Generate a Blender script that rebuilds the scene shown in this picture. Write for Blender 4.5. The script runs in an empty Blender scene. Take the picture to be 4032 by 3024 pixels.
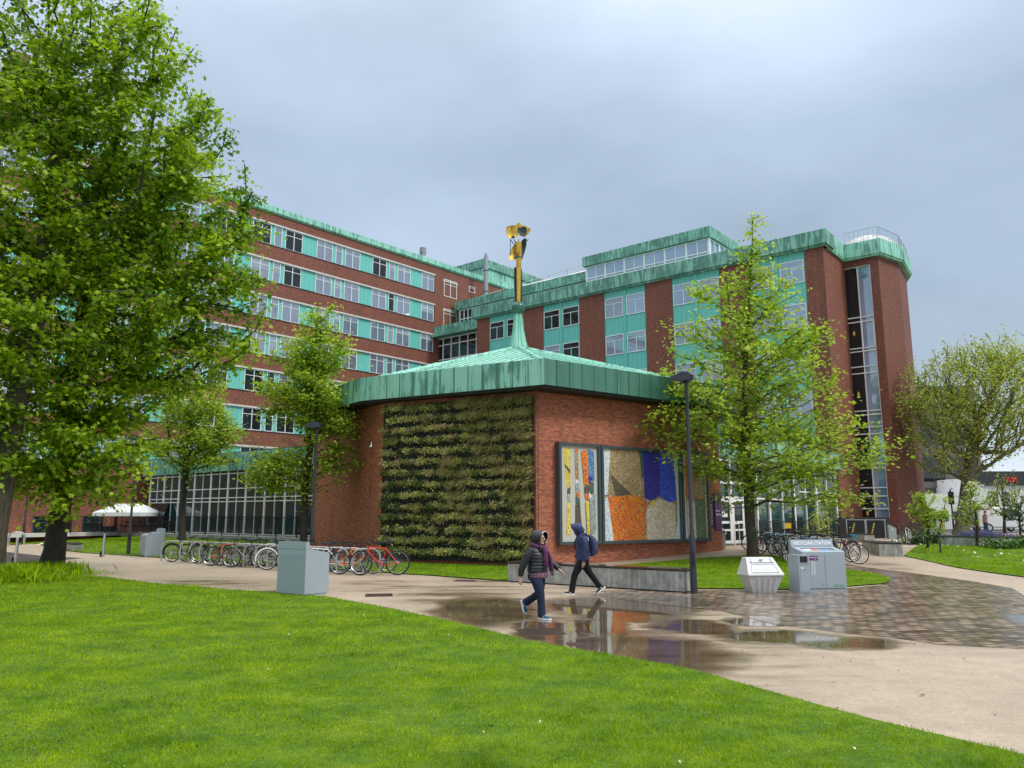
import bpy, math, random
import numpy as np
from mathutils import Vector, Matrix, geometry
R = math.radians
scene = bpy.context.scene
COL = scene.collection

# ------------------------------------------------------------ camera
CAM_Z, F, PITCH = 1.9, 3050.0, R(9.49)
cam_data = bpy.data.cameras.new("camera")
cam = bpy.data.objects.new("camera", cam_data); COL.objects.link(cam)
cam_data.sensor_width = 36.0
cam_data.lens = 36.0 * F / 4032.0
cam_data.clip_end = 3000.0
cam.location = (0, 0, CAM_Z)
cam.rotation_euler = (R(90) + PITCH, 0, 0)
scene.camera = cam

# ------------------------------------------------------------ render settings
scene.render.engine = 'CYCLES'
scene.view_settings.view_transform = 'Standard'
scene.view_settings.look = 'None'
scene.view_settings.exposure = 0.35
scene.view_settings.gamma = 1.0
scene.cycles.max_bounces = 6
scene.cycles.transparent_max_bounces = 8
scene.cycles.caustics_reflective = False
scene.cycles.caustics_refractive = False

# ------------------------------------------------------------ sky and sun (overcast)
SUN_EL, SUN_AZ = R(48), R(118)      # high, behind the camera and to the right
w = bpy.data.worlds.new("World"); scene.world = w; w.use_nodes = True
nt = w.node_tree; nt.nodes.clear()
def wn(t, **k):
    n = nt.nodes.new(t)
    for a, b in k.items(): setattr(n, a, b)
    return n
out = wn('ShaderNodeOutputWorld'); 
sky = wn('ShaderNodeTexSky'); sky.sky_type = 'NISHITA'; sky.sun_disc = False
sky.sun_elevation = SUN_EL; sky.sun_rotation = SUN_AZ
bg_sky = wn('ShaderNodeBackground'); bg_sky.inputs['Strength'].default_value = 0.06
nt.links.new(sky.outputs[0], bg_sky.inputs['Color'])
tc = wn('ShaderNodeTexCoord'); sep = wn('ShaderNodeSeparateXYZ'); nt.links.new(tc.outputs['Generated'], sep.inputs[0])
ns = wn('ShaderNodeTexNoise'); ns.inputs['Scale'].default_value = 1.5; ns.inputs['Detail'].default_value = 6; ns.inputs['Roughness'].default_value = .52
mp = wn('ShaderNodeMapping'); mp.inputs['Scale'].default_value = (1, 1, 2.2); mp.inputs['Rotation'].default_value = (R(18), R(25), 0); mp.inputs['Location'].default_value=(.35,.1,.2)
nt.links.new(tc.outputs['Generated'], mp.inputs[0]); nt.links.new(mp.outputs[0], ns.inputs[0])
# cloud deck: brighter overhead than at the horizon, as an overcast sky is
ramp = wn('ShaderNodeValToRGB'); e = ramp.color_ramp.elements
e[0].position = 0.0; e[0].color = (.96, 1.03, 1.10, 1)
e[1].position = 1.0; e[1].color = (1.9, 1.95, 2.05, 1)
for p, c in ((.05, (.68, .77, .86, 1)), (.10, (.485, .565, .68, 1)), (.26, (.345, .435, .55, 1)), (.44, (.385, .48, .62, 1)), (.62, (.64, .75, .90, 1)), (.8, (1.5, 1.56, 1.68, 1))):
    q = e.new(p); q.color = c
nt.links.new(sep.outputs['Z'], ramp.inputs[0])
r2 = wn('ShaderNodeValToRGB'); r2.color_ramp.elements[0].position = .32; r2.color_ramp.elements[0].color = (.78, .80, .80, 1)
r2.color_ramp.elements[1].position = .70; r2.color_ramp.elements[1].color = (1.24, 1.21, 1.20, 1)
nt.links.new(ns.outputs[0], r2.inputs[0])
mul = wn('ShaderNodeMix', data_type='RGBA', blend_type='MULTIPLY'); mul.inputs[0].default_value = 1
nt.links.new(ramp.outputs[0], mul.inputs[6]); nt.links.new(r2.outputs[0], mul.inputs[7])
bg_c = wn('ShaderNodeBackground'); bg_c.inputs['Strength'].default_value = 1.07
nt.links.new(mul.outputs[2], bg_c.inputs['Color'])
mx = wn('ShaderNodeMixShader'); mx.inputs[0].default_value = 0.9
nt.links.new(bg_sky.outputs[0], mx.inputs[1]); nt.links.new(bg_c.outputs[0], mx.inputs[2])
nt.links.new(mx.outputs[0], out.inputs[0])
sd = bpy.data.lights.new("sun", 'SUN'); sd.energy = 1.5; sd.angle = R(12); sd.color = (1.0, .96, .90)
sun = bpy.data.objects.new("sun", sd); COL.objects.link(sun)
_d = Vector((math.sin(SUN_AZ) * math.cos(SUN_EL), math.cos(SUN_AZ) * math.cos(SUN_EL), math.sin(SUN_EL)))
sun.rotation_euler = (-_d).to_track_quat('-Z', 'Y').to_euler()
sun.location = _d * 60 + Vector((0, 20, 0))

# ------------------------------------------------------------ survey helpers
CT, ST = math.cos(PITCH), math.sin(PITCH)
def ss(t):
    t = min(1, max(0, t)); return t * t * (3 - 2 * t)
def gz(x, y):
    """height of the ground: it rises a little towards the entrance and the far lawns"""
    a = 0.42 * ss((y - 28) / 9.0) * ss((x + 1) / 4.0)
    b = 0.33 * ss((y - 33) / 9.0) * ss((x + 29) / 4.0) * ss((-4 - x) / 4.0)
    return a + b
def ray(px, py):
    x, y = (px - 2016) / F, (1512 - py) / F
    return x, CT - y * ST, ST + y * CT
def P(px, py, Y):
    x, dy, dz = ray(px, py); return Vector((x / dy * Y, Y, CAM_Z + dz / dy * Y))
def XA(px, Y, py=2100):
    x, dy, dz = ray(px, py); return x / dy * Y
def G(px, py, off=0.0):
    x, dy, dz = ray(px, py); z = 0
    for _ in range(40):
        Y = (CAM_Z - z) / -(dz / dy); nz = gz(x / dy * Y, Y) + off
        if abs(nz - z) < 1e-5: break
        z = z * .4 + nz * .6
    return Vector((x / dy * Y, Y, z))

# ------------------------------------------------------------ mesh helpers
def finish_uv(me):
    n = len(me.loops)
    if not n: return
    co = np.empty(len(me.vertices) * 3, 'f'); me.vertices.foreach_get('co', co); co = co.reshape(-1, 3)
    nr = np.empty(len(me.polygons) * 3, 'f'); me.polygons.foreach_get('normal', nr); nr = nr.reshape(-1, 3)
    tot = np.empty(len(me.polygons), 'i'); me.polygons.foreach_get('loop_total', tot)
    li = np.empty(n, 'i'); me.loops.foreach_get('vertex_index', li)
    pn = np.repeat(nr, tot, axis=0); p = co[li]
    t = np.stack([-pn[:, 1], pn[:, 0]], 1); L = np.linalg.norm(t, axis=1) + 1e-9; t /= L[:, None]
    flat = np.abs(pn[:, 2]) > .8
    u = np.where(flat, p[:, 0], (p[:, :2] * t).sum(1)); v = np.where(flat, p[:, 1], p[:, 2])
    uv = me.uv_layers.new(name='UVMap'); uv.data.foreach_set('uv', np.stack([u, v], 1).astype('f').ravel())

class MB:
    def __init__(s, M=None): s.v = []; s.f = []; s.m = []; s.M = M; s.mi = 0
    def _add(s, vs, fs):
        o = len(s.v)
        if s.M is not None: vs = [tuple(s.M @ Vector(a)) for a in vs]
        s.v += [tuple(a) for a in vs]; s.f += [tuple(o + i for i in f) for f in fs]; s.m += [s.mi] * len(fs)
        return s
    def box(s, x0, x1, y0, y1, z0, z1):
        return s._add([(x0,y0,z0),(x1,y0,z0),(x1,y1,z0),(x0,y1,z0),(x0,y0,z1),(x1,y0,z1),(x1,y1,z1),(x0,y1,z1)],
                      [(0,3,2,1),(4,5,6,7),(0,1,5,4),(1,2,6,5),(2,3,7,6),(3,0,4,7)])
    def quad(s, a, b, c, d): return s._add([a, b, c, d], [(0, 1, 2, 3)])
    def poly(s, pts): return s._add(pts, [tuple(range(len(pts)))])
    def prism(s, pts, z0, z1):
        """pts: plan outline counter-clockwise"""
        n = len(pts)
        vs = [(p[0], p[1], z0) for p in pts] + [(p[0], p[1], z1) for p in pts]
        return s._add(vs, [tuple(range(n))[::-1], tuple(range(n, 2*n))] + [(i, (i+1) % n, n+(i+1) % n, n+i) for i in range(n)])
    def xprism(s, prof, x0, x1):
        """prof: (y,z) outline extruded along x"""
        n = len(prof)
        vs = [(x0, p[0], p[1]) for p in prof] + [(x1, p[0], p[1]) for p in prof]
        return s._add(vs, [tuple(range(n))[::-1], tuple(range(n, 2*n))] + [(i, (i+1) % n, n+(i+1) % n, n+i) for i in range(n)])
    def yprism(s, prof, y0, y1):
        """prof: (x,z) outline extruded along y"""
        n = len(prof)
        vs = [(p[0], y0, p[1]) for p in prof] + [(p[0], y1, p[1]) for p in prof]
        return s._add(vs, [tuple(range(n)), tuple(range(n, 2*n))[::-1]] + [(i, n+i, n+(i+1) % n, (i+1) % n) for i in range(n)])
    def tube(s, pts, r, n=8, closed=False, cap=True, flat=None):
        """r: number, list of numbers, or list of (ra, rb); flat: reference up vector"""
        pts = [Vector(p) for p in pts]; m = len(pts)
        rs = r if isinstance(r, (list, tuple)) else [r] * m
        vs = []; ref = None
        for i, p in enumerate(pts):
            if closed: t = (pts[(i+1) % m] - pts[i-1])
            else: t = (pts[min(i+1, m-1)] - pts[max(i-1, 0)])
            t.normalize()
            if flat is not None: a = Vector(flat).cross(t)
            elif ref is None:
                a = Vector((0, 0, 1)).cross(t)
                if a.length < .05: a = Vector((1, 0, 0)).cross(t)
            else: a = ref - t * ref.dot(t)
            if a.length < 1e-4: a = Vector((1, 0, 0)).cross(t)
            if a.length < 1e-4: a = Vector((0, 1, 0)).cross(t)
            a.normalize(); ref = a; b = t.cross(a)
            ra, rb = rs[i] if isinstance(rs[i], (list, tuple)) else (rs[i], rs[i])
            for k in range(n):
                an = 2 * math.pi * k / n
                vs.append(p + a * (math.cos(an) * ra) + b * (math.sin(an) * rb))
        fs = []
        for i in range(m if closed else m - 1):
            j = (i + 1) % m
            for k in range(n): fs.append((i*n+k, i*n+(k+1) % n, j*n+(k+1) % n, j*n+k))
        if cap and not closed:
            fs.append(tuple(range(n))[::-1]); fs.append(tuple((m-1)*n + k for k in range(n)))
        return s._add(vs, fs)
    def ring(s, c, R_, r, axis='y', n=28, k=6):
        pts = []
        for i in range(n):
            a = 2 * math.pi * i / n
            d = {'y': (math.cos(a), 0, math.sin(a)), 'z': (math.cos(a), math.sin(a), 0), 'x': (0, math.cos(a), math.sin(a))}[axis]
            pts.append(Vector(c) + Vector(d) * R_)
        ax = {'y': (0, 1, 0), 'z': (0, 0, 1), 'x': (1, 0, 0)}[axis]
        return s.tube(pts, r, k, closed=True, flat=ax)
    def lathe(s, prof, c=(0, 0, 0), n=20):
        """prof: (r,z) bottom to top"""
        vs = []; m = len(prof)
        for r_, z in prof:
            for k in range(n):
                a = 2 * math.pi * k / n; vs.append((c[0] + r_ * math.cos(a), c[1] + r_ * math.sin(a), c[2] + z))
        fs = [(i*n+k, i*n+(k+1) % n, (i+1)*n+(k+1) % n, (i+1)*n+k) for i in range(m-1) for k in range(n)]
        fs += [tuple(range(n))[::-1], tuple((m-1)*n + k for k in range(n))]
        return s._add(vs, fs)
    def ball(s, c, r, n=12, m=8):
        r = r if isinstance(r, (tuple, list)) else (r, r, r)
        vs = []; fs = []
        for i in range(m + 1):
            t = math.pi * i / m
            for k in range(n):
                a = 2 * math.pi * k / n
                st = max(math.sin(t), .02)
                vs.append((c[0] + r[0]*st*math.cos(a), c[1] + r[1]*st*math.sin(a), c[2] - r[2]*math.cos(t)))
        for i in range(m):
            for k in range(n): fs.append((i*n+k, i*n+(k+1) % n, (i+1)*n+(k+1) % n, (i+1)*n+k))
        fs += [tuple(range(n))[::-1], tuple(m*n + k for k in range(n))]
        return s._add(vs, fs)
    def mesh(s, name, mats, smooth=False):
        me = bpy.data.meshes.new(name); me.from_pydata(s.v, [], s.f)
        mats = mats if isinstance(mats, (list, tuple)) else [mats]
        for m in mats: me.materials.append(m)
        if any(s.m): me.polygons.foreach_set('material_index', s.m)
        me.update()
        if smooth:
            me.polygons.foreach_set('use_smooth', [True] * len(me.polygons))
            try: me.set_sharp_from_angle(angle=R(40))
            except Exception: pass
        finish_uv(me)
        return me
    def build(s, name, mats, parent=None, smooth=False, loc=None, rotz=None):
        return obj(name, s.mesh(name, mats, smooth), parent, loc, rotz)

def obj(name, me, parent=None, loc=None, rotz=None):
    o = bpy.data.objects.new(name, me); COL.objects.link(o)
    if parent is not None: o.parent = parent
    if loc is not None: o.location = loc
    if rotz is not None: o.rotation_euler = (0, 0, rotz)
    return o
def tag(o, label=None, cat=None, group=None, kind=None):
    if label: o['label'] = label
    if cat: o['category'] = cat
    if group: o['group'] = group
    if kind: o['kind'] = kind
    return o
def thing(name, label, cat, loc=(0, 0, 0), rotz=0, group=None):
    o = bpy.data.objects.new(name, None); COL.objects.link(o); o.empty_display_size = .2
    o.location = loc; o.rotation_euler = (0, 0, rotz)
    return tag(o, label, cat, group)
def copy_tree(o, parent=None):
    c = o.copy(); COL.objects.link(c); c.parent = parent
    for ch in list(o.children): copy_tree(ch, c)
    return c
def text_mesh(name, s, size, mat, extrude=.002, align='LEFT'):
    cu = bpy.data.curves.new(name, 'FONT'); cu.body = s; cu.size = size; cu.extrude = extrude; cu.align_x = align
    cu.resolution_u = 3; cu.offset = size*.018
    t = bpy.data.objects.new(name, cu); COL.objects.link(t)
    dg = bpy.context.evaluated_depsgraph_get(); me = bpy.data.meshes.new_from_object(t.evaluated_get(dg))
    COL.objects.unlink(t); bpy.data.objects.remove(t); bpy.data.curves.remove(cu)
    me.name = name; me.materials.clear(); me.materials.append(mat)
    return me
def lettering(name, s, size, mat, parent, loc, rot=(R(90), 0, 0), align='LEFT', ext=.002, bold=0):
    o = obj(name, text_mesh(name, s, size, mat, ext, align), parent); o.location = loc; o.rotation_euler = rot
    return o

# ------------------------------------------------------------ materials
def srgb(r, g, b):
    f = lambda c: (c/255/12.92 if c/255 <= .04045 else ((c/255 + .055)/1.055) ** 2.4)
    return (f(r), f(g), f(b), 1)
class NT:
    def __init__(s, name):
        s.m = bpy.data.materials.new(name); s.m.use_nodes = True; s.t = s.m.node_tree
        s.b = s.t.nodes['Principled BSDF']; s.out = s.t.nodes['Material Output']
    def n(s, t, **k):
        q = s.t.nodes.new(t)
        for a, b in k.items(): setattr(q, a, b)
        return q
    def l(s, a, b): s.t.links.new(a, b)
    def coord(s, kind='Object'):
        if kind == 'World': return s.n('ShaderNodeNewGeometry').outputs['Position']
        return s.n('ShaderNodeTexCoord').outputs[kind]
    def mapping(s, src, scale=(1,1,1), rot=(0,0,0), loc=(0,0,0)):
        q = s.n('ShaderNodeMapping'); q.inputs['Scale'].default_value = scale; q.inputs['Rotation'].default_value = rot; q.inputs['Location'].default_value = loc
        s.l(src, q.inputs[0]); return q.outputs[0]
    def noise(s, src, scale, detail=3, rough=.5, dist=0):
        q = s.n('ShaderNodeTexNoise'); q.inputs['Scale'].default_value = scale; q.inputs['Detail'].default_value = detail
        q.inputs['Roughness'].default_value = rough; q.inputs['Distortion'].default_value = dist
        s.l(src, q.inputs['Vector']); return q.outputs[0]
    def ramp(s, src, stops, interp='LINEAR'):
        q = s.n('ShaderNodeValToRGB'); q.color_ramp.interpolation = interp; el = q.color_ramp.elements
        f = lambda c: c if isinstance(c, (tuple, list)) else (c, c, c, 1)
        el[0].position = stops[0][0]; el[0].color = f(stops[0][1]); el[1].position = stops[-1][0]; el[1].color = f(stops[-1][1])
        for p, c in stops[1:-1]: z = el.new(p); z.color = f(c)
        s.l(src, q.inputs[0]); return q.outputs[0]
    def mix(s, fac, a, b, mode='MIX'):
        q = s.n('ShaderNodeMix', data_type='RGBA', blend_type=mode)
        for sock, v in ((q.inputs[0], fac), (q.inputs[6], a), (q.inputs[7], b)):
            if isinstance(v, (int, float)): sock.default_value = v if sock == q.inputs[0] else (v, v, v, 1)
            elif isinstance(v, (tuple, list)): sock.default_value = v
            else: s.l(v, sock)
        return q.outputs[2]
    def math(s, op, a, b=None, clamp=False):
        q = s.n('ShaderNodeMath', operation=op, use_clamp=clamp)
        for i, v in enumerate((a, b)):
            if v is None: continue
            if isinstance(v, (int, float)): q.inputs[i].default_value = v
            else: s.l(v, q.inputs[i])
        return q.outputs[0]
    def bump(s, h, strength=.3, dist=.01):
        q = s.n('ShaderNodeBump'); q.inputs['Strength'].default_value = strength; q.inputs['Distance'].default_value = dist
        s.l(h, q.inputs['Height']); s.l(q.outputs[0], s.b.inputs['Normal'])
    def set(s, color=None, rough=None, metal=None, spec=None, ior=None, **k):
        for key, v in (('Base Color', color), ('Roughness', rough), ('Metallic', metal), ('Specular IOR Level', spec), ('IOR', ior)):
            if v is None: continue
            if isinstance(v, (int, float, tuple)): s.b.inputs[key].default_value = v
            else: s.l(v, s.b.inputs[key])
        return s.m
def simple(name, col, rough=.5, metal=0, var=.12, scale=6, bump=0):
    t = NT(name); n = t.noise(t.coord(), scale, 4)
    c = t.mix(n, tuple(x*(1-var) for x in col[:3]) + (1,), tuple(min(1, x*(1+var)) for x in col[:3]) + (1,))
    if bump: t.bump(t.noise(t.coord(), scale*12, 3), bump, .005)
    return t.set(c, t.ramp(n, [(.3, max(0, rough-.06)), (.7, min(1, rough+.08))]), metal)

def brick_mat(name, c1, c2, mortar, dirt=.35, joint=.012):
    t = NT(name); uv = t.coord('UV')
    b = t.n('ShaderNodeTexBrick'); t.l(uv, b.inputs['Vector']); b.inputs['Scale'].default_value = 1
    b.inputs['Brick Width'].default_value = .225; b.inputs['Row Height'].default_value = .075; b.inputs['Mortar Size'].default_value = joint*.45
    b.inputs['Mortar Smooth'].default_value = .2; b.inputs['Bias'].default_value = -.1
    b.inputs['Color1'].default_value = c1; b.inputs['Color2'].default_value = c2; b.inputs['Mortar'].default_value = mortar
    big = t.noise(uv, .5, 5, .6); stretch = t.noise(t.mapping(uv, (1.6, .18, 1)), 1.2, 4, .6)
    c = t.mix(t.ramp(big, [(.3, .0), (.75, dirt)]), b.outputs['Color'], (.035, .018, .015, 1))
    c = t.mix(t.ramp(stretch, [(.55, 0.), (.8, .35)]), c, (.03, .02, .018, 1))
    per = t.noise(t.mapping(uv, (4.4, 13.3, 1)), 1, 0)
    c = t.mix(.55, c, t.mix(1.0, c, t.ramp(per, [(.3, (.55,.55,.6,1)), (.5, (1,1,1,1)), (.68, (1.65,1.35,1.15,1))]), 'MULTIPLY'))
    t.bump(b.outputs['Fac'], -.5, .006)
    return t.set(c, .75)
def copper_mat(name, seam=.6, stain=.4, base=(.25,.60,.45), light=(.42,.76,.61), dark=(.035,.13,.095), rough=.55, vert=True):
    t = NT(name); uv = t.coord('UV')
    b = t.n('ShaderNodeTexBrick'); t.l(uv, b.inputs['Vector']); b.inputs['Scale'].default_value = 1; b.offset = 0
    b.inputs['Brick Width'].default_value = seam; b.inputs['Row Height'].default_value = 40; b.inputs['Mortar Size'].default_value = .012
    b.inputs['Color1'].default_value = base + (1,); b.inputs['Color2'].default_value = tuple(x*.6+y*.4 for x, y in zip(base, light)) + (1,); b.inputs['Mortar'].default_value = dark + (1,)
    b.inputs['Bias'].default_value = 0
    n1 = t.noise(t.mapping(uv, (3.5, .45, 1)), 1.3, 6, .65, .4); n2 = t.noise(uv, .6, 4)
    c = t.mix(t.ramp(n1, [(.25, .65), (.5, .0)]), b.outputs['Color'], light + (1,))
    k = t.math('ADD', n1, t.math('MULTIPLY', n2, .5))
    c = t.mix(t.ramp(k, [(.86 - stain*.3, 0.), (.96 - stain*.3, .75)]), c, dark + (1,))
    c = t.mix(t.ramp(t.noise(uv, 14, 3), [(.3, .0), (.8, .25)]), c, base + (1,))
    t.bump(b.outputs['Fac'], .6, .02)
    return t.set(c, rough, 0)
M = {}
M['brick'] = brick_mat('dark_red_brick', (.27,.088,.050,1), (.19,.060,.037,1), (.16,.09,.065,1), .3)
M['brick_chapel'] = brick_mat('warm_red_brick', (.47,.155,.080,1), (.33,.102,.056,1), (.17,.085,.06,1), .12)
M['brick_tower'] = brick_mat('brown_brick', (.235,.080,.048,1), (.17,.057,.036,1), (.13,.07,.052,1), .25)
M['copper'] = copper_mat('copper_patina', .62, .35)
M['copper_wing'] = copper_mat('copper_patina_streaked', .9, .58, base=(.19,.45,.335), light=(.34,.64,.51))
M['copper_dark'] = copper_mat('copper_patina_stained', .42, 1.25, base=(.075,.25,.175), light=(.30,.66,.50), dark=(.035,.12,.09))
M['copper_roof'] = copper_mat('copper_roof_sheet', 50, .15, base=(.26,.52,.41), light=(.50,.70,.60), rough=.22)
M['teal'] = copper_mat('turquoise_panel', .42, -.6, base=(.145,.55,.465), light=(.18,.60,.52), dark=(.05,.32,.27), rough=.45)
M['white'] = simple('white_paint', (.84,.85,.83), .4, 0, .06)
M['stone'] = simple('pale_concrete', (.62,.60,.55), .7, 0, .2, 3)
M['soffit'] = simple('dark_soffit', (.018,.018,.018), .7)
M['black'] = simple('black_steel', (.018,.019,.021), .4, .3)
M['lamp_steel'] = simple('charcoal_steel', (.045,.05,.058), .38, .4, .25, 9)
M['steel'] = simple('brushed_steel', (.55,.55,.54), .27, 1, .15, 20)
M['grey_frame'] = simple('slate_grey_frame', (.065,.085,.095), .4, .2)
M['felt'] = simple('roof_felt', (.12,.13,.13), .85)
def glass_mat(name, base, rough=.04, ior=1.9, scale=.7, amp=.015):
    t = NT(name); t.bump(t.noise(t.coord(), scale, 2), .12, amp)
    n = t.noise(t.coord('World'), .25, 3)
    return t.set(t.mix(n, tuple(x*.5 for x in base)+(1,), tuple(x*1.5 for x in base)+(1,)), rough, 0, .5, ior)
M['glass'] = glass_mat('window_glass', (.16,.20,.27), .05, 3.2)  # bluish base colour stands in for sky mirrored in the panes
M['glass_blind'] = glass_mat('window_glass_with_blind', (.30,.36,.43), .12, 1.9)
M['glass_dark'] = glass_mat('dark_glass', (.010,.018,.020), .04, 1.6)
M['glass_sky'] = glass_mat('sky_reflection_glass', (.20,.31,.44), .03, 3.4)  # reflected sky is painted into the pale blue base colour
M['glass_green'] = glass_mat('green_glass', (.008,.045,.042), .05, 1.65)

def concrete_mat(name, col, streak=.5):
    t = NT(name); uv = t.coord('UV')
    n = t.noise(uv, 4, 6, .65); st = t.noise(t.mapping(uv, (7, .7, 1)), 1, 4, .6)
    c = t.mix(t.ramp(n, [(.35, 0.), (.65, 1.)]), tuple(x*.6 for x in col)+(1,), tuple(min(1, x*1.15) for x in col)+(1,))
    c = t.mix(t.ramp(st, [(.5, 0.), (.66, streak)]), c, tuple(min(.75, x*1.75) for x in col)+(1,))
    sep = t.n('ShaderNodeSeparateXYZ'); t.l(uv, sep.inputs[0])
    c = t.mix(t.ramp(t.noise(uv, 1.3, 5), [(.45, 0.), (.8, .7)]), c, (.07,.085,.06,1))
    t.bump(n, .25, .01)
    return t.set(c, .65)
M['concrete'] = concrete_mat('weathered_concrete', (.35,.35,.32), .6)
M['wood_top'] = simple('wet_dark_timber', (.06,.035,.028), .16, 0, .3, 8)

# ground materials
def grass_ground():
    t = NT('lawn_ground'); p = t.coord('World')
    n = t.noise(t.mapping(p, (.8, .9, 1)), 1.5, 8, .72); f = t.noise(p, 24, 4, .7); g = t.noise(p, 3.2, 4, .6)
    c = t.ramp(n, [(.34, (.07,.145,.004,1)), (.5, (.12,.22,.005,1)), (.66, (.19,.28,.008,1))])
    c = t.mix(t.ramp(f, [(.35, .55), (.65, 0.)]), c, (.022,.07,.006,1))
    c = t.mix(t.ramp(g, [(.55, 0.), (.75, .5)]), c, (.15,.24,.014,1))
    t.bump(f, .8, .05)
    return t.set(c, .75, 0, .25)
M['lawn'] = grass_ground()
def blade_mat():
    t = NT('grass_blades'); p = t.coord('World')
    a = t.n('ShaderNodeAttribute', attribute_name='rnd').outputs['Fac']
    n = t.noise(t.mapping(p, (.8, .9, 1)), 1.5, 8, .72); g = t.noise(p, 3.2, 4, .6)
    c = t.ramp(n, [(.36, (.15,.28,.004,1)), (.5, (.27,.43,.005,1)), (.64, (.42,.56,.008,1))])
    c = t.mix(t.ramp(a, [(0, .55), (.5, 0.)]), c, (.08,.21,.01,1))
    c = t.mix(t.ramp(a, [(.9, 0.), (1, .55)]), c, (.42,.47,.12,1))
    c = t.mix(t.ramp(g, [(.5, 0.), (.72, .5)]), c, (.46,.58,.02,1))
    t.set(c, .6, 0, .1)
    tr = t.n('ShaderNodeBsdfTranslucent'); t.l(c, tr.inputs[0]); m = t.n('ShaderNodeMixShader'); m.inputs[0].default_value = .35
    t.l(t.b.outputs[0], m.inputs[1]); t.l(tr.outputs[0], m.inputs[2]); t.l(m.outputs[0], t.out.inputs[0])
    return t.m
M['blade'] = blade_mat()
def leaf_mat(name, stops, trans=.35, rough=.45):
    t = NT(name); a = t.n('ShaderNodeAttribute', attribute_name='rnd').outputs['Fac']
    c = t.ramp(a, stops); t.set(c, rough, 0, .35)
    tr = t.n('ShaderNodeBsdfTranslucent'); t.l(t.mix(1.0, c, (1.15,1.25,.6,1), 'MULTIPLY'), tr.inputs[0])
    m = t.n('ShaderNodeMixShader'); m.inputs[0].default_value = trans
    t.l(t.b.outputs[0], m.inputs[1]); t.l(tr.outputs[0], m.inputs[2]); t.l(m.outputs[0], t.out.inputs[0])
    return t.m
M['leaf_big'] = leaf_mat('maple_leaf', [(0, (.08,.16,.010,1)), (.4, (.20,.33,.014,1)), (.75, (.38,.52,.02,1)), (1, (.50,.62,.04,1))], .5)
M['leaf_lime'] = leaf_mat('spring_leaf', [(0, (.18,.27,.025,1)), (.5, (.36,.47,.05,1)), (1, (.55,.64,.13,1))], .5)
M['leaf_plane'] = leaf_mat('plane_leaf', [(0, (.28,.34,.05,1)), (.5, (.42,.48,.09,1)), (1, (.56,.60,.16,1))], .35)
M['leaf_dark'] = leaf_mat('shrub_leaf', [(0, (.03,.08,.015,1)), (.6, (.07,.16,.02,1)), (1, (.16,.28,.04,1))], .25)
M['blossom'] = leaf_mat('white_blossom', [(0, (.62,.64,.52,1)), (1, (.8,.8,.72,1))], .3)
M['lavender'] = leaf_mat('purple_flowers', [(0, (.05,.10,.04,1)), (.4, (.12,.08,.35,1)), (1, (.25,.18,.65,1))], .2)
def bark(name, c1, c2, scale=5):
    t = NT(name); p = t.coord()
    n = t.noise(t.mapping(p, (3, 3, .7)), scale, 5, .65); t.bump(n, .8, .03)
    return t.set(t.ramp(n, [(.3, c1), (.65, c2)]), .85)
M['bark'] = bark('grey_brown_bark', (.035,.028,.02,1), (.10,.08,.055,1))
M['bark_dark'] = bark('wet_dark_bark', (.016,.012,.009,1), (.05,.038,.026,1))
M['bark_plane'] = bark('mottled_plane_bark', (.06,.05,.03,1), (.20,.18,.11,1), 3)

def ellipses(t, p, ell, soft=.35, warp=.9):
    """mask 0..1 of puddles given as (cx, cy, rx, ry, angle)"""
    nz = t.n('ShaderNodeTexNoise'); nz.inputs['Scale'].default_value = 1.1; nz.inputs['Detail'].default_value = 4; t.l(p, nz.inputs['Vector'])
    w_ = t.n('ShaderNodeVectorMath', operation='SUBTRACT'); t.l(nz.outputs[1], w_.inputs[0]); w_.inputs[1].default_value = (.5,.5,.5)
    w2 = t.n('ShaderNodeVectorMath', operation='SCALE'); t.l(w_.outputs[0], w2.inputs[0]); w2.inputs['Scale'].default_value = warp
    q = t.n('ShaderNodeVectorMath', operation='ADD'); t.l(p, q.inputs[0]); t.l(w2.outputs[0], q.inputs[1])
    acc = None
    for cx, cy, rx, ry, an in ell:
        mp_ = t.n('ShaderNodeMapping', vector_type='TEXTURE'); mp_.inputs['Location'].default_value = (cx, cy, 0); mp_.inputs['Rotation'].default_value = (0, 0, an); mp_.inputs['Scale'].default_value = (rx, ry, 1000)
        t.l(q.outputs[0], mp_.inputs[0])
        ln = t.n('ShaderNodeVectorMath', operation='LENGTH'); t.l(mp_.outputs[0], ln.inputs[0])
        v = t.n('ShaderNodeMapRange', clamp=True); t.l(ln.outputs['Value'], v.inputs[0])
        v.inputs[1].default_value = 1 + soft; v.inputs[2].default_value = 1 - soft; v.inputs[3].default_value = 0; v.inputs[4].default_value = 1
        acc = v.outputs[0] if acc is None else t.math('MAXIMUM', acc, v.outputs[0])
    return acc
def ell(px0, px1, py0, py1, an=0, k=1.0):
    a, b = G(px0, (py0+py1)/2), G(px1, (py0+py1)/2); c, d = G((px0+px1)/2, py0), G((px0+px1)/2, py1)
    m = (c + d) / 2
    return (m.x, m.y, max(.1, abs(b.x-a.x)/2*k), max(.06, abs(c.y-d.y)/2*k), an)
WET = [ell(2100, 2860, 2500, 2655, 0, 1.1), ell(2250, 2700, 2400, 2450), ell(2560, 2900, 2440, 2500), ell(2080, 2760, 2350, 2430), ell(2240, 2500, 2430, 2520), ell(2860, 3060, 2428, 2466), ell(2780, 3340, 2478, 2538),
       ell(3080, 3560, 2505, 2555), ell(2560, 2760, 2345, 2380), ell(4000, 4300, 2420, 2490), ell(1700, 2150, 2350, 2470), ell(2000, 2300, 2440, 2530)]
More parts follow.
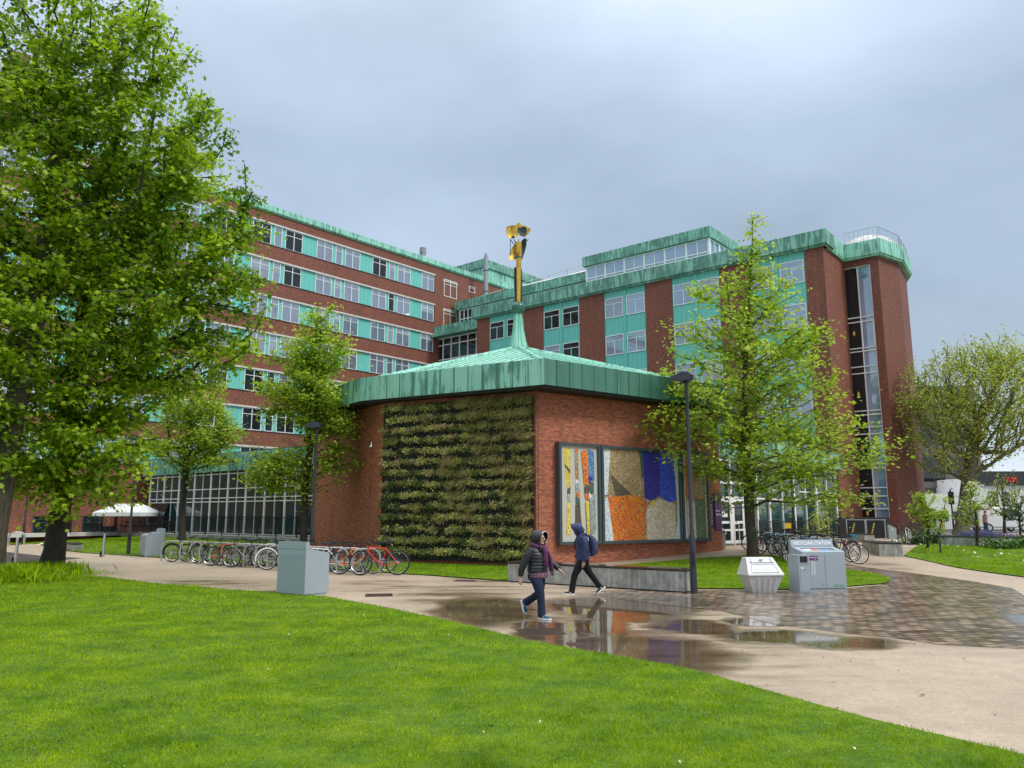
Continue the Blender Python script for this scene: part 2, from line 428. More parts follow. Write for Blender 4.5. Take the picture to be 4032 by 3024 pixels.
DAMP = [ell(2350, 4100, 2330, 2540), ell(1950, 3000, 2300, 2660, 0, 1.1), ell(2500, 3500, 2330, 2540), ell(1560, 2150, 2290, 2400), ell(800, 1300, 2290, 2345), ell(500, 1100, 2275, 2320), ell(1300, 1700, 2285, 2330),
        ell(3420, 3560, 2210, 2235), ell(3480, 3600, 2235, 2246), ell(1750, 2080, 2270, 2300)]
def path_mat():
    t = NT('resin_gravel'); p = t.coord('World')
    f = t.noise(p, 55, 3, .75); g = t.noise(p, 9, 4, .6); big = t.noise(p, .45, 4)
    v = t.n('ShaderNodeTexVoronoi'); v.inputs['Scale'].default_value = 62; t.l(p, v.inputs['Vector'])
    col = t.ramp(v.outputs['Color'], [(.1, (.20,.125,.08,1)), (.4, (.43,.31,.205,1)), (.65, (.54,.42,.29,1)), (.95, (.62,.52,.40,1))])
    col = t.mix(t.ramp(f, [(.3, .55), (.55, 0.)]), col, (.20,.13,.09,1))
    col = t.mix(.75, col, t.ramp(big, [(.3, (.37,.285,.19,1)), (.7, (.50,.39,.27,1))]))
    col = t.mix(t.ramp(t.noise(p, 2.6, 6, .7), [(.42, .0), (.62, .38)]), col, (.26,.19,.13,1)); col = t.mix(t.ramp(t.noise(p, 17, 4, .75), [(.52, 0.), (.68, .45)]), col, (.18,.125,.085,1))
    damp = ellipses(t, p, DAMP, .45, 1.8); pud = ellipses(t, p, WET, .22, 1.1)
    st = t.noise(t.mapping(p, (.28, 1.5, 1)), 1.1, 5, .6)          # drained streaks running across the fall of the path
    stm = t.ramp(st, [(.46, 0.), (.62, 1.)])
    d2 = t.math('MULTIPLY', damp, t.math('ADD', t.math('MULTIPLY', stm, .75), .25))
    col = t.mix(t.math('MULTIPLY', d2, .8), col, t.mix(1., col, (.46,.40,.35,1), 'MULTIPLY'))
    col = t.mix(t.math('MULTIPLY', pud, .9), col, t.mix(1., col, (.26,.22,.19,1), 'MULTIPLY'))
    t.l(col, t.b.inputs['Base Color'])
    r1 = t.math('SUBTRACT', .60, t.math('MULTIPLY', d2, .46)); r2_ = t.math('SUBTRACT', r1, t.math('MULTIPLY', pud, .52), True)
    t.l(t.math('MAXIMUM', r2_, .035), t.b.inputs['Roughness'])
    t.b.inputs['Specular IOR Level'].default_value = .5; t.b.inputs['IOR'].default_value = 1.75
    bp = t.n('ShaderNodeBump'); bp.inputs['Distance'].default_value = .006
    t.l(t.math('MULTIPLY', t.math('SUBTRACT', 1.0, t.math('MAXIMUM', t.math('MULTIPLY', d2, .55), pud)), .55), bp.inputs['Strength'])
    t.l(v.outputs['Distance'], bp.inputs['Height']); t.l(bp.outputs[0], t.b.inputs['Normal'])
    return t.m
M['path'] = path_mat()
def sett_mat():
    t = NT('granite_setts'); p = t.coord('World')
    dn = t.n('ShaderNodeTexNoise'); dn.inputs['Scale'].default_value = .35; t.l(p, dn.inputs['Vector'])
    q = t.n('ShaderNodeVectorMath', operation='ADD'); sc = t.n('ShaderNodeVectorMath', operation='SCALE'); sc.inputs['Scale'].default_value = .5
    t.l(dn.outputs[1], sc.inputs[0]); t.l(p, q.inputs[0]); t.l(sc.outputs[0], q.inputs[1])
    b = t.n('ShaderNodeTexBrick'); t.l(t.mapping(q.outputs[0], (1,1,1), (0,0,R(-14))), b.inputs['Vector']); b.inputs['Scale'].default_value = 1
    b.inputs['Brick Width'].default_value = .26; b.inputs['Row Height'].default_value = .19; b.inputs['Mortar Size'].default_value = .018; b.inputs['Mortar Smooth'].default_value = .3
    b.inputs['Color1'].default_value = (.37,.265,.19,1); b.inputs['Color2'].default_value = (.075,.055,.043,1); b.inputs['Mortar'].default_value = (.022,.018,.015,1); b.inputs['Bias'].default_value=-.05
    c = t.mix(.5, b.outputs['Color'], t.mix(1., b.outputs['Color'], t.ramp(t.noise(p, .8, 2), [(.35, (.85,.85,.87,1)), (.65, (1.15,1.12,1.08,1))]), 'MULTIPLY'))
    pud = ellipses(t, p, WET, .25, 1.0)
    n = t.noise(p, .9, 4)
    t.l(t.mix(t.math('MULTIPLY', pud, .5), c, (.05,.04,.033,1)), t.b.inputs['Base Color'])
    r = t.math('SUBTRACT', t.ramp(n, [(.35, .14), (.7, .30)]), t.math('MULTIPLY', pud, .22), True)
    t.l(t.math('MAXIMUM', r, .08), t.b.inputs['Roughness']); t.b.inputs['IOR'].default_value = 1.45
    bp = t.n('ShaderNodeBump'); bp.inputs['Distance'].default_value = .02; bp.invert = True
    hh = t.math('ADD', b.outputs['Fac'], t.math('MULTIPLY', t.noise(p, 7, 2), .6))
    t.l(t.math('MULTIPLY', t.math('SUBTRACT', 1.05, pud), .2), bp.inputs['Strength']); t.l(hh, bp.inputs['Height']); t.l(bp.outputs[0], t.b.inputs['Normal'])
    return t.m
M['setts'] = sett_mat()
M['asphalt'] = simple('wet_asphalt', (.055,.052,.05), .3, 0, .25, 30, .3)
M['far_ground'] = simple('far_tarmac', (.10,.10,.095), .8)

# ------------------------------------------------------------ ground sheets
def drape(name, pts, mat, off, step=.9, kind='structure'):
    pts = [Vector((p[0], p[1])) for p in pts]
    xs = [p.x for p in pts]; ys = [p.y for p in pts]
    bnd = []
    for i, p in enumerate(pts):                     # densify outline
        q = pts[(i+1) % len(pts)]; k = max(1, int((q-p).length / step))
        bnd += [p.lerp(q, j/k) for j in range(k)]
    inner = []
    y = min(ys) + step*.5
    while y < max(ys):
        x = min(xs) + step*.5
        while x < max(xs):
            if gz(x, y) not in (0.0,) or True:
                c = False; j = len(pts) - 1
                for i in range(len(pts)):
                    a, b = pts[i], pts[j]
                    if (a.y > y) != (b.y > y) and x < (b.x-a.x)*(y-a.y)/(b.y-a.y)+a.x: c = not c
                    j = i
                if c: inner.append(Vector((x, y)))
            x += step
        y += step
    n = len(bnd)
    r = geometry.delaunay_2d_cdt(bnd + inner, [(i, (i+1) % n) for i in range(n)], [], 1, 1e-4)
    me = bpy.data.meshes.new(name)
    me.from_pydata([(v.x, v.y, gz(v.x, v.y) + off) for v in r[0]], [], [tuple(f) for f in r[2]])
    me.materials.append(mat); me.update()
    if me.polygons and me.polygons[0].normal.z < 0: me.flip_normals()
    finish_uv(me)
    o = obj(name, me); o['kind'] = kind
    return o
# one big sheet to the horizon, then the paved area on it
g = MB()
xs = [-900, -300, -120, -60] + list(range(-45, 61, 3)) + [70, 90, 130, 300, 900]
ys = [-200, -60, -20] + list(range(-8, 100, 3)) + [120, 180, 400, 1500]
for i in range(len(xs)-1):
    for j in range(len(ys)-1):
        g.quad(*[(x, y, gz(x, y) - .05) for x, y in ((xs[i], ys[j]), (xs[i+1], ys[j]), (xs[i+1], ys[j+1]), (xs[i], ys[j+1]))])
g.build('ground', M['far_ground'])['kind'] = 'structure'
drape('path', [(-45, 1), (30, 1), (60, 30), (60, 60), (-10, 62), (-45, 58)], M['path'], 0.0, 1.2)
LAWN_EDGE = [(-400, 2292), (0, 2275), (160, 2262), (294, 2265), (430, 2275), (576, 2296), (824, 2318), (1094, 2337), (1280, 2351), (1568, 2404), (1823, 2461), (2096, 2530), (2370, 2578), (2734, 2643), (3099, 2748), (3464, 2846), (4032, 2980), (4600, 3130)]
front = [G(*p).xy for p in LAWN_EDGE] + [Vector((3.4, 2.2)), Vector((-14, 2.2)), Vector((-30, 18))]
drape('lawn', front, M['lawn'], .02, .8)
isl = [(2330, 2236), (2600, 2213), (2794, 2197), (2943, 2190), (3014, 2187), (3111, 2197), (3230, 2216), (3327, 2242), (3461, 2266), (3500, 2278), (3509, 2286), (3490, 2297), (3461, 2302), (3325, 2312), (3137, 2324), (2904, 2321), (2700, 2319), (2560, 2300)]
island = [G(*p).xy for p in isl]
drape('lawn', island, M['lawn'], .03, .6)
rl = [(3558, 2190), (3680, 2216), (3797, 2241), (3910, 2258), (4032, 2274), (4200, 2296)]
right_lawn = [G(*p).xy for p in rl] + [Vector((30, 30)), Vector((46, 34)), Vector((46, 47)), Vector((26, 42)), Vector((19.6, 39.6)), Vector((19.3, 37.2))]
drape('lawn', right_lawn, M['lawn'], .03, .9)
ll = [(101, 2150), (187, 2161), (332, 2178), (494, 2188), (614, 2196), (1038, 2227), (1300, 2244), (1567, 2260), (1700, 2268), (2000, 2290), (2030, 2290)]
left_lawn = [G(*p).xy for p in ll] + [Vector(p) for p in ((.9, 28.28), (-5.2, 31.38), (-9.7, 38.0), (-11, 42.5), (-25.5, 54.6), (-33.5, 51.2))]
drape('lawn', left_lawn, M['lawn'], .03, .9)
st_ = [(2330, 2342), (2480, 2366), (2700, 2392), (2846, 2408), (3066, 2462), (3338, 2495), (3506, 2511), (3694, 2538), (4032, 2556), (4500, 2560), (4500, 2370), (4200, 2362), (4032, 2344), (3985, 2316), (3830, 2289), (3571, 2253), (3327, 2220), (3300, 2232), (3461, 2263), (3512, 2286), (3461, 2305), (3325, 2316), (3137, 2329), (2904, 2325), (2700, 2323), (2500, 2323)]
setts = [G(*p).xy for p in st_]
drape('cobbled_path', setts, M['setts'], .004, .7)
drape('road', [G(*p).xy for p in ((-500, 2160), (30, 2174), (172, 2189), (330, 2198), (240, 2206), (60, 2216), (-500, 2250))], M['asphalt'], .004, 1.5)
def kerb(name, pts, off, w=.11, h=.035):
    b = MB(); pp = [G(*p) if len(p) == 2 else Vector(p) for p in pts]
    b.tube([p + Vector((0, 0, off)) for p in pp], [(w/2, h)] * len(pp), 4, flat=(0, 0, 1)); return b
# ============================================================ BUILDINGS
rng = random.Random(4); random.seed(8)
FLUE = simple('dull_grey_flue', (.26,.28,.30), .5, .1)
def win_meshes(name, w, h, mull=(), trans=(.72,), low_mull=(), glass='glass', fr=.06, y=.10, open_i=None, mat='white'):
    f = MB(); d0, d1 = y - .035, y + .05
    f.box(0, w, d0, d1, 0, fr); f.box(0, w, d0, d1, h - fr, h); f.box(0, fr, d0, d1, fr, h - fr); f.box(w - fr, w, d0, d1, fr, h - fr)
    tz = [t * h for t in trans]
    for m in mull: f.box(m*w - fr*.55, m*w + fr*.55, d0 + .002, d1, fr, h - fr)
    for z in tz: f.box(fr, w - fr, d0 + .006, d1, z - fr*.4, z + fr*.4)
    for m in low_mull: f.box(m*w - fr*.4, m*w + fr*.4, d0 + .004, d1, fr, tz[0] - fr*.4)
    p = MB(); p.box(fr*.6, w - fr*.6, y, y + .012, fr*.6, h - fr*.6)
    return f.mesh(name, M[mat]), p.mesh('pane', M[glass])
def add_window(parent, fm, pms, x, z, y=0, name='window', r=rng, s=(1, 1)):
    o = obj(name, fm, parent, (x, y, z)); q = obj('pane', r.choice(pms), o)
    q.rotation_euler = (R(r.uniform(-.25, .25)), 0, R(r.uniform(-.35, .35)))
    return o

# ---------------------------------------------- long brick office block on the left
A_L = math.atan2(.755, .656)
blk = thing('office_block', 'long eight storey brick block with turquoise panels, behind the trees on the left', 'building', (-7.9, 80, 0), A_L)
X0, X1, ROW, HEAD = -60.0, 11.2, 3.27, 26.95
STRIP0 = -.45
b = MB(); D = 14.0
b.box(X0, X1, .5, D, 0, 27.8)                                                    # core
heads = [HEAD - ROW*k for k in range(7)]; sills = [h - 1.85 for h in heads]
zs = [28.05] + [z for hs in zip(heads, sills) for z in (hs[0] + .14, hs[1] - .05)] + [0]
for i in range(0, len(zs), 2): b.box(X0, STRIP0, 0, .5, zs[i+1], zs[i])          # brick bands between window strips
b.box(STRIP0, X1, 0, .5, 0, 28.05)
b.build('wall', M['brick'], blk)
b = MB()
for h, s in zip(heads, sills): b.box(X0, STRIP0 + .02, -.05, .12, h, h + .138)
for k in range(6): b.box(.72, 2.95, -.04, .1, heads[k] - .3, heads[k] - .17)
b.build('lintel', M['stone'], blk)
b = MB()
for h, s in zip(heads, sills): b.box(X0, STRIP0 + .01, -.06, .12, s - .048, s)
b.build('sill', M['grey_frame'], blk)
b = MB(); b.box(X0, X1 + .15, -.22, .6, 28.05, 28.55); b.box(X0, X1 + .1, -.1, .5, 27.93, 28.048); b.build('roof_coping', M['copper'], blk)
b = MB(); b.box(X0, X1, .6, D, 27.8, 28.0); b.build('roof', M['felt'], blk)
b = MB()                                                                          # cladding behind, seen between the windows
for h, s in zip(heads, sills): b.box(X0, STRIP0, .13, .5, s, h)
b.build('cladding_panel', M['teal'], blk)
W2, W1 = 1.77, .76
w2 = win_meshes('window', W2, 1.83, (.5,)); w1 = win_meshes('window', W1, 1.83, ())
def panes(w, h, kinds=('glass', 'glass', 'glass', 'half', 'half', 'glass_blind', 'glass_dark'), fr=.06, y=.10):
    out = []
    for k in kinds:
        p = MB(); p.box(fr*.6, w - fr*.6, y, y + .012, fr*.6, h - fr*.6)
        if k == 'half':
            f_ = h*random.choice((.35, .5, .62)); p = MB(); p.box(fr*.6, w - fr*.6, y, y + .012, fr*.6, h - f_); p.mi = 1; p.box(fr*.6, w - fr*.6, y, y + .012, h - f_, h - fr*.6)
            out.append(p.mesh('pane', [M['glass'], M['glass_blind']])); continue
        out.append(p.mesh('pane', M[k]))
    return out
p2, p1 = panes(W2, 1.83), panes(W1, 1.83)
p2d, p1d = panes(W2, 1.83, ('glass', 'glass_green', 'glass_dark')), panes(W1, 1.83, ('glass', 'glass_green', 'glass_dark'))
far = MB(); farp = MB(); nwin = 0
for k, s in enumerate(sills):
    bay = 0; x = STRIP0 - .08
    first = True; 
    while x > X0 + 7:
        if first: seq = [(W2, 1.54)]; first = False
        else: seq = [(W2, .34), (W1, .34), (W2, 1.54)]
        for w_, gap in seq:
            x -= w_
            if x > -26:
                add_window(blk, (w2 if w_ == W2 else w1)[0], ((p2 if k < 4 else p2d) if w_ == W2 else (p1 if k < 4 else p1d)), x, s + .01, 0); nwin += 1
            elif x > -50:
                for a in ((0, .06), (w_-.06, w_)) + (((w_/2-.03, w_/2+.03),) if w_ == W2 else ()): far.box(x+a[0], x+a[1], .06, .15, s+.01, s+1.84)
                for a in ((0, .06), (1.3, 1.35), (1.77, 1.83)): far.box(x+.06, x+w_-.06, .064, .148, s+.01+a[0], s+.01+a[1])
                farp.box(x+.03, x+w_-.03, .10, .112, s+.04, s+1.8)
            x -= gap
o = far.build('window', M['white'], blk); o['kind'] = 'stuff'; o2 = farp.build('pane', M['glass'], o)
for k in range(5):
    wm = win_meshes('window', 1.95, 1.9, (.5,)); add_window(blk, wm[0], panes(1.95, 1.9, ('glass', 'glass_blind')), .85, sills[k] - .1, -.1)
wm = win_meshes('window', .95, .7, ()); 
add_window(blk, wm[0], [wm[1]], 4.7, 26.3, -.1); add_window(blk, wm[0], [wm[1]], 4.7, 23.0, -.1)
# ground storey: dark openings above the pale terrace ledge
for x0, x1 in ((-47.2, -44.6), (-43.6, -41.5), (-36.6, -34.2), (-33.5, -31.2), (-52, -49.5)):
    b = MB(); w_ = x1 - x0; b.box(0, w_, -.012, .02, .62, 1.72); wo = b.build('window', M['glass_dark'], blk, loc=(x0, 0, 0)); bb = MB()
    for q in (0, w_/2 - .03, w_ - .06): bb.box(q, q + .06, -.04, -.014, .62, 1.72)
    bb.box(.06, w_-.06, -.036, -.013, 1.28, 1.33); bb.box(.06, w_-.06, -.035, -.013, 1.5, 1.53); bb.build('frame', M['grey_frame'], wo)
b = MB(); b.box(-46.5, -42.8, -1.0, 0, .38, .62); b.box(-41.0, -27.2, -1.0, 0, .38, .62); b.build('ledge', M['stone'], blk)
v = thing('roof_vent', 'round grey metal vent standing on the copper roof edge of the long block', 'vent', blk.matrix_basis @ Vector((-1.2, 1.2, 28.0)))
b = MB(); b.lathe([(.33, 0), (.33, 1.5), (.36, 1.5), (.36, 2.1), (.1, 2.15)]); b.build('pipe', FLUE, v, True)
b = MB(); b.lathe([(.37, 1.0), (.37, 1.12)]); b.build('collar', M['stone'], v, True)
# copper clad plant room on the roof
pr = thing('plant_room', 'green copper clad plant room rising behind the corner of the two brick wings', 'building', (-3.3, 88, 27.6), A_L)
b = MB(); b.box(0, 17, 0, 8, 0, 3.0); b.build('wall', M['copper'], pr)
b = MB(); b.box(-.2, 17.2, -.2, 8.2, 3.0, 4.0); b.build('roof_coping', M['copper_wing'], pr)
b = MB(); b.box(-.012, 0.02, 2, 4.6, .1, 1.6); b.build('louvre', M['soffit'], pr)
fl = thing('flue_pipe', 'tall grey steel flue pipe in front of the green plant room', 'flue', (-2.9, 83, 21.5))
b = MB(); b.lathe([(.26, 0), (.26, 8.6), (.12, 9.1)]); b.build('pipe', FLUE, fl, True)
b = MB()
for z in (2, 4.6, 7): b.lathe([(.29, z), (.29, z + .1)])
b.build('collar', M['grey_frame'], fl, True)

# ---------------------------------------------- wing on the right
A_R = math.atan2(-.638, .770)
wing = thing('faculty_wing', 'brick wing with turquoise window bays and deep copper parapet right of the spire', 'building', (22.3, 53.2, 0), A_R)
b = MB(); b.box(-33.4, 0, .35, 12, 0, 20.9)
bays = [(-5.55, -1.35), (-12.1, -7.95), (-18.65, -14.55), (-25.3, -21.2), (-31.9, -27.75)]
edges = [0.0] + [v for p in bays for v in (p[1], p[0])] + [-33.4]
for i in range(0, len(edges), 2): b.box(edges[i+1], edges[i], 0, .35, 0, 20.9)
b.build('wall', M['brick'], wing)
b = MB(); b.box(-33.9, .35, -.35, 1.6, 20.95, 22.0); b.box(-33.7, .2, -.2, .6, 20.8, 20.95)
b.box(-33.0, 0.1, 1.6, 12, 21.3, 21.6); b.build('parapet', M['copper_wing'], wing)
b = MB()
for x0, x1 in bays: b.box(x0, x1, .12, .35, 0, 20.85)
b.build('cladding_panel', M['teal'], wing)
b = MB()
for x0, x1 in bays:
    c = (x0 + x1) / 2; b.box(c - .13, c + .13, .02, .118, 4, 20.8)
b.build('mullion', M['teal'], wing)
hs = [20.2 - ROW*k for k in range(5)]
wr = win_meshes('window', 1.78, 1.72, (), (.70,), (.5,), y=.06)
pw = panes(1.78, 1.72, ('glass_sky', 'glass_sky', 'glass_sky', 'glass_blind', 'half', 'glass'), y=.06); pwd = panes(1.78, 1.72, ('glass_dark', 'glass_dark', 'glass'), y=.06)
for bi, (x0, x1) in enumerate(bays):
    for k, h in enumerate(hs):
        for x in (x0 + .1, x1 - .1 - 1.78): add_window(wing, wr[0], pwd if bi >= 3 else pw, x, h - 1.72, .03)
# penthouse glazing over the parapet
ph = thing('penthouse', 'glazed rooftop storey with white frames under a green copper band, above the right wing', 'building', (22.3 + .638*2.5, 53.2 + .77*2.5, 21.6), A_R)
b = MB(); b.box(-22.5, -9.7, 0, 8, 3.0, 3.9); b.build('roof_coping', M['copper_wing'], ph)
b = MB(); b.box(-22.2, -10.0, .3, 7.7, 0, 2.98); b.build('glazing', M['glass_sky'], ph)
b = MB(); n = 12; L = 12.2
for i in range(n + 1):
    x = -22.2 + L*i/n; t = .09 if i % 2 == 0 else .035
    b.box(x - t, x + t, .24, .3, 0, 2.98)
for z in (.0, 1.5, 1.75, 2.86): b.box(-22.2, -10.0, .21, .298, z, z + .09)
for i in range(9):
    y = .3 + 7.4*i/8; t = .10 if i % 2 == 0 else .04
    b.box(-10, -9.88, y - t, y + t, 0, 2.98)
for z in (.0, 1.5, 2.86): b.box(-9.998, -9.90, .3, 7.7, z, z + .09)
b.build('window_frame', M['white'], ph)
# set back storey between the wing and the long block
sb = thing('setback_block', 'set back storey with dark copper band and ribbon windows left of the rooftop glazing', 'building', (22.3 + .638*3.4, 53.2 + .77*3.4, 0), A_R)
b = MB(); b.box(-39.6, -22.8, .3, 9, 18, 23.55); b.build('wall', M['copper_wing'], sb)
b = MB(); b.box(-39.9, -22.6, 0, 9, 23.55, 24.45); b.build('roof_coping', M['copper_wing'], sb)
b = MB(); b.box(-39.2, -23, .26, .3, 22.0, 23.4); b.build('glazing', M['glass_dark'], sb)
b = MB()
for i in range(29): x = -39.2 + 16.2*i/28; b.box(x - .04, x + .04, .18, .258, 22.0, 23.4)
for z in (21.92, 22.4, 23.4): b.box(-39.25, -22.95, .17, .256, z, z + .08)
b.build('window_frame', M['white'], sb)
lk = thing('link_block', 'low link between the two wings with a copper balcony over gridded glazing', 'building', (22.3 + .638*1.2, 53.2 + .77*1.2, 0), A_R)
b = MB(); b.box(-41.5, -33.7, .6, 8, 0, 20.4); b.build('wall', M['brick'], lk)
b = MB(); b.box(-41.3, -33.5, -.4, 8, 20.3, 21.25); b.box(-41.5, -33.5, -.7, .6, 20.12, 20.3); b.build('roof_coping', M['copper_wing'], lk)
b = MB(); b.box(-40.9, -33.8, .5, .6, 17.5, 20.1); b.build('glazing', M['glass_dark'], lk)
b = MB()
for i in range(7): x = -40.9 + 7.1*i/6; b.box(x - .05, x + .05, .38, .498, 17.4, 20.1)
for z in (17.4, 17.75, 19.3, 20.02): b.box(-40.95, -33.75, .36, .496, z, z + .1)
b.build('window_frame', M['white'], lk)
rr = thing('roof_railing', 'thin steel safety railing along the set back roof behind the spire', 'railing', (22.3 + .638*4.2, 53.2 + .77*4.2, 24.45), A_R)
b = MB()
for z in (.55, 1.05): b.tube([(-41, 0, z - 1.0), (-23.2, 0, z)], .03, 6)
for i in range(9): x = -41 + 17.8*i/8; b.tube([(x, 0, -1.0 + i/8), (x, 0, .05 + i/8)], .03, 6)
b.build('rail', M['steel'], rr)
dc = thing('roof_duct', 'fat silver ventilation duct lying on the roof beside the glazed penthouse', 'duct', (22.3 + .638*5.2, 53.2 + .77*5.2, 24.75), A_R)
b = MB(); b.tube([(-31.8, 0, .1), (-31.4, 0, .2), (-23.4, 0, .2)], .3, 12); b.build('pipe', M['steel'], dc, True)
b = MB()
for x in (-30.5, -28, -25.5): b.box(x-.05, x+.05, -.32, .32, -.3, .05)
b.build('bracket', M['grey_frame'], dc)

# ---------------------------------------------- stair tower at the right end
tw = thing('stair_tower', 'tall brick stair tower with a full height glass strip at the right end', 'tower')
B1, B2 = Vector((25.2, 56.9)), Vector((27.2, 55.25)); T3, T4, T5 = Vector((29.6, 57.0)), Vector((31.9, 60.4)), Vector((33.0, 64.0))
Rc = Vector((22.3, 53.2))
u = (B2 - B1).normalized()
foot = [Rc + Vector((.02, .03)), B1 + Vector((0, .0)), B2, T3, T4, T5, Vector((31, 70)), Vector((24, 66))]
gA, gB = B1 + u*.06, B1 + u*2.0              # glass strip on the face B1-B2
nrm = Vector((-u.y, u.x))                    # into the tower
def wall_seg(b, p, q, z0, z1, th=.5):
    d = (q - p).normalized(); n_ = Vector((-d.y, d.x)) * th
    b.prism([p, q, q + n_, p + n_], z0, z1)
b = MB()
inner = [Rc + Vector((.5, .4)), B1 + nrm*.5 + u*.1, gB + nrm*.55 + u*.2, B2 + nrm*.5, T3 + Vector((-.4, .4)), T4 + Vector((-.5, .3)), T5 + Vector((-.5, 0)), Vector((31, 69)), Vector((24, 65))]
wall_seg(b, Rc, B1, 0, 20.95); wall_seg(b, gB, B2, 0, 20.95); wall_seg(b, B2, T3, 0, 20.95); wall_seg(b, T3, T4, 0, 20.95); wall_seg(b, T4, T5, 0, 20.95)
wall_seg(b, T5, Vector((31, 70)), 0, 20.95); wall_seg(b, gA, gB, 20.3, 20.95)
b.build('wall', M['brick_tower'], tw)
b = MB(); b.prism([B1 + nrm*3 + u*.1, B2 + nrm*3, T4 + Vector((-1.5, .5)), Vector((30, 68)), Vector((25, 66))], 0, 20.9); b.build('core', M['soffit'], tw)
def off(p, c, d): v = (p - c).normalized(); return p + v*d
cc = Vector((28, 62))
rim = [Rc + Vector((-.1, -.42)), B1 + Vector((.0, -.52)), B2 + Vector((0.05, -.45)), T3 + Vector((.3, -.3)), T4 + Vector((.4, -.15)), T5 + Vector((.45, 0)), Vector((31.3, 70.3)), Vector((24, 66))]
b = MB(); b.prism(rim, 20.95, 22.05); b.prism([p.lerp(cc, .015) for p in rim], 20.8, 20.95); b.build('parapet', M['copper'], tw)
b = MB(); wall_seg(b, gA + nrm*.22, gB + nrm*.22, 0.4, 20.3, .05); b.build('glazing', M['glass_sky'], tw)
b = MB(); wall_seg(b, gA + nrm*.16, gA + nrm*.16 + u*.95, 0.4, 20.3, .05); b.build('dark_pane', M['glass_dark'], tw)
b = MB()
for t in (0, .96, 1.88): wall_seg(b, gA + u*t + nrm*.06, gA + u*(t + .06) + nrm*.06, .4, 20.3, .12)
z = 20.2
ztr = []
while z > 1.5:
    ztr += [z, z - 3.15 + .45, z - 3.15 + .05, z - 2.2 - 2.0]; z -= 6.1
for zz in (20.24, 16.35, 16.0, 14.0, 13.75, 12.6, 12.1, 9.3, 9.0, 8.1, 7.6, 5.4, 5.1, 3.7, 3.1, 2.2, 1.1): wall_seg(b, gA + nrm*.08 + u*.06, gB + nrm*.08, zz, zz + .075, .1)
for zz in (20.24-.0,): pass
b.build('window_frame', M['white'], tw)
b = MB(); wall_seg(b, gA + nrm*.05 + u*1.02, gA + nrm*.05 + u*1.08, 14.1, 16.0, .05); wall_seg(b, gA + nrm*.05 + u*1.82, gA + nrm*.05 + u*1.88, 14.1, 16.0, .05)
b.build('opening_frame', M['white'], tw)
M['amber'] = simple('amber_lamp', (.8,.5,.05), .4); 
for zz in (15.2, 10.6, 6.6, 1.9):
    p = gA + u*.42 + nrm*.13
    b = MB(); b.ball((0, 0, 0), (.09, .04, .19), 10, 6); o = b.build('wall_lamp', M['amber'], tw, True, (p.x, p.y, zz), A_R)
dm = thing('dome_skylight', 'pale domed rooflight behind the railing on top of the stair tower', 'skylight', (28.6, 59.6, 22.0)); dm.scale = (1., 1., 1.0)
b = MB(); b.lathe([(2.3, 0), (2.15, .7), (1.6, 1.35), (.8, 1.75), (.05, 1.85)], n=16); b.build('dome', M['stone'], dm)
b = MB()
for k in range(8):
    a = k*math.pi/8*2; b.tube([(2.33*math.cos(a), 2.33*math.sin(a), 0), (2.18*math.cos(a), 2.18*math.sin(a), .72), (1.63*math.cos(a), 1.63*math.sin(a), 1.38), (.8*math.cos(a), .8*math.sin(a), 1.8)], .03, 4)
b.build('rib', M['steel'], dm)
rl_ = thing('parapet_railing', 'upright bar railing on the copper rim of the stair tower', 'railing', (0, 0, 22.05))
b = MB(); loop = [B1 + Vector((.2, -.35)), B2 + Vector((0, -.25)), T3 + Vector((.1, -.1)), T4 + Vector((.2, 0)), T5 + Vector((.1, 0))]
for i in range(4):
    p, q = loop[i], loop[i+1]; b.tube([(p.x, p.y, .95), (q.x, q.y, .95)], .03, 5); k = max(2, int((q-p).length/.3))
    for j in range(k + 1): s_ = p.lerp(q, j/k); b.tube([(s_.x, s_.y, 0), (s_.x, s_.y, .95)], .018, 4)
b.build('rail', M['steel'], rl_)

# ---------------------------------------------- chapel-like hexagonal pavilion with the spire
ch = thing('pavilion', 'low brick pavilion with a wide green copper fascia and hipped copper roof, in the middle', 'building')
C = [Vector(p) for p in ((.87, 28.3), (9.15, 34.3), (9.9, 38.3), (6, 45), (-6, 45), (-9.7, 38.0), (-5.2, 31.4))]
b = MB(); b.prism(C, -.1, 6.5); b.build('wall', M['brick_chapel'], ch)
Fp = [Vector(p) for p in ((1.15, 27.35), (9.95, 34.05), (10.9, 38.6), (7, 46), (-6.6, 46), (-10.9, 38.4), (-6.3, 31.55), (-5.6, 31.1))]
Fi = [Vector((p.x, p.y)).lerp(Vector((.3, 36.3)), .03) for p in Fp]
b = MB(); b.prism([p.lerp(Vector((.3,36.3)), .012) for p in Fp], 6.36, 6.46); b.build('soffit', M['soffit'], ch)
cen = Vector((.3, 36.3)); Z0, Z1 = 6.46, 7.42
pale_fas, drk, seam, cap_ = MB(), MB(), MB(), MB()
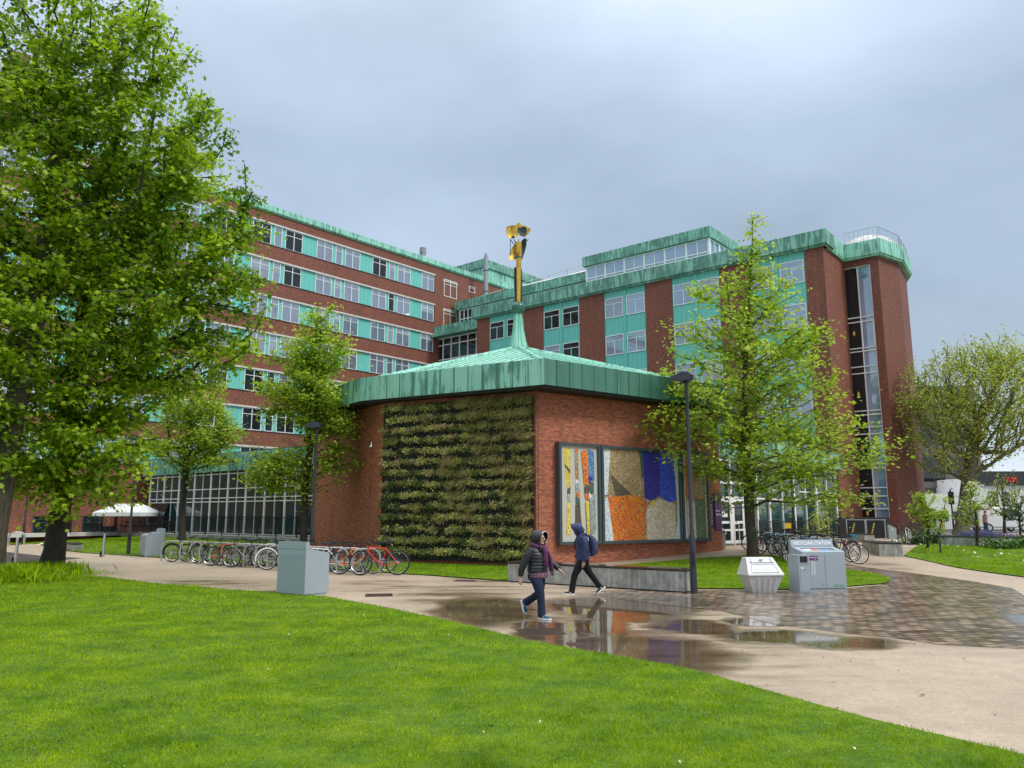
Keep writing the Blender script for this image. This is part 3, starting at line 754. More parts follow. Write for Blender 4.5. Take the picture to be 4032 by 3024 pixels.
for i in range(len(Fp)):
    p, q = Fp[i], Fp[(i+1) % len(Fp)]; tgt = drk if i in (0, 1) else pale_fas  # right-hand faces take the more weather-stained copper
    pi_, qi = p.lerp(cen, .02), q.lerp(cen, .02)
    o_ = len(tgt.v)
    tgt._add([(p.x,p.y,Z0),(q.x,q.y,Z0),(q.x,q.y,Z1),(p.x,p.y,Z1),(pi_.x,pi_.y,Z0),(qi.x,qi.y,Z0),(qi.x,qi.y,Z1),(pi_.x,pi_.y,Z1)], [(0,1,2,3),(5,4,7,6),(3,2,6,7),(0,4,5,1),(1,5,6,2),(4,0,3,7)])
    L_ = (q - p).length; k = max(1, round(L_/.62)); d = (q - p).normalized(); n_ = Vector((d.y, -d.x))
    for j in range(1, k):
        c_ = p.lerp(q, j/k); a_ = c_ + n_*.022; 
        tgt.mi = 1; tgt.prism([c_ - d*.012 + n_*.001, c_ - d*.012 + n_*.024, c_ + d*.012 + n_*.024, c_ + d*.012 + n_*.001][::-1], Z0, Z1 + .012); tgt.mi = 0
sm_ = simple('copper_seam', (.05,.20,.15), .6); pale_fas.build('fascia', [M['copper'], sm_], ch); drk.build('fascia', [M['copper_dark'], sm_], ch)
apex = Vector((.3, 36.3)); ZA = 9.75
b = MB(); sm = MB()
ring_out = [p.lerp(cen, .02) for p in Fp]
for i in range(len(ring_out)):
    p, q = ring_out[i], ring_out[(i+1) % len(ring_out)]
    b.poly([(p.x, p.y, Z1 - .12), (q.x, q.y, Z1 - .12), (apex.x, apex.y, ZA)])
    d = (q - p).normalized(); inn = Vector((-d.y, d.x)); L_ = (q - p).length; k = int(L_/.55)
    # seams run up the slope until they meet the hips
    hA = (apex - p).dot(inn); sA = (apex - p).dot(d)
    for j in range(1, k + 1):
        s_ = L_*j/(k+1); t_ = (s_/sA if s_ < sA else (L_ - s_)/(L_ - sA)) if 0 < sA < L_ else .6
        e_ = p + d*s_; f_ = e_ + inn*hA*t_*.98
        z0, z1 = Z1 - .12, Z1 - .12 + (ZA - Z1 + .12)*t_*.98
        sm.tube([(e_.x, e_.y, z0 + .02), (f_.x, f_.y, z1 + .02)], .022, 4)
    sm.tube([(p.x, p.y, Z1 - .1), (apex.x, apex.y, ZA + .02)], .09, 6)
b.build('roof', M['copper_roof'], ch); sm.build('roof_seam', M['copper'], ch)
# copper down conductor at the corner
b = MB(); b.tube([(.95, 28.22, .2), (.95, 28.22, 6.4)], .022, 6)
for z in range(1, 13): b.box(.91, .99, 28.17, 28.26, z*.5, z*.5 + .04)
b.build('drain_pipe', simple('copper_pipe', (.22,.09,.05), .4, .3), ch)
sp = thing('spire_sculpture', 'gilded metal flower shaped sculpture on a green copper ball and spire above the pavilion', 'sculpture', (.3, 36.3, ZA - .12))
b = MB(); nn = 6
prof = [(.46, 0), (.36, .35), (.25, .9), (.19, 1.5), (.16, 1.78)]
b.lathe(prof, n=nn)
for k in range(nn):
    a = 2*math.pi*k/nn; b.tube([(r_*1.04*math.cos(a), r_*1.04*math.sin(a), z_) for r_, z_ in prof], .022, 4)
b.build('spire_base', M['copper'], sp)
b = MB(); b.ball((0, 0, 2.05), .33, 14, 10)
for k in range(10):
    a = 2*math.pi*k/10
    b.tube([(.315*math.cos(t)*math.cos(a), .315*math.cos(t)*math.sin(a), 2.05 + .315*math.sin(t)) for t in np.linspace(-1.4, 1.4, 9)], .014, 4)
t_ = NT('verdigris_ball'); n_ = t_.noise(t_.coord(), 5, 5); M['verd'] = t_.set(t_.ramp(n_, [(.35, (.015,.035,.025,1)), (.6, (.06,.20,.14,1))]), .25, .3)
b.build('ball', M['verd'], sp, True)
t_ = NT('gilding'); n_ = t_.noise(t_.mapping(t_.coord(), (1, 1, .3)), 6, 5); M['gold'] = t_.set(t_.ramp(n_, [(.3, (.16,.07,.012,1)), (.42, (.62,.36,.05,1)), (.7, (.85,.58,.13,1))]), t_.ramp(n_, [(.3, .5), (.6, .25)]), .8)
M['bronze_dark'] = simple('dark_bronze', (.05,.065,.055), .4, .6, .3)
b = MB(); b.tube([(.02, -.05, 2.3), (.02, -.05, 3.4), (.03, -.05, 4.5), (.03, -.05, 5.38)], [(.10, .09), (.11, .08), (.13, .09), (.15, .1)], 8, flat=(0, 1, 0)); b.build('gilt_shaft', M['gold'], sp, True)
b = MB(); b.tube([(-.1, .05, 2.3), (-.14, .05, 3.2), (-.15, .05, 4.1)], [(.05, .1), (.06, .1), (.05, .06)], 8, flat=(0, 1, 0)); b.tube([(.14, .05, 2.3), (.15, .05, 3.4), (.15, .05, 4.0)], [(.05, .1), (.05, .1), (.04, .06)], 8, flat=(0, 1, 0))
b.tube([(-.05, .08, 2.3), (-.05, .08, 4.2)], [(.06, .1), (.06, .08)], 6, flat=(0, 1, 0))
b.build('bronze_rib', M['bronze_dark'], sp, True)
def petal(name, outline, cup, mats, th=.03, y0=0):
    """curved sheet: outline in x,z; y bulges with distance from the middle"""
    for _ in range(2): outline = [q for i_ in range(len(outline)) for q in ((outline[i_][0]*.8 + outline[(i_+1) % len(outline)][0]*.2, outline[i_][1]*.8 + outline[(i_+1) % len(outline)][1]*.2), (outline[i_][0]*.2 + outline[(i_+1) % len(outline)][0]*.8, outline[i_][1]*.2 + outline[(i_+1) % len(outline)][1]*.8))]
    cx = sum(p[0] for p in outline)/len(outline); cz = sum(p[1] for p in outline)/len(outline)
    vs = []; fs = []; n = len(outline); rings = 4
    def yy(x, z): return y0 + cup*(((x-cx)**2 + (z-cz)**2))
    for sgn in (0, 1):
        base = len(vs); vs.append((cx, yy(cx, cz) + sgn*th, cz))
        for k in range(1, rings + 1):
            f_ = k/rings
            for p in outline: x, z = cx + (p[0]-cx)*f_, cz + (p[1]-cz)*f_; vs.append((x, yy(x, z) + sgn*th, z))
        for j in range(n):
            tri = (base, base + 1 + j, base + 1 + (j+1) % n); fs.append(tri if not sgn else tri[::-1])
            for k in range(rings - 1):
                a = base + 1 + k*n + j; b_ = base + 1 + k*n + (j+1) % n
                q = (a, a + n, b_ + n, b_); fs.append(q if not sgn else q[::-1])
    N2 = len(vs)//2; o1 = 1 + (rings-1)*n
    for j in range(n): a = o1 + j; b_ = o1 + (j+1) % n; fs.append((a, b_, b_ + N2, a + N2)[::-1])
    m = MB(); m._add(vs, fs); return m
for out_, cup_, mt_, yo in (([(-.42,4.42),(-.46,4.75),(-.32,5.12),(-.12,5.32),(.02,5.2),(-.02,4.55)], -.7, 'gold', .1), ([(.05,4.5),(.18,4.45),(.32,4.9),(.42,5.3),(.40,5.62),(.12,5.45)], -.6, 'bronze_dark', .12),
    ([(-.60,6.0),(-.56,6.2),(-.25,6.27),(-.04,6.22),(.06,5.9),(-.06,5.62),(-.35,5.56),(-.56,5.66)], -.5, 'gold', .05), ([(-.2,6.2),(-.1,6.3),(.0,6.46),(.14,6.34),(.32,6.22),(.2,5.9),(-.1,5.9)], -.6, 'gold', .12),
    ([(.12,6.2),(.34,6.24),(.5,6.16),(.64,6.04),(.52,5.86),(.3,5.62),(.08,5.75)], -.5, 'gold', .03), ([(-.05,6.06),(.12,6.08),(.34,6.14),(.46,5.95),(.34,5.7),(.1,5.62),(.0,5.85)], -.9, 'bronze_dark', -.12),
    ([(-.1,5.95),(-.16,6.15),(.0,6.3),(.08,6.1),(.04,5.85)], -.8, 'gold', -.1), ([(-.36,5.58),(-.26,5.74),(-.12,5.6)], -.3, 'bronze_dark', -.04)):
    petal('p', out_, cup_, None, y0=yo).build('petal', M[mt_], sp, True)
b = MB(); b.tube([(0, 0, 4.55), (.01, 0, 4.66)], [(.19, .15)]*2, 10, flat=(0, 1, 0)); b.build('collar', M['verd'], sp)
b = MB()
for x0, x1 in ((-.05, -.4), (.05, .3), (.0, .02), (.08, .5), (-.02, -.2)): b.tube([(x0, 0, 5.1), (x1, .05, 5.55)], .022, 5)
b.ball((.02, 0, 5.15), .12, 8, 6); b.tube([(-.38, 0, 4.7), (-.38, 0, 5.5)], .015, 4)
b.build('strut', M['bronze_dark'], sp)
# wall floodlight on the left face
wl = thing('wall_floodlight', 'small round grey floodlight on the pavilion brick left of the planted wall', 'light', P(1463, 1752, 32.3))
b = MB(); b.lathe([(.02, .12), (.05, .13), (.06, .02), (.13, -.06), (.14, -.09)][::-1]); b.build('shade', M['steel'], wl, True)
b = MB(); b.tube([(0, 0, .1), (.04, .1, .22), (.05, .22, .2)], .02, 6); b.build('arm', M['steel'], wl)

# ---------------------------------------------- living wall on the left front face
u6 = (C[0] - C[6]).normalized(); L6 = (C[0] - C[6]).length; a6 = math.atan2(u6.y, u6.x)
lw = thing('living_wall', 'rows of olive, yellow and brown plants covering the left front face of the pavilion', 'living wall', (C[6].x, C[6].y, .15), a6)
b = MB(); b.box(.05, L6 - .06, -.12, -.002, 0, 6.05); b.build('backing_panel', simple('black_planter_felt', (.012,.012,.011), .8), lw)
t_ = NT('wall_plants'); a_ = t_.n('ShaderNodeAttribute', attribute_name='rnd').outputs['Fac']
pc = t_.ramp(a_, [(0, (.04,.06,.012,1)), (.2, (.10,.14,.025,1)), (.38, (.29,.29,.05,1)), (.52, (.48,.39,.13,1)), (.64, (.50,.37,.20,1)), (.76, (.27,.31,.05,1)), (.9, (.58,.55,.10,1)), (.975, (.68,.70,.2,1)), (1, (.26,.14,.26,1))])
t_.set(pc, .5, 0, .3); tr = t_.n('ShaderNodeBsdfTranslucent'); t_.l(pc, tr.inputs[0]); m_ = t_.n('ShaderNodeMixShader'); m_.inputs[0].default_value = .2
t_.l(t_.b.outputs[0], m_.inputs[1]); t_.l(tr.outputs[0], m_.inputs[2]); t_.l(m_.outputs[0], t_.out.inputs[0]); M['wall_plants'] = t_.m

def scatter_mesh(name, tmpl, pos, rot, scl, rnd, mat, closed=True, smooth=False):
    """tmpl (k,3) ngon; pos (n,3); rot (n,3,3) columns are axes; scl (n,) or (n,3)"""
    n, k = len(pos), len(tmpl)
    scl = np.asarray(scl); scl = scl[:, None] if scl.ndim == 1 else scl
    loc = tmpl[None, :, :] * scl[:, None, :]
    v = np.einsum('nij,nkj->nki', rot, loc) + pos[:, None, :]
    me = bpy.data.meshes.new(name)
    me.vertices.add(n*k); me.vertices.foreach_set('co', v.astype('f').ravel())
    me.loops.add(n*k); me.loops.foreach_set('vertex_index', np.arange(n*k, dtype='i'))
    me.polygons.add(n); me.polygons.foreach_set('loop_start', np.arange(0, n*k, k, dtype='i')); 
    try: me.polygons.foreach_set('loop_total', np.full(n, k, 'i'))
    except Exception: pass
    me.materials.append(mat); me.update(calc_edges=True)
    at = me.attributes.new('rnd', 'FLOAT', 'FACE'); at.data.foreach_set('value', np.asarray(rnd, 'f'))
    return me
def basis(nrm, spin):
    nrm = nrm / (np.linalg.norm(nrm, axis=1)[:, None] + 1e-9)
    ref = np.where(np.abs(nrm[:, 2:3]) > .9, np.array([[1., 0, 0]]), np.array([[0, 0, 1.]]))
    a = np.cross(ref, nrm); a /= np.linalg.norm(a, axis=1)[:, None]; b_ = np.cross(nrm, a)
    c_, s_ = np.cos(spin)[:, None], np.sin(spin)[:, None]
    return np.stack([a*c_ + b_*s_, -a*s_ + b_*c_, nrm], 2)
nr = np.random.RandomState(11)
LEAF5 = np.array([(0,-.5,0),(.38,-.2,.05),(.42,.2,.05),(0,.55,0),(-.42,.2,.05),(-.38,-.2,.05)])
BLADE = np.array([(-.5,0,0),(.5,0,0),(.35,.6,.12),(0,1,.35),(-.35,.6,.12)])
RZ = 6.0/14
def pnoise(x, z, s):
    return math.sin(x*1.3 + s) * math.sin(z*1.1 + s*2.3) + .6*math.sin(x*2.9 + z*1.7 + s*5) + .35*math.sin(x*5.1 - z*4.3 + s)
for r_ in range(14):
    zc = .10 + RZ*(r_ + .5); pos, nn_, sp_, sc, rd = [], [], [], [], []; bp_, bn, bs, bsc, brd = [], [], [], [], []
    x = .1
    while x < L6 - .12:
        h = zc/6; xf = x/L6
        k1 = pnoise(x, zc, 1.0); k2 = pnoise(x, zc, 4.0)
        wob = .035*math.sin(x*2.3 + r_*1.9) + .03*nr.normal(); brownish = (.9*xf + .5*h + .45*k1) > .85
        sparse = k2 < -.75 and nr.rand() < .55
        if not sparse:
            if brownish:        # grasses, straw coloured and olive
                nb = nr.randint(34, 60); tone = nr.choice([.3, .38, .5, .6], p=[.25,.3,.25,.2]) + nr.uniform(-.05, .05)
                for _ in range(nb):
                    bp_.append((x + nr.normal(0, .07), -.14 - abs(nr.normal(0, .05)), zc + wob + nr.normal(0, .055)))
                    a = nr.uniform(-.9, .9); bn.append((a*.4, -1, .25 + nr.uniform(-.2, .5))); bs.append(math.pi + nr.normal(0, .75) if nr.rand() < .72 else nr.normal(0, .8))
                    bsc.append((nr.uniform(.014, .024), nr.uniform(.12, .27), .3)); brd.append(np.clip(tone + nr.normal(0, .09), 0, .8))
            else:
                kind = nr.rand(); tone = .9 if kind < .33 else (.76 if kind < .55 else (.2 if kind < .8 else (.38 if kind < .95 else 1.0)))
                if k1 < -.6: tone = nr.choice([.1, .2, .56])
                ls = nr.uniform(.038, .07)
                for _ in range(nr.randint(34, 62)):
                    pos.append((x + nr.normal(0, .085), -.16 - abs(nr.normal(0, .06)), zc + wob + nr.normal(-.0, .058))); nn_.append((nr.normal(0, .5), -1, nr.uniform(-.2, 1.0)))
                    sp_.append(nr.uniform(0, 6.3)); sc.append((ls*nr.uniform(.7, 1.3),)*3); rd.append(np.clip(tone + nr.normal(0, .07), 0, 1))
        for _ in range(5):       # dark under-storey
            pos.append((x + nr.normal(0, .1), -.13 - abs(nr.normal(0, .03)), zc - .05 + nr.normal(0, .1))); nn_.append((nr.normal(0, .5), -1, nr.uniform(-.3, .8))); sp_.append(nr.uniform(0, 6.3)); sc.append((.06,)*3); rd.append(nr.uniform(0, .25))
        x += nr.uniform(.07, .13)
    vs = []
    a1 = scatter_mesh('plant_row', LEAF5, np.array(pos), basis(np.array(nn_, float), np.array(sp_)), np.array(sc), rd, M['wall_plants'])
    o = obj('plant_row', a1, lw)
    if bp_:
        a2 = scatter_mesh('grass_tuft', BLADE, np.array(bp_), basis(np.array(bn, float), np.array(bs)), np.array(bsc), brd, M['wall_plants'])
        obj('grass_tuft', a2, o)

# ---------------------------------------------- framed mosaics on the right front face
u0 = (C[1] - C[0]).normalized(); a0 = math.atan2(u0.y, u0.x)
def mosaic_mat(name, stops, scale=22):
    t = NT(name); p = t.coord(); v = t.n('ShaderNodeTexVoronoi'); v.inputs['Scale'].default_value = scale; t.l(p, v.inputs['Vector'])
    stops = [(q, tuple(min(.86, x*1.35) for x in c_[:3]) + (1,)) for q, c_ in stops]; sp_ = t.n('ShaderNodeSeparateColor'); t.l(v.outputs['Color'], sp_.inputs[0])
    c = t.ramp(sp_.outputs[0], stops, 'CONSTANT')
    big = t.noise(p, 1.6, 4); c = t.mix(t.ramp(big, [(.35, .35), (.65, 0.)]), c, stops[0][1])
    t.bump(sp_.outputs[1], .5, .02)
    return t.set(c, .45)
MO = dict(
 orange=mosaic_mat('orange_mosaic', [(0, (.45,.07,.012,1)), (.15, (.10,.06,.04,1)), (.24, (.64,.115,.01,1)), (.55, (.64,.17,.01,1)), (.82, (.64,.30,.02,1)), (.96, (.40,.34,.2,1))]),
 yellow=mosaic_mat('yellow_mosaic', [(0, (.45,.28,.02,1)), (.2, (.75,.48,.03,1)), (.55, (.60,.50,.12,1)), (.85, (.30,.25,.08,1))]),
 tan=mosaic_mat('tan_mosaic', [(0, (.17,.11,.05,1)), (.25, (.30,.20,.10,1)), (.6, (.38,.27,.14,1)), (.9, (.50,.42,.30,1))]),
 brown=mosaic_mat('brown_mosaic', [(0, (.06,.045,.03,1)), (.4, (.10,.075,.05,1)), (.8, (.14,.10,.07,1))]),
 cream=mosaic_mat('cream_mosaic', [(0, (.34,.24,.16,1)), (.2, (.56,.42,.30,1)), (.45, (.62,.51,.40,1)), (.8, (.64,.58,.50,1))]),
 white=mosaic_mat('white_mosaic', [(0, (.36,.40,.44,1)), (.3, (.58,.62,.66,1)), (.6, (.72,.75,.78,1))]),
 navy=mosaic_mat('navy_mosaic', [(0, (.02,.012,.20,1)), (.5, (.03,.02,.28,1)), (.9, (.06,.04,.36,1))]),
 blue=mosaic_mat('blue_mosaic', [(0, (.02,.04,.42,1)), (.5, (.03,.06,.60,1)), (.88, (.10,.16,.65,1))]),
 sky=mosaic_mat('steel_blue_mosaic', [(0, (.05,.13,.27,1)), (.5, (.08,.19,.38,1)), (.9, (.25,.33,.38,1))]),
 grey=mosaic_mat('grey_mosaic', [(0, (.16,.19,.19,1)), (.4, (.26,.30,.30,1)), (.8, (.40,.43,.42,1))]),
 green=mosaic_mat('green_mosaic', [(0, (.055,.09,.04,1)), (.4, (.10,.15,.07,1)), (.8, (.19,.22,.12,1))]),
 slate=mosaic_mat('slate_mosaic', [(0, (.035,.07,.065,1)), (.5, (.06,.10,.09,1)), (.9, (.12,.15,.13,1))]),
 red=mosaic_mat('red_mosaic', [(0, (.50,.05,.02,1)), (.4, (.75,.10,.02,1)), (.8, (.80,.22,.04,1))]),
 board=simple('cream_board', (.55,.52,.46), .6, 0, .06))
def panel(label, s0, s1, z0, z1, shapes, bgm):
    o0 = C[0] + u0*s0; t = thing('mosaic_panel', label, 'mosaic', (o0.x, o0.y, z0), a0, 'framed mosaics on the pavilion wall'); W, H = s1 - s0, z1 - z0
    f = MB(); fw = .11
    f.box(0, W, -.26, -.004, 0, fw); f.box(0, W, -.26, -.004, H - fw, H); f.box(0, fw, -.26, -.004, fw, H - fw); f.box(W - fw, W, -.26, -.004, fw, H - fw)
    f.build('frame', M['grey_frame'], t)
    m = MB(); m.box(fw, W - fw, -.17, -.01, fw, H - fw); m.build('artwork', MO[bgm], t)
    w_, h_ = W - 2*fw, H - 2*fw
    for i, (mat, pts) in enumerate(shapes):
        d = .172 + .0022*i; m = MB()
        m.yprism([(fw + x*w_, fw + (1 - y)*h_) for x, y in pts][::-1] if False else [(fw + x*w_, fw + (1 - y)*h_) for x, y in pts], -d, -d + .0021 if i else -.169)
        m.build('colour_field', MO[mat], t)
panel('narrow framed mosaic of tall cream bars with orange, yellow and blue strips', .9, 2.95, .77, 4.52, [
 ('yellow', [(.09,.03),(.27,.03),(.26,.42),(.17,.47),(.1,.2)]), ('slate', [(.11,.19),(.26,.26),(.26,.3),(.12,.23)]), ('slate', [(.17,.46),(.26,.43),(.25,.51),(.17,.51)]), ('grey', [(.17,.51),(.25,.51),(.25,.62),(.18,.62)]), ('yellow', [(.17,.6),(.25,.6),(.24,.93),(.13,.93)]),
 ('tan', [(.38,.03),(.47,.03),(.48,.37),(.39,.36)]), ('red', [(.38,.03),(.46,.03),(.45,.06),(.39,.06)]), ('white', [(.39,.35),(.5,.38),(.39,.41)]), ('grey', [(.39,.41),(.47,.39),(.5,.48),(.39,.5)]), ('orange', [(.39,.51),(.48,.47),(.51,.54),(.48,.56)]), ('slate', [(.39,.52),(.5,.56),(.5,.62),(.39,.61)]), ('brown', [(.38,.62),(.5,.62),(.55,.92),(.37,.92)]),
 ('orange', [(.55,.05),(.73,.04),(.74,.42),(.62,.4)]), ('sky', [(.73,.03),(.9,.05),(.9,.36),(.74,.38)]), ('slate', [(.74,.38),(.88,.38),(.88,.5),(.75,.5)]), ('brown', [(.62,.42),(.74,.42),(.75,.5),(.63,.5)]), ('navy', [(.75,.31),(.88,.34),(.75,.38)]), ('white', [(.74,.48),(.83,.53),(.75,.56)]),
 ('orange', [(.64,.5),(.74,.5),(.74,.57),(.65,.55)]), ('yellow', [(.65,.58),(.74,.58),(.75,.93),(.68,.93)]), ('grey', [(.75,.56),(.9,.5),(.91,.9),(.76,.93)])], 'board')
panel('largest framed mosaic with tan, orange, navy and cream fields', 3.0, 7.45, .76, 4.5, [
 ('white', [(0,0),(.1,0),(.06,.5),(0,.51)]), ('orange', [(.06,.53),(.36,.5),(.52,.54),(.53,1),(.12,1)]), ('white', [(0,.54),(.06,.54),(.12,1),(0,1)]), ('slate', [(.47,0),(.53,0),(.53,.3),(.5,.3)]),
 ('brown', [(.1,.28),(.36,.5),(.16,.52)]), ('navy', [(.52,0),(.78,0),(.74,.5),(.62,.565),(.53,.53)]), ('blue', [(.75,0),(.94,0),(.97,.55),(.87,.58),(.74,.52)]), ('cream', [(.56,.62),(.64,.58),(.74,.54),(.95,.6),(.93,1),(.54,1),(.54,.7)]),
 ('white', [(.94,0),(1,0),(1,1),(.92,1),(.96,.8),(.97,.6)]), ('yellow', [(.6,.59),(.64,.55),(.68,.6),(.64,.63)]), ('red', [(.53,.57),(.57,.6),(.53,.7)])], 'tan')
panel('right hand framed mosaic with a red, a cream and a green field', 7.5, 9.2, .76, 4.5, [
 ('white', [(0,0),(.12,0),(.1,.5),(.16,1),(0,1)]), ('red', [(.13,0),(.42,0),(.42,.54),(.3,.57),(.13,.52)]), ('cream', [(.14,.55),(.48,.58),(.5,1),(.18,1)]), ('green', [(.5,.5),(.9,.54),(.92,1),(.5,1)]), ('orange', [(.5,.5),(.88,.5),(.7,.55)]), ('cream', [(.92,0),(1,0),(1,1),(.92,1)])], 'tan')

# ---------------------------------------------- glazed hall on the left
hd = Vector((-10.5, 41.2)) - Vector((-25.2, 53.4)); HL = hd.length; aH = math.atan2(hd.y, hd.x)
hall = thing('glazed_hall', 'low glazed hall with white mullions under a pleated copper fascia behind the left rack', 'building', (-25.2, 53.4, 0), aH)
HL2 = HL + 1.0
b = MB(); b.box(-4, HL2, -.1, 3, .38, .62); b.box(-3.5, HL2, .35, .6, 0, .378); b.build('terrace_slab', M['concrete'], hall)
b = MB(); b.box(-3, HL2, 1.95, 10, .62, 4.6); b.build('glazing', M['glass_green'], hall)
b = MB(); x = -3.0; i = 0
while x < HL2:
    t = .07 if i % 2 == 0 else .026; b.box(x - t, x + t, 1.88 if i % 2 == 0 else 1.90, 1.948, .622, 4.6); x += 1.05; i += 1
for z in (.622, 2.62, 2.86, 3.44, 4.4): b.box(-3.0, HL2, 1.91, 1.946, z, z + .06)
b.build('mullion', M['white'], hall)
for k, x in enumerate((-1.9, -.85)):
    b = MB(); b.box(0, 1.0, -.02, .03, -1.3, 0); o = b.build('opening_pane', M['glass_dark'], hall); o.location = (x, 1.78, 2.6); o.rotation_euler = (R(-18), 0, 0)
b = MB(); b.box(-4, HL2 + 1, 1.78, 10, 4.6, 5.7); b.build('fascia', M['copper_wing'], hall)
b = MB(); x = -4.0
while x < HL2 + 1: b.prism([(x, 1.78), (x + .14, 1.68), (x + .28, 1.78)], 4.6, 5.7); x += .28
b.build('fascia_pleat', M['copper_wing'], hall)
b = MB(); b.box(-4.2, HL2, 1.9, 9, 5.7, 5.8); b.build('roof', M['felt'], hall)
def bar_fence(label, p, q, z, h=1.1, gap=.11, group=None, m='black', name='metal_fence'):
    d = Vector(q) - Vector(p); L_ = d.length; t = thing(name, label, 'fence', (p[0], p[1], z), math.atan2(d.y, d.x), group)
    b = MB(); n = int(L_/gap)
    for i in range(n + 1): b.box(i*gap - .007, i*gap + .007, -.007, .007, .06, h - .03)
    b.box(0, L_, -.02, .02, h - .04, h); b.box(0, L_, -.015, .015, .06, .09); b.build('bar', M[m], t)
    k = max(1, round(L_/1.9))
    po = MB()
    for i in range(k + 1):
        po = MB(); po.box(-.025, .025, -.025, .025, 0, h + .02); po.build('post', M[m], t, loc=(L_*i/k, 0, 0))
    return t
dH = hd.normalized(); nH = Vector((-dH.y, dH.x))
bar_fence('black vertical bar railing along the terrace of the glazed hall', (-25.2 + dH.x*1, 53.4 + dH.y*1), (-10.5 + dH.x*.6, 41.2 + dH.y*.6), .62)
bar_fence('grey bar railing left of the glazed hall beside the white canopy', (-31.5, 53.3), (-24.6, 52.9), .62)
# white canopy and the notice board
cp = thing('canopy_tent', 'white pyramid roofed canopy standing on the terrace left of the glazed hall', 'canopy', (-26.7, 54.6, .62), R(-10)); cp.scale = (.68, .8, 1)
b = MB(); b._add([(-2.6,-1.6,1.35),(2.6,-1.6,1.35),(2.6,1.6,1.35),(-2.6,1.6,1.35),(-1.5,0,1.95),(1.5,0,1.95),(-2.6,-1.6,1.1),(2.6,-1.6,1.1),(2.6,1.6,1.1),(-2.6,1.6,1.1)], [(0,1,5,4),(1,2,5),(2,3,4,5),(3,0,4),(6,7,1,0),(7,8,2,1),(8,9,3,2),(9,6,0,3)]); b.build('roof', M['white'], cp)
for x, y in ((-2.5, -1.5), (2.5, -1.5), (2.5, 1.5), (-2.5, 1.5)):
    b = MB(); b.box(-.03, .03, -.03, .03, 0, 1.2); b.build('leg', M['black'], cp, loc=(x, y, 0))
nb = thing('notice_board', 'rust brown two door notice box on posts in front of the grey railing', 'board', tuple(G(425, 2132)), R(0))
p_ = P(428, 2052, 52.0); nb.location = (p_.x, 52.0, .62)
b = MB(); b.box(-.34, .34, -.05, .05, .45, 1.1); b.build('cabinet', simple('rust_brown_paint', (.17,.045,.012), .5), nb)
b = MB(); b.box(-.006, .006, -.056, -.051, .47, 1.08); b.box(.06, .1, -.057, -.051, .76, .8); b.build('door_gap', M['stone'], nb)
for x in (-.18, .16): bb_ = MB(); bb_.box(x - .03, x + .03, -.03, .03, 0, .45); bb_.build('post', M['black'], nb)
# picnic tables on the terrace
def bench_table(label, x, y, rz):
    t = thing('picnic_table', label, 'table', (x, y, .62), rz, 'dark picnic tables on the terrace')
    b = MB(); b.box(-.8, .8, -.35, .35, .72, .76); b.build('tabletop', M['black'], t)
    for s in (-1, 1):
        b = MB(); b.box(-.8, .8, s*.62 - .13, s*.62 + .13, .43, .47); b.build('seat', M['black'], t)
        b = MB(); b.box(s*.6 - .04, s*.6 + .04, -.62, .62, .38, .43); b.tube([(s*.6, -.5, 0), (s*.6, -.2, .72)], .03, 5); b.tube([(s*.6, .5, 0), (s*.6, .2, .72)], .03, 5); b.build('leg', M['black'], t)
bench_table('dark picnic table under the right half of the white canopy', -26.0, 54.4, R(-20)); bench_table('dark picnic table just left of the first glazed bay', -24.2, 54.3, R(-35))

# ---------------------------------------------- entrance lobby between pavilion and right wing
lb = thing('entrance_lobby', 'glazed entrance lobby with white frames behind the right bike rack', 'building')
D0, D1, D2 = Vector((9.98, 38.2)), Vector((12.55, 40.2)), Vector((20.6, 49.6))
def lwall(b, p, q, z0, z1, back=0., th=.1): 
    d = (q-p).normalized(); n_ = Vector((-d.y, d.x)); wall_seg(b, p + n_*back, q + n_*back, z0, z1, th)
b = MB(); lwall(b, D0, D1, .42, 4.6, .12, 4); lwall(b, D1, D2, .42, 4.6, .12, 4); b.build('glazing', M['glass_green'], lb)
b = MB(); b.prism([D0 + Vector((-.5,-.1)), D1 + Vector((.1,-.4)), D2 + Vector((.4,-.2)), Vector((18, 52)), Vector((8.5, 42))], 4.62, 5.6); b.build('fascia', M['copper_wing'], lb)
b = MB(); k = 7
for i in range(k + 1):
    p = D1.lerp(D2, i/k); d = (D2 - D1).normalized(); t = .085 if i % 2 else .04
    lwall(b, p - d*t, p + d*t, .42, 4.6, .02, .09)
for z in (.42, 2.62, 3.1, 4.45): lwall(b, D1, D2, z, z + .07, .05, .05)
for t in (0, .335, .66, 1): p = D0.lerp(D1, t); d = (D1-D0).normalized(); lwall(b, p - d*.06, p + d*.06, .42, 4.6, -.06, .16)
for z in (2.62, 3.35, 4.45): lwall(b, D0, D1, z, z + .11, 0, .1)
b.build('window_frame', M['white'], lb)
dd = (D1 - D0).normalized(); LD = (D1 - D0).length; aD = math.atan2(dd.y, dd.x)
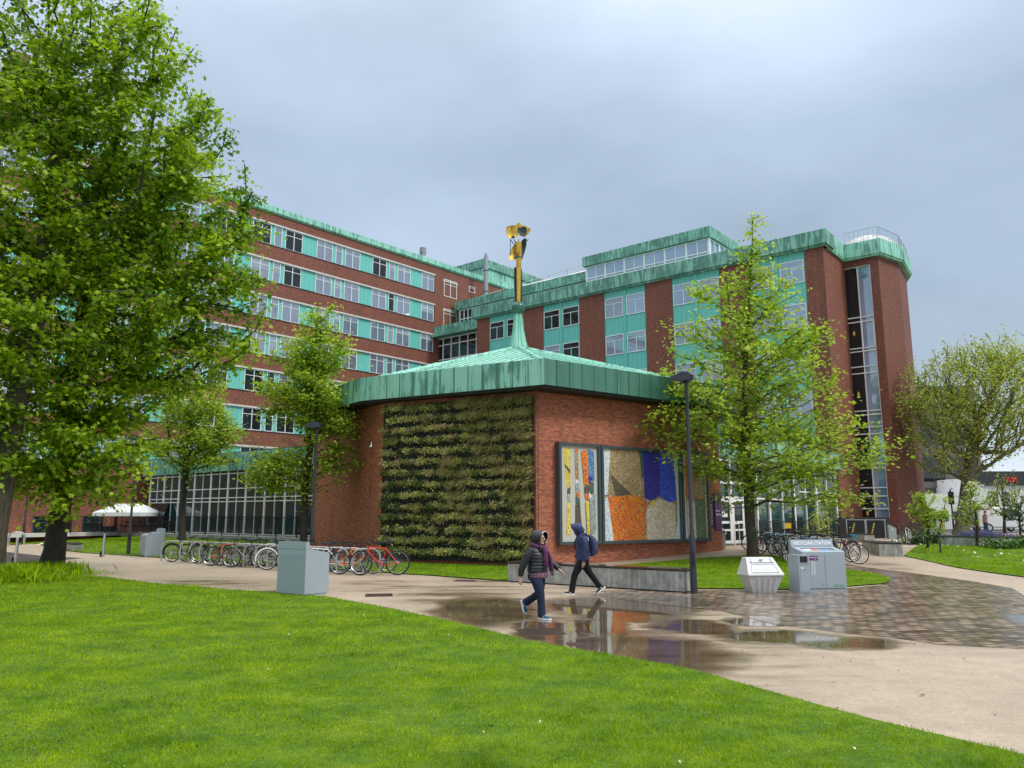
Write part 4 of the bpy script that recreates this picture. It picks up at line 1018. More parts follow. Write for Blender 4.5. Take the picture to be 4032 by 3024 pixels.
for i, (t0, t1) in enumerate(((.02, .33), (.36, .645))):
    o0 = D0 + dd*LD*t0; W = LD*(t1 - t0)
    b = MB(); 
    for x in (0, W - .13): b.box(x, x + .13, -.05, .06, 0, 2.18)
    for z, h_ in ((0, .16), (.62, .09), (.98, .12), (2.04, .14)): b.box(.13, W - .13, -.045, .055, z, z + h_)
    dr = b.build('door', M['white'], lb, loc=(o0.x, o0.y, .43), rotz=aD)
    b = MB(); b.box(.13, W - .13, 0, .02, .1, 2.05); b.build('pane', M['glass_dark'], dr)
    b = MB(); b.tube([(W - .22 if i == 0 else .22, -.1, .95), (W - .22 if i == 0 else .22, -.1, 1.25)], .016, 6); b.build('handle', M['black'], dr)
    if i == 0:
        b = MB(); b.box(.3, .72, -.016, -.006, 1.3, 1.56); nz = b.build('notice', M['white'], dr)
        b = MB(); b.lathe([(.07, 0), (.07, .004)], n=16); q = b.build('symbol', M['grey_frame'], nz); q.location = (.39, -.017, 1.45); q.rotation_euler = (R(90), 0, 0)
b = MB(); b.prism([D0 + Vector((.0,-1.3)), D1 + Vector((.5,-1.2)), D1 + Vector((.1,.2)), D0 + Vector((0,.2))], .38, .46); o = b.build('doorstep', M['asphalt'], lb)
# purple sign, black notice, handrail, litter bin
M['purple'] = simple('purple_paint', (.12,.025,.17), .4, 0, .05)
def wsign(name, label, s, z0, z1, w, mat, texts):
    o0 = C[0] + u0*s; t = thing(name, label, 'sign', (o0.x, o0.y, z0), a0)
    b = MB(); b.box(0, w, -.07, -.003, 0, z1 - z0); b.build('board', mat, t)
    for (s_, sz, x, z, al) in texts: lettering('lettering', s_, sz, M['white'], t, (x, -.0735, z), align=al)
    return t
ps = wsign('wall_sign', 'tall purple building sign with white lettering beside the glass doors', 9.72, 1.2, 2.75, .40, M['purple'], [('Simon', .115, .04, .78, 'LEFT'), ('Building', .115, .04, .62, 'LEFT')])
b = MB(); b.box(.05, .20, -.076, -.071, 1.28, 1.43); b.build('logo', M['white'], ps)
bs_ = wsign('notice_sign', 'narrow black notice with small white lines between the mosaic and the purple sign', 9.42, 1.3, 2.6, .16, M['black'], [])
b = MB()
for i in range(11): b.box(.02, .10 + .03*((i*7) % 3)/2, -.074, -.071, .12 + i*.085, .145 + i*.085)
b.build('lettering', M['white'], bs_)
hr = thing('handrail', 'pale tubular handrail in front of the glass doors', 'handrail', (XA(2893, 37.2), 37.2, .4), R(60))
b = MB(); b.tube([(0, 0, 0), (0, 0, .95), (.06, 0, 1.02), (.8, 0, 1.02), (.86, 0, .95), (.86, 0, 0)], .024, 8); b.build('rail', M['white'], hr, True)
lbn = thing('litter_bin', 'grey plastic litter bin with a sloping hood against the brick by the doors', 'bin', (XA(2822, 34.9), 34.9, gz(9, 34.9)), R(30))
t_ = simple('grey_plastic', (.30,.31,.30), .45)
b = MB(); b.xprism([(-.26, 0), (-.3, .62), (.22, .62), (.2, 0)][::1], -.24, .24); b.build('body', t_, lbn)
b = MB(); b.xprism([(-.34, .63), (-.30, .75), (.0, .98), (.2, 1.0), (.25, .92), (.24, .63)], -.28, .28); b.build('hood', t_, lbn)
b = MB(); b.xprism([(-.335, .70), (-.345, .7), (-.32, .78), (-.31, .78)], -.18, .18); b.build('opening', M['black'], lbn)
# fences, barriers and low walls before the lobby
bar_fence('black bar railing in front of the lobby glazing behind the parked bikes', (XA(2992, 38.6), 38.6), (XA(3302, 47.2), 47.2), .42)
dk = thing('board_fence', 'dark close boarded fence under the brick return wall right of the lobby', 'fence', (XA(3300, 47.4), 47.4, .42), R(2))
b = MB(); n = 26
for i in range(n): b.box(i*.125, i*.125 + .115, -.02 - .008*(i % 2), .02, 0, 1.25)
b.build('board', simple('dark_brown_boards', (.028,.02,.018), .6), dk)
for i, (px, lab) in enumerate(((3372, 'black queue barrier with hazard tape, left of two by the tower foot'), (3450, 'black queue barrier with hazard tape, right of two by the tower foot'))):
    Y = 45.5; t = thing('queue_barrier', lab, 'barrier', (XA(px, Y), Y, .42), R(-12), 'queue barriers by the stair tower')
    for x in (-.5, .5): b = MB(); b.box(x - .025, x + .025, -.025, .025, 0, 1.15); b.box(x - .15, x + .15, -.1, .1, 0, .03); b.build('post', M['steel'], t)
    b = MB(); b.box(-.47, .47, -.01, .01, .12, 1.1); b.build('banner', M['black'], t)
    b = MB(); 
    for k in range(7): b.box(-.3 + k*.03, -.22 + k*.03, -.016, -.011, .2 + k*.11, .26 + k*.11)
    b.build('tape', simple('hazard_yellow', (.75,.55,.03), .5), t)
    b = MB(); b.box(-.5, .5, -.02, .02, 1.1, 1.14); b.build('top_rail', M['steel'], t)
def stone_block(name, label, cat, pts, z0, h, mat='concrete', cap='black', capw=None, group=None):
    c = sum((Vector(p) for p in pts), Vector((0, 0)))/len(pts); t = thing(name, label, cat, (c.x, c.y, z0), 0, group)
    l = [Vector(p) - c for p in pts]
    b = MB(); b.prism(l, -.1, h - .05); b.build('base', M[mat], t)
    if cap: b = MB(); b.prism([p*1.012 for p in l], h - .048, h); b.build('top', M[cap], t)
    return t
def quadpts(p, q, wdt, side=1):
    p, q = Vector(p), Vector(q); d = (q - p).normalized(); n_ = Vector((-d.y, d.x))*wdt*side
    return [p, q, q + n_, p + n_] if side > 0 else [p, p + n_, q + n_, q]
stone_block('stone_bench', 'long low stone bench with dark top in front of the board fence', 'bench', quadpts((XA(3335, 43), 43), (XA(3402, 40.5), 40.5), .5), gz(18, 41), .45)
g1, g2 = G(3432, 2181), G(3462, 2190); g3 = G(3556, 2192)
stone_block('stone_planter', 'low concrete planter seat with black rim at the corner of the right lawn', 'planter', [(g1.x, g1.y), (g2.x, g2.y), (g3.x, g3.y), (g3.x + .6, g3.y + 1.6), (g1.x + .6, g1.y + 2.2)], g3.z, .55)
wp = thing('wayfinding_post', 'short grey wedge topped marker post on the concrete planter seat', 'post', (XA(3512, 34), 34.0, gz(16, 33.3) + .55))
b = MB(); b.yprism([(-.16, 0), (.17, 0), (.17, .46), (-.16, .62)], -.06, .06); b.build('post', simple('pale_grey_metal', (.38,.41,.42), .35, .3), wp)
b = MB(); b.lathe([(.035, 0), (.035, .004)], n=14); q = b.build('symbol', M['white'], wp); q.location = (0, -.062, .4); q.rotation_euler = (R(90), 0, 0)
pY = 36.6
stone_block('stone_planter', 'long concrete planter wall with black rim and purple flowers behind it', 'planter', quadpts((XA(3719, pY), pY), (XA(4250, pY - 1.2), pY - 1.2), 2.4), .36, .50)
# ============================================================ TREES AND PLANTS
_ms = []
for i in range(10):
    a = math.pi*2*i/10; r_ = .55 if i % 2 == 0 else .30
    _ms.append((math.sin(a)*r_, math.cos(a)*r_, -.10*(r_ > .4)))
MAPLE = np.array(_ms)
TULIP = np.array([(0,-.42,0),(.3,-.38,-.03),(.48,-.02,-.06),(.3,.2,0),(.34,.5,-.05),(0,.36,.03),(-.34,.5,-.05),(-.3,.2,0),(-.48,-.02,-.06),(-.3,-.38,-.03)])
def make_tree(name, label, base, trunk, r0, blobs, ncl, nleaf, lsize, crad, seed, mats=('bark', 'leaf_big'), tmpl=MAPLE, droop=0., group=None, up=.35, cat='tree', tip=.010, flat=.42, r_exp=.45, dark=0, step=.7, clumpvar=.30, shell=2.4):
    rs = np.random.RandomState(seed); t = thing(name, label, cat, base, 0, group); base = np.array(base, float)
    tp = [np.array(p, float) for p in trunk]
    nodes = [tp[0]]; par = [-1]
    for i in range(1, len(tp)):
        k = max(1, int(np.linalg.norm(tp[i]-tp[i-1])/.5)); a = nodes[-1]
        for j in range(1, k+1):
            nodes.append(tp[i-1]*(1-j/k) + tp[i]*j/k + rs.normal(0, .015, 3)*(j < k)); par.append(len(nodes)-2)
    ntrunk = len(nodes)
    vol = np.array([b_[3]*b_[4]*b_[5] for b_ in blobs]) * np.array([b_[6] if len(b_) > 6 else 1 for b_ in blobs]); vol /= vol.sum()
    cl = []
    while len(cl) < ncl:
        b_ = blobs[rs.choice(len(blobs), p=vol)]; d = rs.normal(size=3); d /= np.linalg.norm(d); d *= rs.rand()**(1/shell)
        q = np.array(b_[:3]) + d*np.array(b_[3:6])
        if q[2] < .9: continue
        if cl and min(np.linalg.norm(np.array(cl[-60:]) - q, axis=1)) < crad*.55 and rs.rand() < .6: continue
        cl.append(q)
    cl.sort(key=lambda q: np.linalg.norm((q - tp[-1]*.5 - tp[len(tp)//2]*.5)*np.array([1, 1, .7])))
    tips = []
    pathlen = [0.0]*len(nodes)
    for i in range(1, len(nodes)): pathlen[i] = pathlen[par[i]] + .12*np.linalg.norm(nodes[i]-nodes[par[i]])
    lowfork = tp[1][2] if len(tp) > 1 else 1
    for q in cl:
        A = np.array(nodes); d = A - q; L = np.linalg.norm(d, axis=1)
        slope = (q[2] - A[:, 2])/(L + 1e-6)
        cost = L*(1 + 1.6*np.clip(up - slope, 0, 2)) + np.array(pathlen)*.5 + np.where(A[:, 2] < lowfork*.95, 6, 0)
        j = int(np.argmin(cost)); p = nodes[j]; k = max(1, int(L[j]/step)); prev = j
        side = rs.normal(0, .10, 3)*L[j]; side[2] -= .10*L[j]*(1 - 2*droop)
        for m in range(1, k+1):
            f = m/k; x = p*(1-f) + q*f + side*math.sin(math.pi*f) + rs.normal(0, .03, 3)*(m < k)
            nodes.append(x); par.append(prev); pathlen.append(pathlen[prev] + .5*np.linalg.norm(x - nodes[prev])); prev = len(nodes)-1
        tips.append(prev)
    # radii by the pipe model
    w = np.zeros(len(nodes)); 
    for i in tips: w[i] += 1
    for i in range(len(nodes)-1, 0, -1): w[par[i]] += w[i]
    rad = np.maximum(tip, r0*(np.maximum(w, 1)/max(w[0], 1))**r_exp)
    for i in range(1, len(nodes)): rad[i] = min(rad[i], rad[par[i]])
    mb = MB(); mb2 = MB()
    ch_ = {}
    for i in range(1, len(nodes)): ch_.setdefault(par[i], []).append(i)
    # chains
    stack = [(0, None)]
    while stack:
        s, fr_ = stack.pop(); chain = [s] if fr_ is None else [fr_, s]
        while s in ch_:
            c = max(ch_[s], key=lambda q_: rad[q_] + (1 if q_ < ntrunk else 0))
            for o_ in ch_[s]:
                if o_ != c: stack.append((o_, s))
            chain.append(c); s = c
        if len(chain) < 2: continue
        rr = [float(rad[c]) for c in chain]
        if fr_ is not None: rr[0] = rr[1]
        main = fr_ is None
        if main: rr[0] *= 1.35; rr[1] *= 1.08 if len(rr) > 2 else 1
        big = rr[1] > .05
        mb.tube([nodes[c] - base for c in chain], rr, 10 if main else (7 if big else 4), cap=True)
    tr_ = mb.build('trunk', M[mats[0]], t, True)
    # leaves
    N = np.array(nodes); pos = []; nrm = []; spin = []; sc = []; rd = []
    for q in tips:
        tone = rs.normal(0, clumpvar*.5); c = N[q]; n_ = int(nleaf*rs.uniform(.55, 1.4)); pr_ = N[par[q]]; gp = N[par[par[q]]] if par[q] > 0 else pr_
        fl = rs.uniform(.35, .9)*flat/.55
        u_ = rs.rand(n_); al = np.where(rs.rand(n_)[:, None] < .7, c + (pr_ - c)*u_[:, None]*.8, pr_ + (gp - pr_)*u_[:, None])
        off_ = rs.normal(0, crad, (n_, 3))*np.array([1, 1, min(1, fl)])*rs.choice([.35, .7, 1.], (n_, 1))
        if droop: off_[:, 2] -= np.abs(off_[:, 0]**2 + off_[:, 1]**2)**.5*droop
        pp = al + off_; pos.append(pp)
        nv = rs.normal(0, .48, (n_, 3)); nv[:, 2] += 1.0 - droop*.35
        if droop: nv[:, :2] += off_[:, :2]/(crad + 1e-6)*droop*1.1
        nrm.append(nv); spin.append(rs.uniform(0, 6.283, n_)); sc.append(lsize*rs.uniform(.6, 1.25, n_)); rd.append(np.clip(.5 + tone + rs.normal(0, .2, n_), 0, 1))
    pos = np.concatenate(pos) - base; me = scatter_mesh('crown', tmpl, pos, basis(np.concatenate(nrm), np.concatenate(spin)), np.concatenate(sc), np.concatenate(rd), M[mats[1]])
    obj('crown', me, t)
    return t
def at(px, py, Y):
    p = P(px, py, Y); return p
# big maples on the left
base_b = G(199, 2256); base_a = G(12, 2284); base_b = Vector((-15.1, 26.0, .02)); base_a = Vector((-15.35, 23.4, .02))
tb = [base_b, at(225, 2080, 26), at(248, 1950, 26.1), at(270, 1700, 26.3), at(330, 1200, 26.5), at(400, 700, 26.6)]
make_tree('maple_tree', 'large maple with a dark leaning trunk in long grass, second from the left edge', base_b, tb, .31,
    [(-13.3, 26, 10.0, 4.9, 3.2, 5.6), (-14.2, 25.7, 5.0, 3.2, 2.8, 3.0, 1.3), (-11.4, 25.6, 8.6, 2.5, 2.3, 1.7), (-12.5, 25.5, 14.2, 3.4, 2.6, 3.0), (-10.6, 25.6, 12.2, 2.2, 2.0, 1.6), (-9.8, 25.4, 9.8, 1.9, 1.6, 1.2), (-12.2, 25.2, 6.8, 1.9, 1.6, 1.0), (-12.8, 25.2, 4.6, 1.5, 1.5, .9), (-14.8, 25, 3.6, 3.2, 2.2, 1.3)],
    540, 96, .165, .38, 3, ('bark_dark', 'leaf_big'), MAPLE, .55, 'big maples at the left edge', up=.2, clumpvar=.45)
ta = [base_a, at(-5, 2000, 23.4), at(50, 1650, 23.4), at(140, 1250, 23.4), at(190, 850, 23.4), at(260, 300, 23.5), at(300, -100, 23.5)]
make_tree('maple_tree', 'large maple with a pale grey trunk cut by the left edge, reaching above the frame', base_a, ta, .33,
    [(-15.6, 23, 11, 4.4, 3.2, 6.5), (-15.0, 23, 16.5, 4.4, 3.0, 4.5), (-11.6, 23.3, 14.3, 2.6, 2.2, 1.9), (-12.3, 23.2, 17.3, 1.9, 2, 1.9), (-17.6, 23, 7, 3.2, 3, 4.6), (-15.8, 21.6, 4.3, 2.2, 1.6, 1.7)],
    520, 92, .165, .38, 5, ('bark', 'leaf_big'), MAPLE, .5, 'big maples at the left edge', up=.2, clumpvar=.45)
# small street trees by the hall
Y3 = 43.6; b3 = Vector((XA(716, Y3, 2130), Y3, gz(-18, Y3) + .02))
make_tree('young_tree', 'young spreading tree with a thin dark trunk in front of the glazed hall', b3, [b3, at(722, 1960, Y3), at(728, 1880, Y3), at(735, 1800, Y3)], .17,
    [(XA(735, Y3, 1750), Y3, 6.6, 2.7, 2.4, 2.0), (XA(770, Y3, 1620), Y3, 8.2, 2.0, 1.8, 1.6), (XA(640, Y3, 1800), Y3, 6.0, 1.5, 1.3, 1.1), (XA(880, Y3, 1760), Y3, 6.3, 1.8, 1.5, 1.3), (XA(780, Y3, 1900), Y3, 4.9, 2.6, 1.8, .5)],
    210, 75, .15, .34, 9, ('bark_dark', 'leaf_lime'), MAPLE, .1, 'young trees behind the left bike rack', up=.4, clumpvar=.35)
Y4 = 33.0; b4 = Vector((XA(1195, Y4, 2150), Y4, gz(-8.7, Y4) + .02))
def bl(px, py, rpx, rpy, Y, ry, w=1):
    p = P(px, py, Y); k = Y/F; return (p.x, Y, p.z, rpx*k, ry, rpy*k, w)
make_tree('young_tree', 'slender upright young tree beside the short lamp post left of the pavilion', b4, [b4, at(1200, 1950, Y4), at(1222, 1740, Y4), at(1235, 1500, Y4), at(1248, 1250, Y4), at(1250, 1190, Y4)], .145,
    [bl(1225, 1400, 185, 120, Y4, 1.5, 1.2), bl(1215, 1570, 225, 130, Y4, 1.9, 1.2), bl(1250, 1260, 85, 80, Y4, .8, 1.3), bl(1310, 1700, 140, 110, Y4, 1.4), bl(1080, 1800, 130, 90, Y4, 1.3), bl(1330, 1850, 120, 100, Y4, 1.2), bl(1100, 1890, 150, 60, Y4, 1.3), bl(1020, 1870, 80, 70, Y4, .9)],
    400, 50, .13, .27, 14, ('bark_dark', 'leaf_lime'), TULIP, .05, 'young trees behind the left bike rack', up=.35, clumpvar=.3, flat=.8)
# the tall tulip tree on the island
Y5 = 30.8; g5 = G(2967, 2200); b5 = Vector((XA(2967, Y5, 2200), Y5, gz(9.2, Y5) + .03))
make_tree('tulip_tree', 'tall conical tree with lime green leaves on the small grass island', b5,
    [b5, at(2950, 2000, Y5), at(2944, 1880, Y5), at(2930, 1650, Y5), at(2935, 1400, Y5), at(2950, 1150, Y5), at(2962, 950, Y5), at(2960, 830, Y5)], .19,
    [bl(2965, 880, 45, 80, Y5, .4, 4.), bl(2965, 1010, 85, 110, Y5, .8, 3.), bl(3060, 930, 25, 50, Y5, .3, 3.), bl(2940, 1160, 235, 110, Y5, 1.8, 1.7), bl(2950, 1310, 350, 110, Y5, 2.6, 1.5), bl(2950, 1470, 400, 120, Y5, 3.0, 1.3), bl(2960, 1630, 440, 120, Y5, 3.5, 1.2), bl(3020, 1780, 450, 100, Y5, 3.6, 1.2), bl(3080, 1910, 360, 75, Y5, 3.0, 1.0), bl(3400, 1740, 150, 120, Y5, 1.6, 1.3), bl(2610, 1680, 110, 90, Y5, 1.4, 1.), bl(3330, 1980, 160, 70, Y5, 1.3, 1.3)],
    860, 25, .15, .30, 21, ('bark', 'leaf_lime'), TULIP, .05, None, up=.35, clumpvar=.35, tip=.008, shell=3.4, flat=.85)
# far plane tree
Y6 = 54.0; b6 = Vector((XA(3785, Y6, 2105), Y6, .42))
make_tree('plane_tree', 'big plane tree with mottled trunk and upright sparse branches behind the right planter', b6,
    [b6, at(3800, 2000, Y6), at(3812, 1905, Y6), at(3830, 1800, Y6), at(3850, 1700, Y6), at(3860, 1600, Y6)], .45,
    [bl(3840, 1560, 280, 190, Y6, 4.6, 1.2), bl(3630, 1640, 110, 150, Y6, 3, 1.), bl(3880, 1410, 230, 110, Y6, 3.5, 1.), bl(4050, 1500, 180, 190, Y6, 4, 1.), bl(3640, 1460, 80, 100, Y6, 2, .9), bl(3690, 1760, 120, 100, Y6, 2.5, .9), bl(4080, 1700, 130, 90, Y6, 3, .7), bl(3860, 1780, 120, 90, Y6, 2.5, .8), bl(3750, 1860, 90, 50, Y6, 2, .6)],
    1150, 26, .15, .34, 31, ('bark_plane', 'leaf_plane'), LEAF5, 0., None, up=.8, clumpvar=.25, tip=.014, flat=2.2, shell=2.4, r_exp=.5)
# saplings on the right lawn
def sapling(name, label, px, py, tops, blobs, ncl, nl, ls, r0, seed, mats, group='saplings on the right lawn', crad=.16, tm=LEAF5, up=.4):
    g_ = G(px, py); Y = g_.y
    return make_tree(name, label, (g_.x, g_.y, g_.z), [Vector(g_)] + [P(a, b_, Y) for a, b_ in tops], r0, [bl(a, b_, c, d, Y, e_) for a, b_, c, d, e_ in blobs], ncl, nl, ls, crad, seed, mats, tm, 0, group, up=up, tip=.006, step=.4)
sapling('sapling', 'bushy sapling with yellow green leaves beside the two bikes at the tower foot', 3653, 2162, [(3654, 2080), (3650, 2000), (3640, 1960)], [(3650, 2020, 70, 50, .7), (3600, 1990, 45, 50, .5), (3650, 1950, 70, 25, .5)], 70, 22, .10, .05, 41, ('bark_dark', 'leaf_lime'))
sapling('sapling', 'thin sparse sapling standing nearest on the right lawn', 3704, 2180, [(3698, 2090), (3712, 2030), (3722, 1980)], [(3700, 2030, 40, 40, .4), (3725, 1965, 30, 30, .3), (3680, 2060, 25, 20, .3)], 34, 13, .09, .03, 42, ('bark', 'leaf_lime'))
wb = sapling('sapling', 'small white blossoming tree in front of the long planter wall', 3848, 2153, [(3848, 2070), (3838, 2000), (3830, 1960)], [(3825, 1990, 60, 60, .7), (3790, 2040, 35, 30, .5), (3870, 1960, 40, 50, .5), (3835, 1920, 35, 30, .4)], 70, 16, .09, .06, 43, ('bark_dark', 'leaf_lime'))
def blossoms(parent, blobs, Y, n, seed):
    rs = np.random.RandomState(seed); pos = []
    for a, b_, c, d, e_ in blobs:
        q = bl(a, b_, c, d, Y, e_)
        for _ in range(n): v_ = rs.normal(size=3); v_ /= np.linalg.norm(v_); pos.append(np.array(q[:3]) + v_*np.array(q[3:6])*rs.uniform(.6, 1.05) - np.array(parent.location))
    pos = np.array(pos); me = scatter_mesh('blossom', LEAF5, pos, basis(rs.normal(size=pos.shape), rs.uniform(0, 6, len(pos))), rs.uniform(.05, .11, len(pos)), rs.rand(len(pos)), M['blossom'])
    o = obj('blossom', me, parent); o['kind'] = 'stuff'
blossoms(wb, [(3825, 1990, 60, 60, .7), (3870, 1960, 40, 50, .5), (3835, 1920, 35, 30, .4)], wb.location.y, 60, 1)
wb2 = sapling('sapling', 'multi stemmed small tree with thin upright branches near the right edge, behind the planter', 3957, 2100, [(3955, 2040), (3950, 1980)], [(3950, 1930, 60, 70, 1.1), (3900, 1990, 40, 50, .8), (4000, 1920, 45, 80, .9)], 80, 14, .12, .10, 44, ('bark_dark', 'leaf_plane'), up=.8)
wb3 = sapling('sapling', 'leafy blossoming sapling at the right edge of the photo', 4018, 2110, [(4015, 2050), (4010, 2000)], [(4015, 2000, 40, 50, .9), (3960, 2020, 40, 35, .8)], 60, 18, .12, .06, 45, ('bark_dark', 'leaf_dark'))
blossoms(wb3, [(3930, 1990, 60, 50, .8), (4000, 1980, 40, 40, .7)], wb3.location.y, 40, 2)

# shrubs: leaf clumps with an uneven outline
def shrub(name, label, c, r_, n, ls, seed, mat='leaf_dark', group=None, cat='shrub', tmpl=LEAF5, kind=None):
    rs = np.random.RandomState(seed); t = thing(name, label, cat, c, 0, group) if kind is None else None
    lob = rs.normal(0, .45, (9, 3)); lob[:, 2] = np.abs(lob[:, 2]); q = lob[rs.randint(0, 9, n)] + rs.normal(0, .26, (n, 3)); q[:, 2] = np.abs(q[:, 2])
    me = scatter_mesh('foliage', tmpl, q*np.array(r_), basis(rs.normal(0, .6, (n, 3)) + [0, 0, .6], rs.uniform(0, 6.28, n)), rs.uniform(.6, 1.3, n)*ls, np.clip(.45 + .3*lob[rs.randint(0, 9, n), 0] + rs.normal(0, .2, n), 0, 1), M[mat])
    if kind: o = obj(name, me, None, c); o['kind'] = kind; o['label'] = label; o['category'] = cat; return o
    obj('foliage', me, t); b = MB()
    for k in range(7): a = k*.9; b.tube([(0, 0, 0), (math.cos(a)*r_[0]*.4, math.sin(a)*r_[1]*.4, r_[2]*.7)], .012, 4)
    b.build('stem', M['bark_dark'], t); return t
p_ = P(3690, 2120, 37.5); shrub('shrub', 'low dark green hedge bush between the leaning bikes and the long planter', (p_.x, 38.2, .42), (1.3, .6, .8), 1600, .09, 51)
p_ = P(3990, 2150, 34.5); shrub('shrub', 'low leafy shrub with reddish tips on the lawn at the right edge', (p_.x, 35.0, .36), (1.2, .6, .45), 900, .12, 52, 'leaf_dark')
p_ = P(3280, 2070, 37.2); shrub('shrub', 'feathery golden green bush behind the right bike rack', (p_.x, 38.6, .42), (.62, .5, 1.1), 900, .07, 53, 'leaf_plane')
p_ = P(3890, 2110, 38.2); o = shrub('lavender', 'strip of purple flowers growing behind the long planter wall', (p_.x, 37.9, .86), (1.5, .5, .22), 1800, .05, 54, 'lavender', None, 'flowers', LEAF5, 'stuff')

# ---------------------------------------------- grass
def inside(pts, x, y):
    c = np.zeros(len(x), bool); j = len(pts) - 1
    for i in range(len(pts)):
        a, b_ = pts[i], pts[j]
        c ^= ((a.y > y) != (b_.y > y)) & (x < (b_.x - a.x)*(y - a.y)/(b_.y - a.y + 1e-12) + a.x); j = i
    return c
BL = np.array([(-.5,0,0),(.5,0,0),(.28,.6,.12),(0,1,.42)])
def grass(label, pts, bands, off, seed, hmul=1., flowers=0, extra=None):
    rs = np.random.RandomState(seed); X, Yv, H, W = [], [], [], []
    xs_ = [p.x for p in pts]; ys_ = [p.y for p in pts]
    for y0, y1, dens, h, w_ in bands:
        a, b_ = max(y0, min(ys_)), min(y1, max(ys_))
        if b_ <= a: continue
        xm = .70*b_ + 1.5; xa, xb = max(min(xs_), -xm), min(max(xs_), xm)
        n = int((xb - xa)*(b_ - a)*dens); x = rs.uniform(xa, xb, n); y = rs.uniform(a, b_, n)
        k = inside(pts, x, y) & (np.abs(x) < .70*y + 1.0); x, y = x[k], y[k]
        cl = .75 + .5*np.sin(x*2.1 + np.sin(y*1.7)*1.3)*np.sin(y*1.9 + x*.7)*.5 + .25*np.sin(x*7.3 + y*3.1)*np.sin(y*8.7 - x*2.3)
        X.append(x); Yv.append(y); H.append(h*hmul*rs.uniform(.5, 1.35, len(x))*cl); W.append(np.full(len(x), w_))
    if extra:
        for (cx, cy, r_, n, h, w_) in extra:
            X.append(rs.normal(cx, r_, n)); Yv.append(rs.normal(cy, r_*.7, n)); H.append(rs.uniform(.4, 1.2, n)*h); W.append(np.full(n, w_))
    x = np.concatenate(X); y = np.concatenate(Yv); h = np.concatenate(H); w_ = np.concatenate(W)
    z = np.array([gz(a, b_) for a, b_ in zip(x, y)]) + off if max(y) > 28 else np.full(len(x), off)
    n = len(x); lean = rs.normal(0, .42, (n, 2)); upv = np.stack([lean[:, 0], lean[:, 1], np.ones(n)], 1); upv /= np.linalg.norm(upv, axis=1)[:, None]
    th = rs.uniform(0, 6.28, n); sd_ = np.stack([np.cos(th), np.sin(th), np.zeros(n)], 1); fw = np.cross(upv, sd_); fw /= np.linalg.norm(fw, axis=1)[:, None]; sd_ = np.cross(fw, upv)*-1
    rot = np.stack([sd_, upv, fw], 2)
    me = scatter_mesh('grass', BL, np.stack([x, y, z], 1), rot, np.stack([w_, h, h], 1), rs.rand(n), M['blade'])
    o = obj('grass', me); tag(o, label, 'grass', kind='stuff')
    return o
grass('short bright green mown grass on the large lawn in the foreground', front, [(3.8, 7, 3600, .036, .0055), (7, 10.5, 1900, .038, .008), (10.5, 15, 1000, .042, .012), (15, 27, 420, .05, .018)], .02, 61,
      extra=[(-15.2, 25.6, .55, 2500, .34, .012), (-14.4, 22.6, .6, 3500, .42, .012), (-13.6, 22.4, .5, 700, .22, .012), (-14.0, 24.6, .6, 900, .18, .012), (-8.6, 20.6, .5, 160, .10, .02)])
grass('mown grass on the small island behind the bench and bins', island, [(15, 40, 420, .05, .02)], .03, 62)
grass('grass with daisies on the lawn at the right edge', right_lawn, [(20, 60, 170, .075, .03)], .03, 63)
grass('grass between the left path and the pavilion and glazed hall', left_lawn, [(20, 34, 300, .055, .022), (34, 56, 110, .07, .035)], .03, 64)
def daisies(pts, n, seed, sz, off, xr, yr):
    rs = np.random.RandomState(seed); x = rs.uniform(*xr, n*3); y = rs.uniform(*yr, n*3); k = inside(pts, x, y); x, y = x[k][:n], y[k][:n]; m = len(x)
    z = np.array([gz(a, b_) for a, b_ in zip(x, y)]) + off
    nv = rs.normal(0, .5, (m, 3)) + [0, -.4, 1]
    o = obj('daisy', scatter_mesh('daisy', LEAF5, np.stack([x, y, z], 1), basis(nv, rs.uniform(0, 6, m)), rs.uniform(.6, 1.3, m)*sz, rs.rand(m), M['blossom'])); tag(o, 'scattered white daisies in the grass of the lawn at the right edge' if off > .07 else 'a few tiny white daisies in the big foreground lawn', 'flowers', kind='stuff')
daisies(right_lawn, 150, 71, .10, .10, (18, 32), (24, 37)); daisies(front, 22, 72, .022, .055, (-9, 6), (5, 17))

rs = np.random.RandomState(81); pc_ = [(rs.uniform(-7, 5), rs.uniform(4.2, 12)) for _ in range(46)]; X = np.concatenate([rs.normal(a, .22, 70) for a, b_ in pc_]); Yc = np.concatenate([rs.normal(b_, .16, 70) for a, b_ in pc_]); k = inside(front, X, Yc); X, Yc = X[k], Yc[k]; n = len(X)
o = obj('clover', scatter_mesh('clover', LEAF5, np.stack([X, Yc, rs.uniform(.035, .06, n)], 1), basis(rs.normal(0, .35, (n, 3)) + [0, 0, 1], rs.uniform(0, 6, n)), rs.uniform(.012, .024, n), rs.rand(n), M['leaf_dark'])); tag(o, 'small clover leaves in patches in the big foreground lawn', 'clover', kind='stuff')

rs = np.random.RandomState(91); X = rs.uniform(-9, 14, 900); Yc = rs.uniform(7.5, 26, 900); k = ~inside(front, X, Yc) & ~inside(island, X, Yc) & ~inside(left_lawn, X, Yc); X, Yc = X[k], Yc[k]; n = len(X)
me = scatter_mesh('leaf_litter', LEAF5, np.stack([X, Yc, rs.uniform(.006, .014, n)], 1), basis(rs.normal(0, .18, (n, 3)) + [0, 0, 1], rs.uniform(0, 6, n)), rs.uniform(.012, .038, n), rs.rand(n), simple('leaf_litter', (.13,.10,.04), .6, 0, .5, 2)); tag(obj('leaf_litter', me), 'tiny brown leaf bits scattered over the wet path', 'leaf litter', kind='stuff')
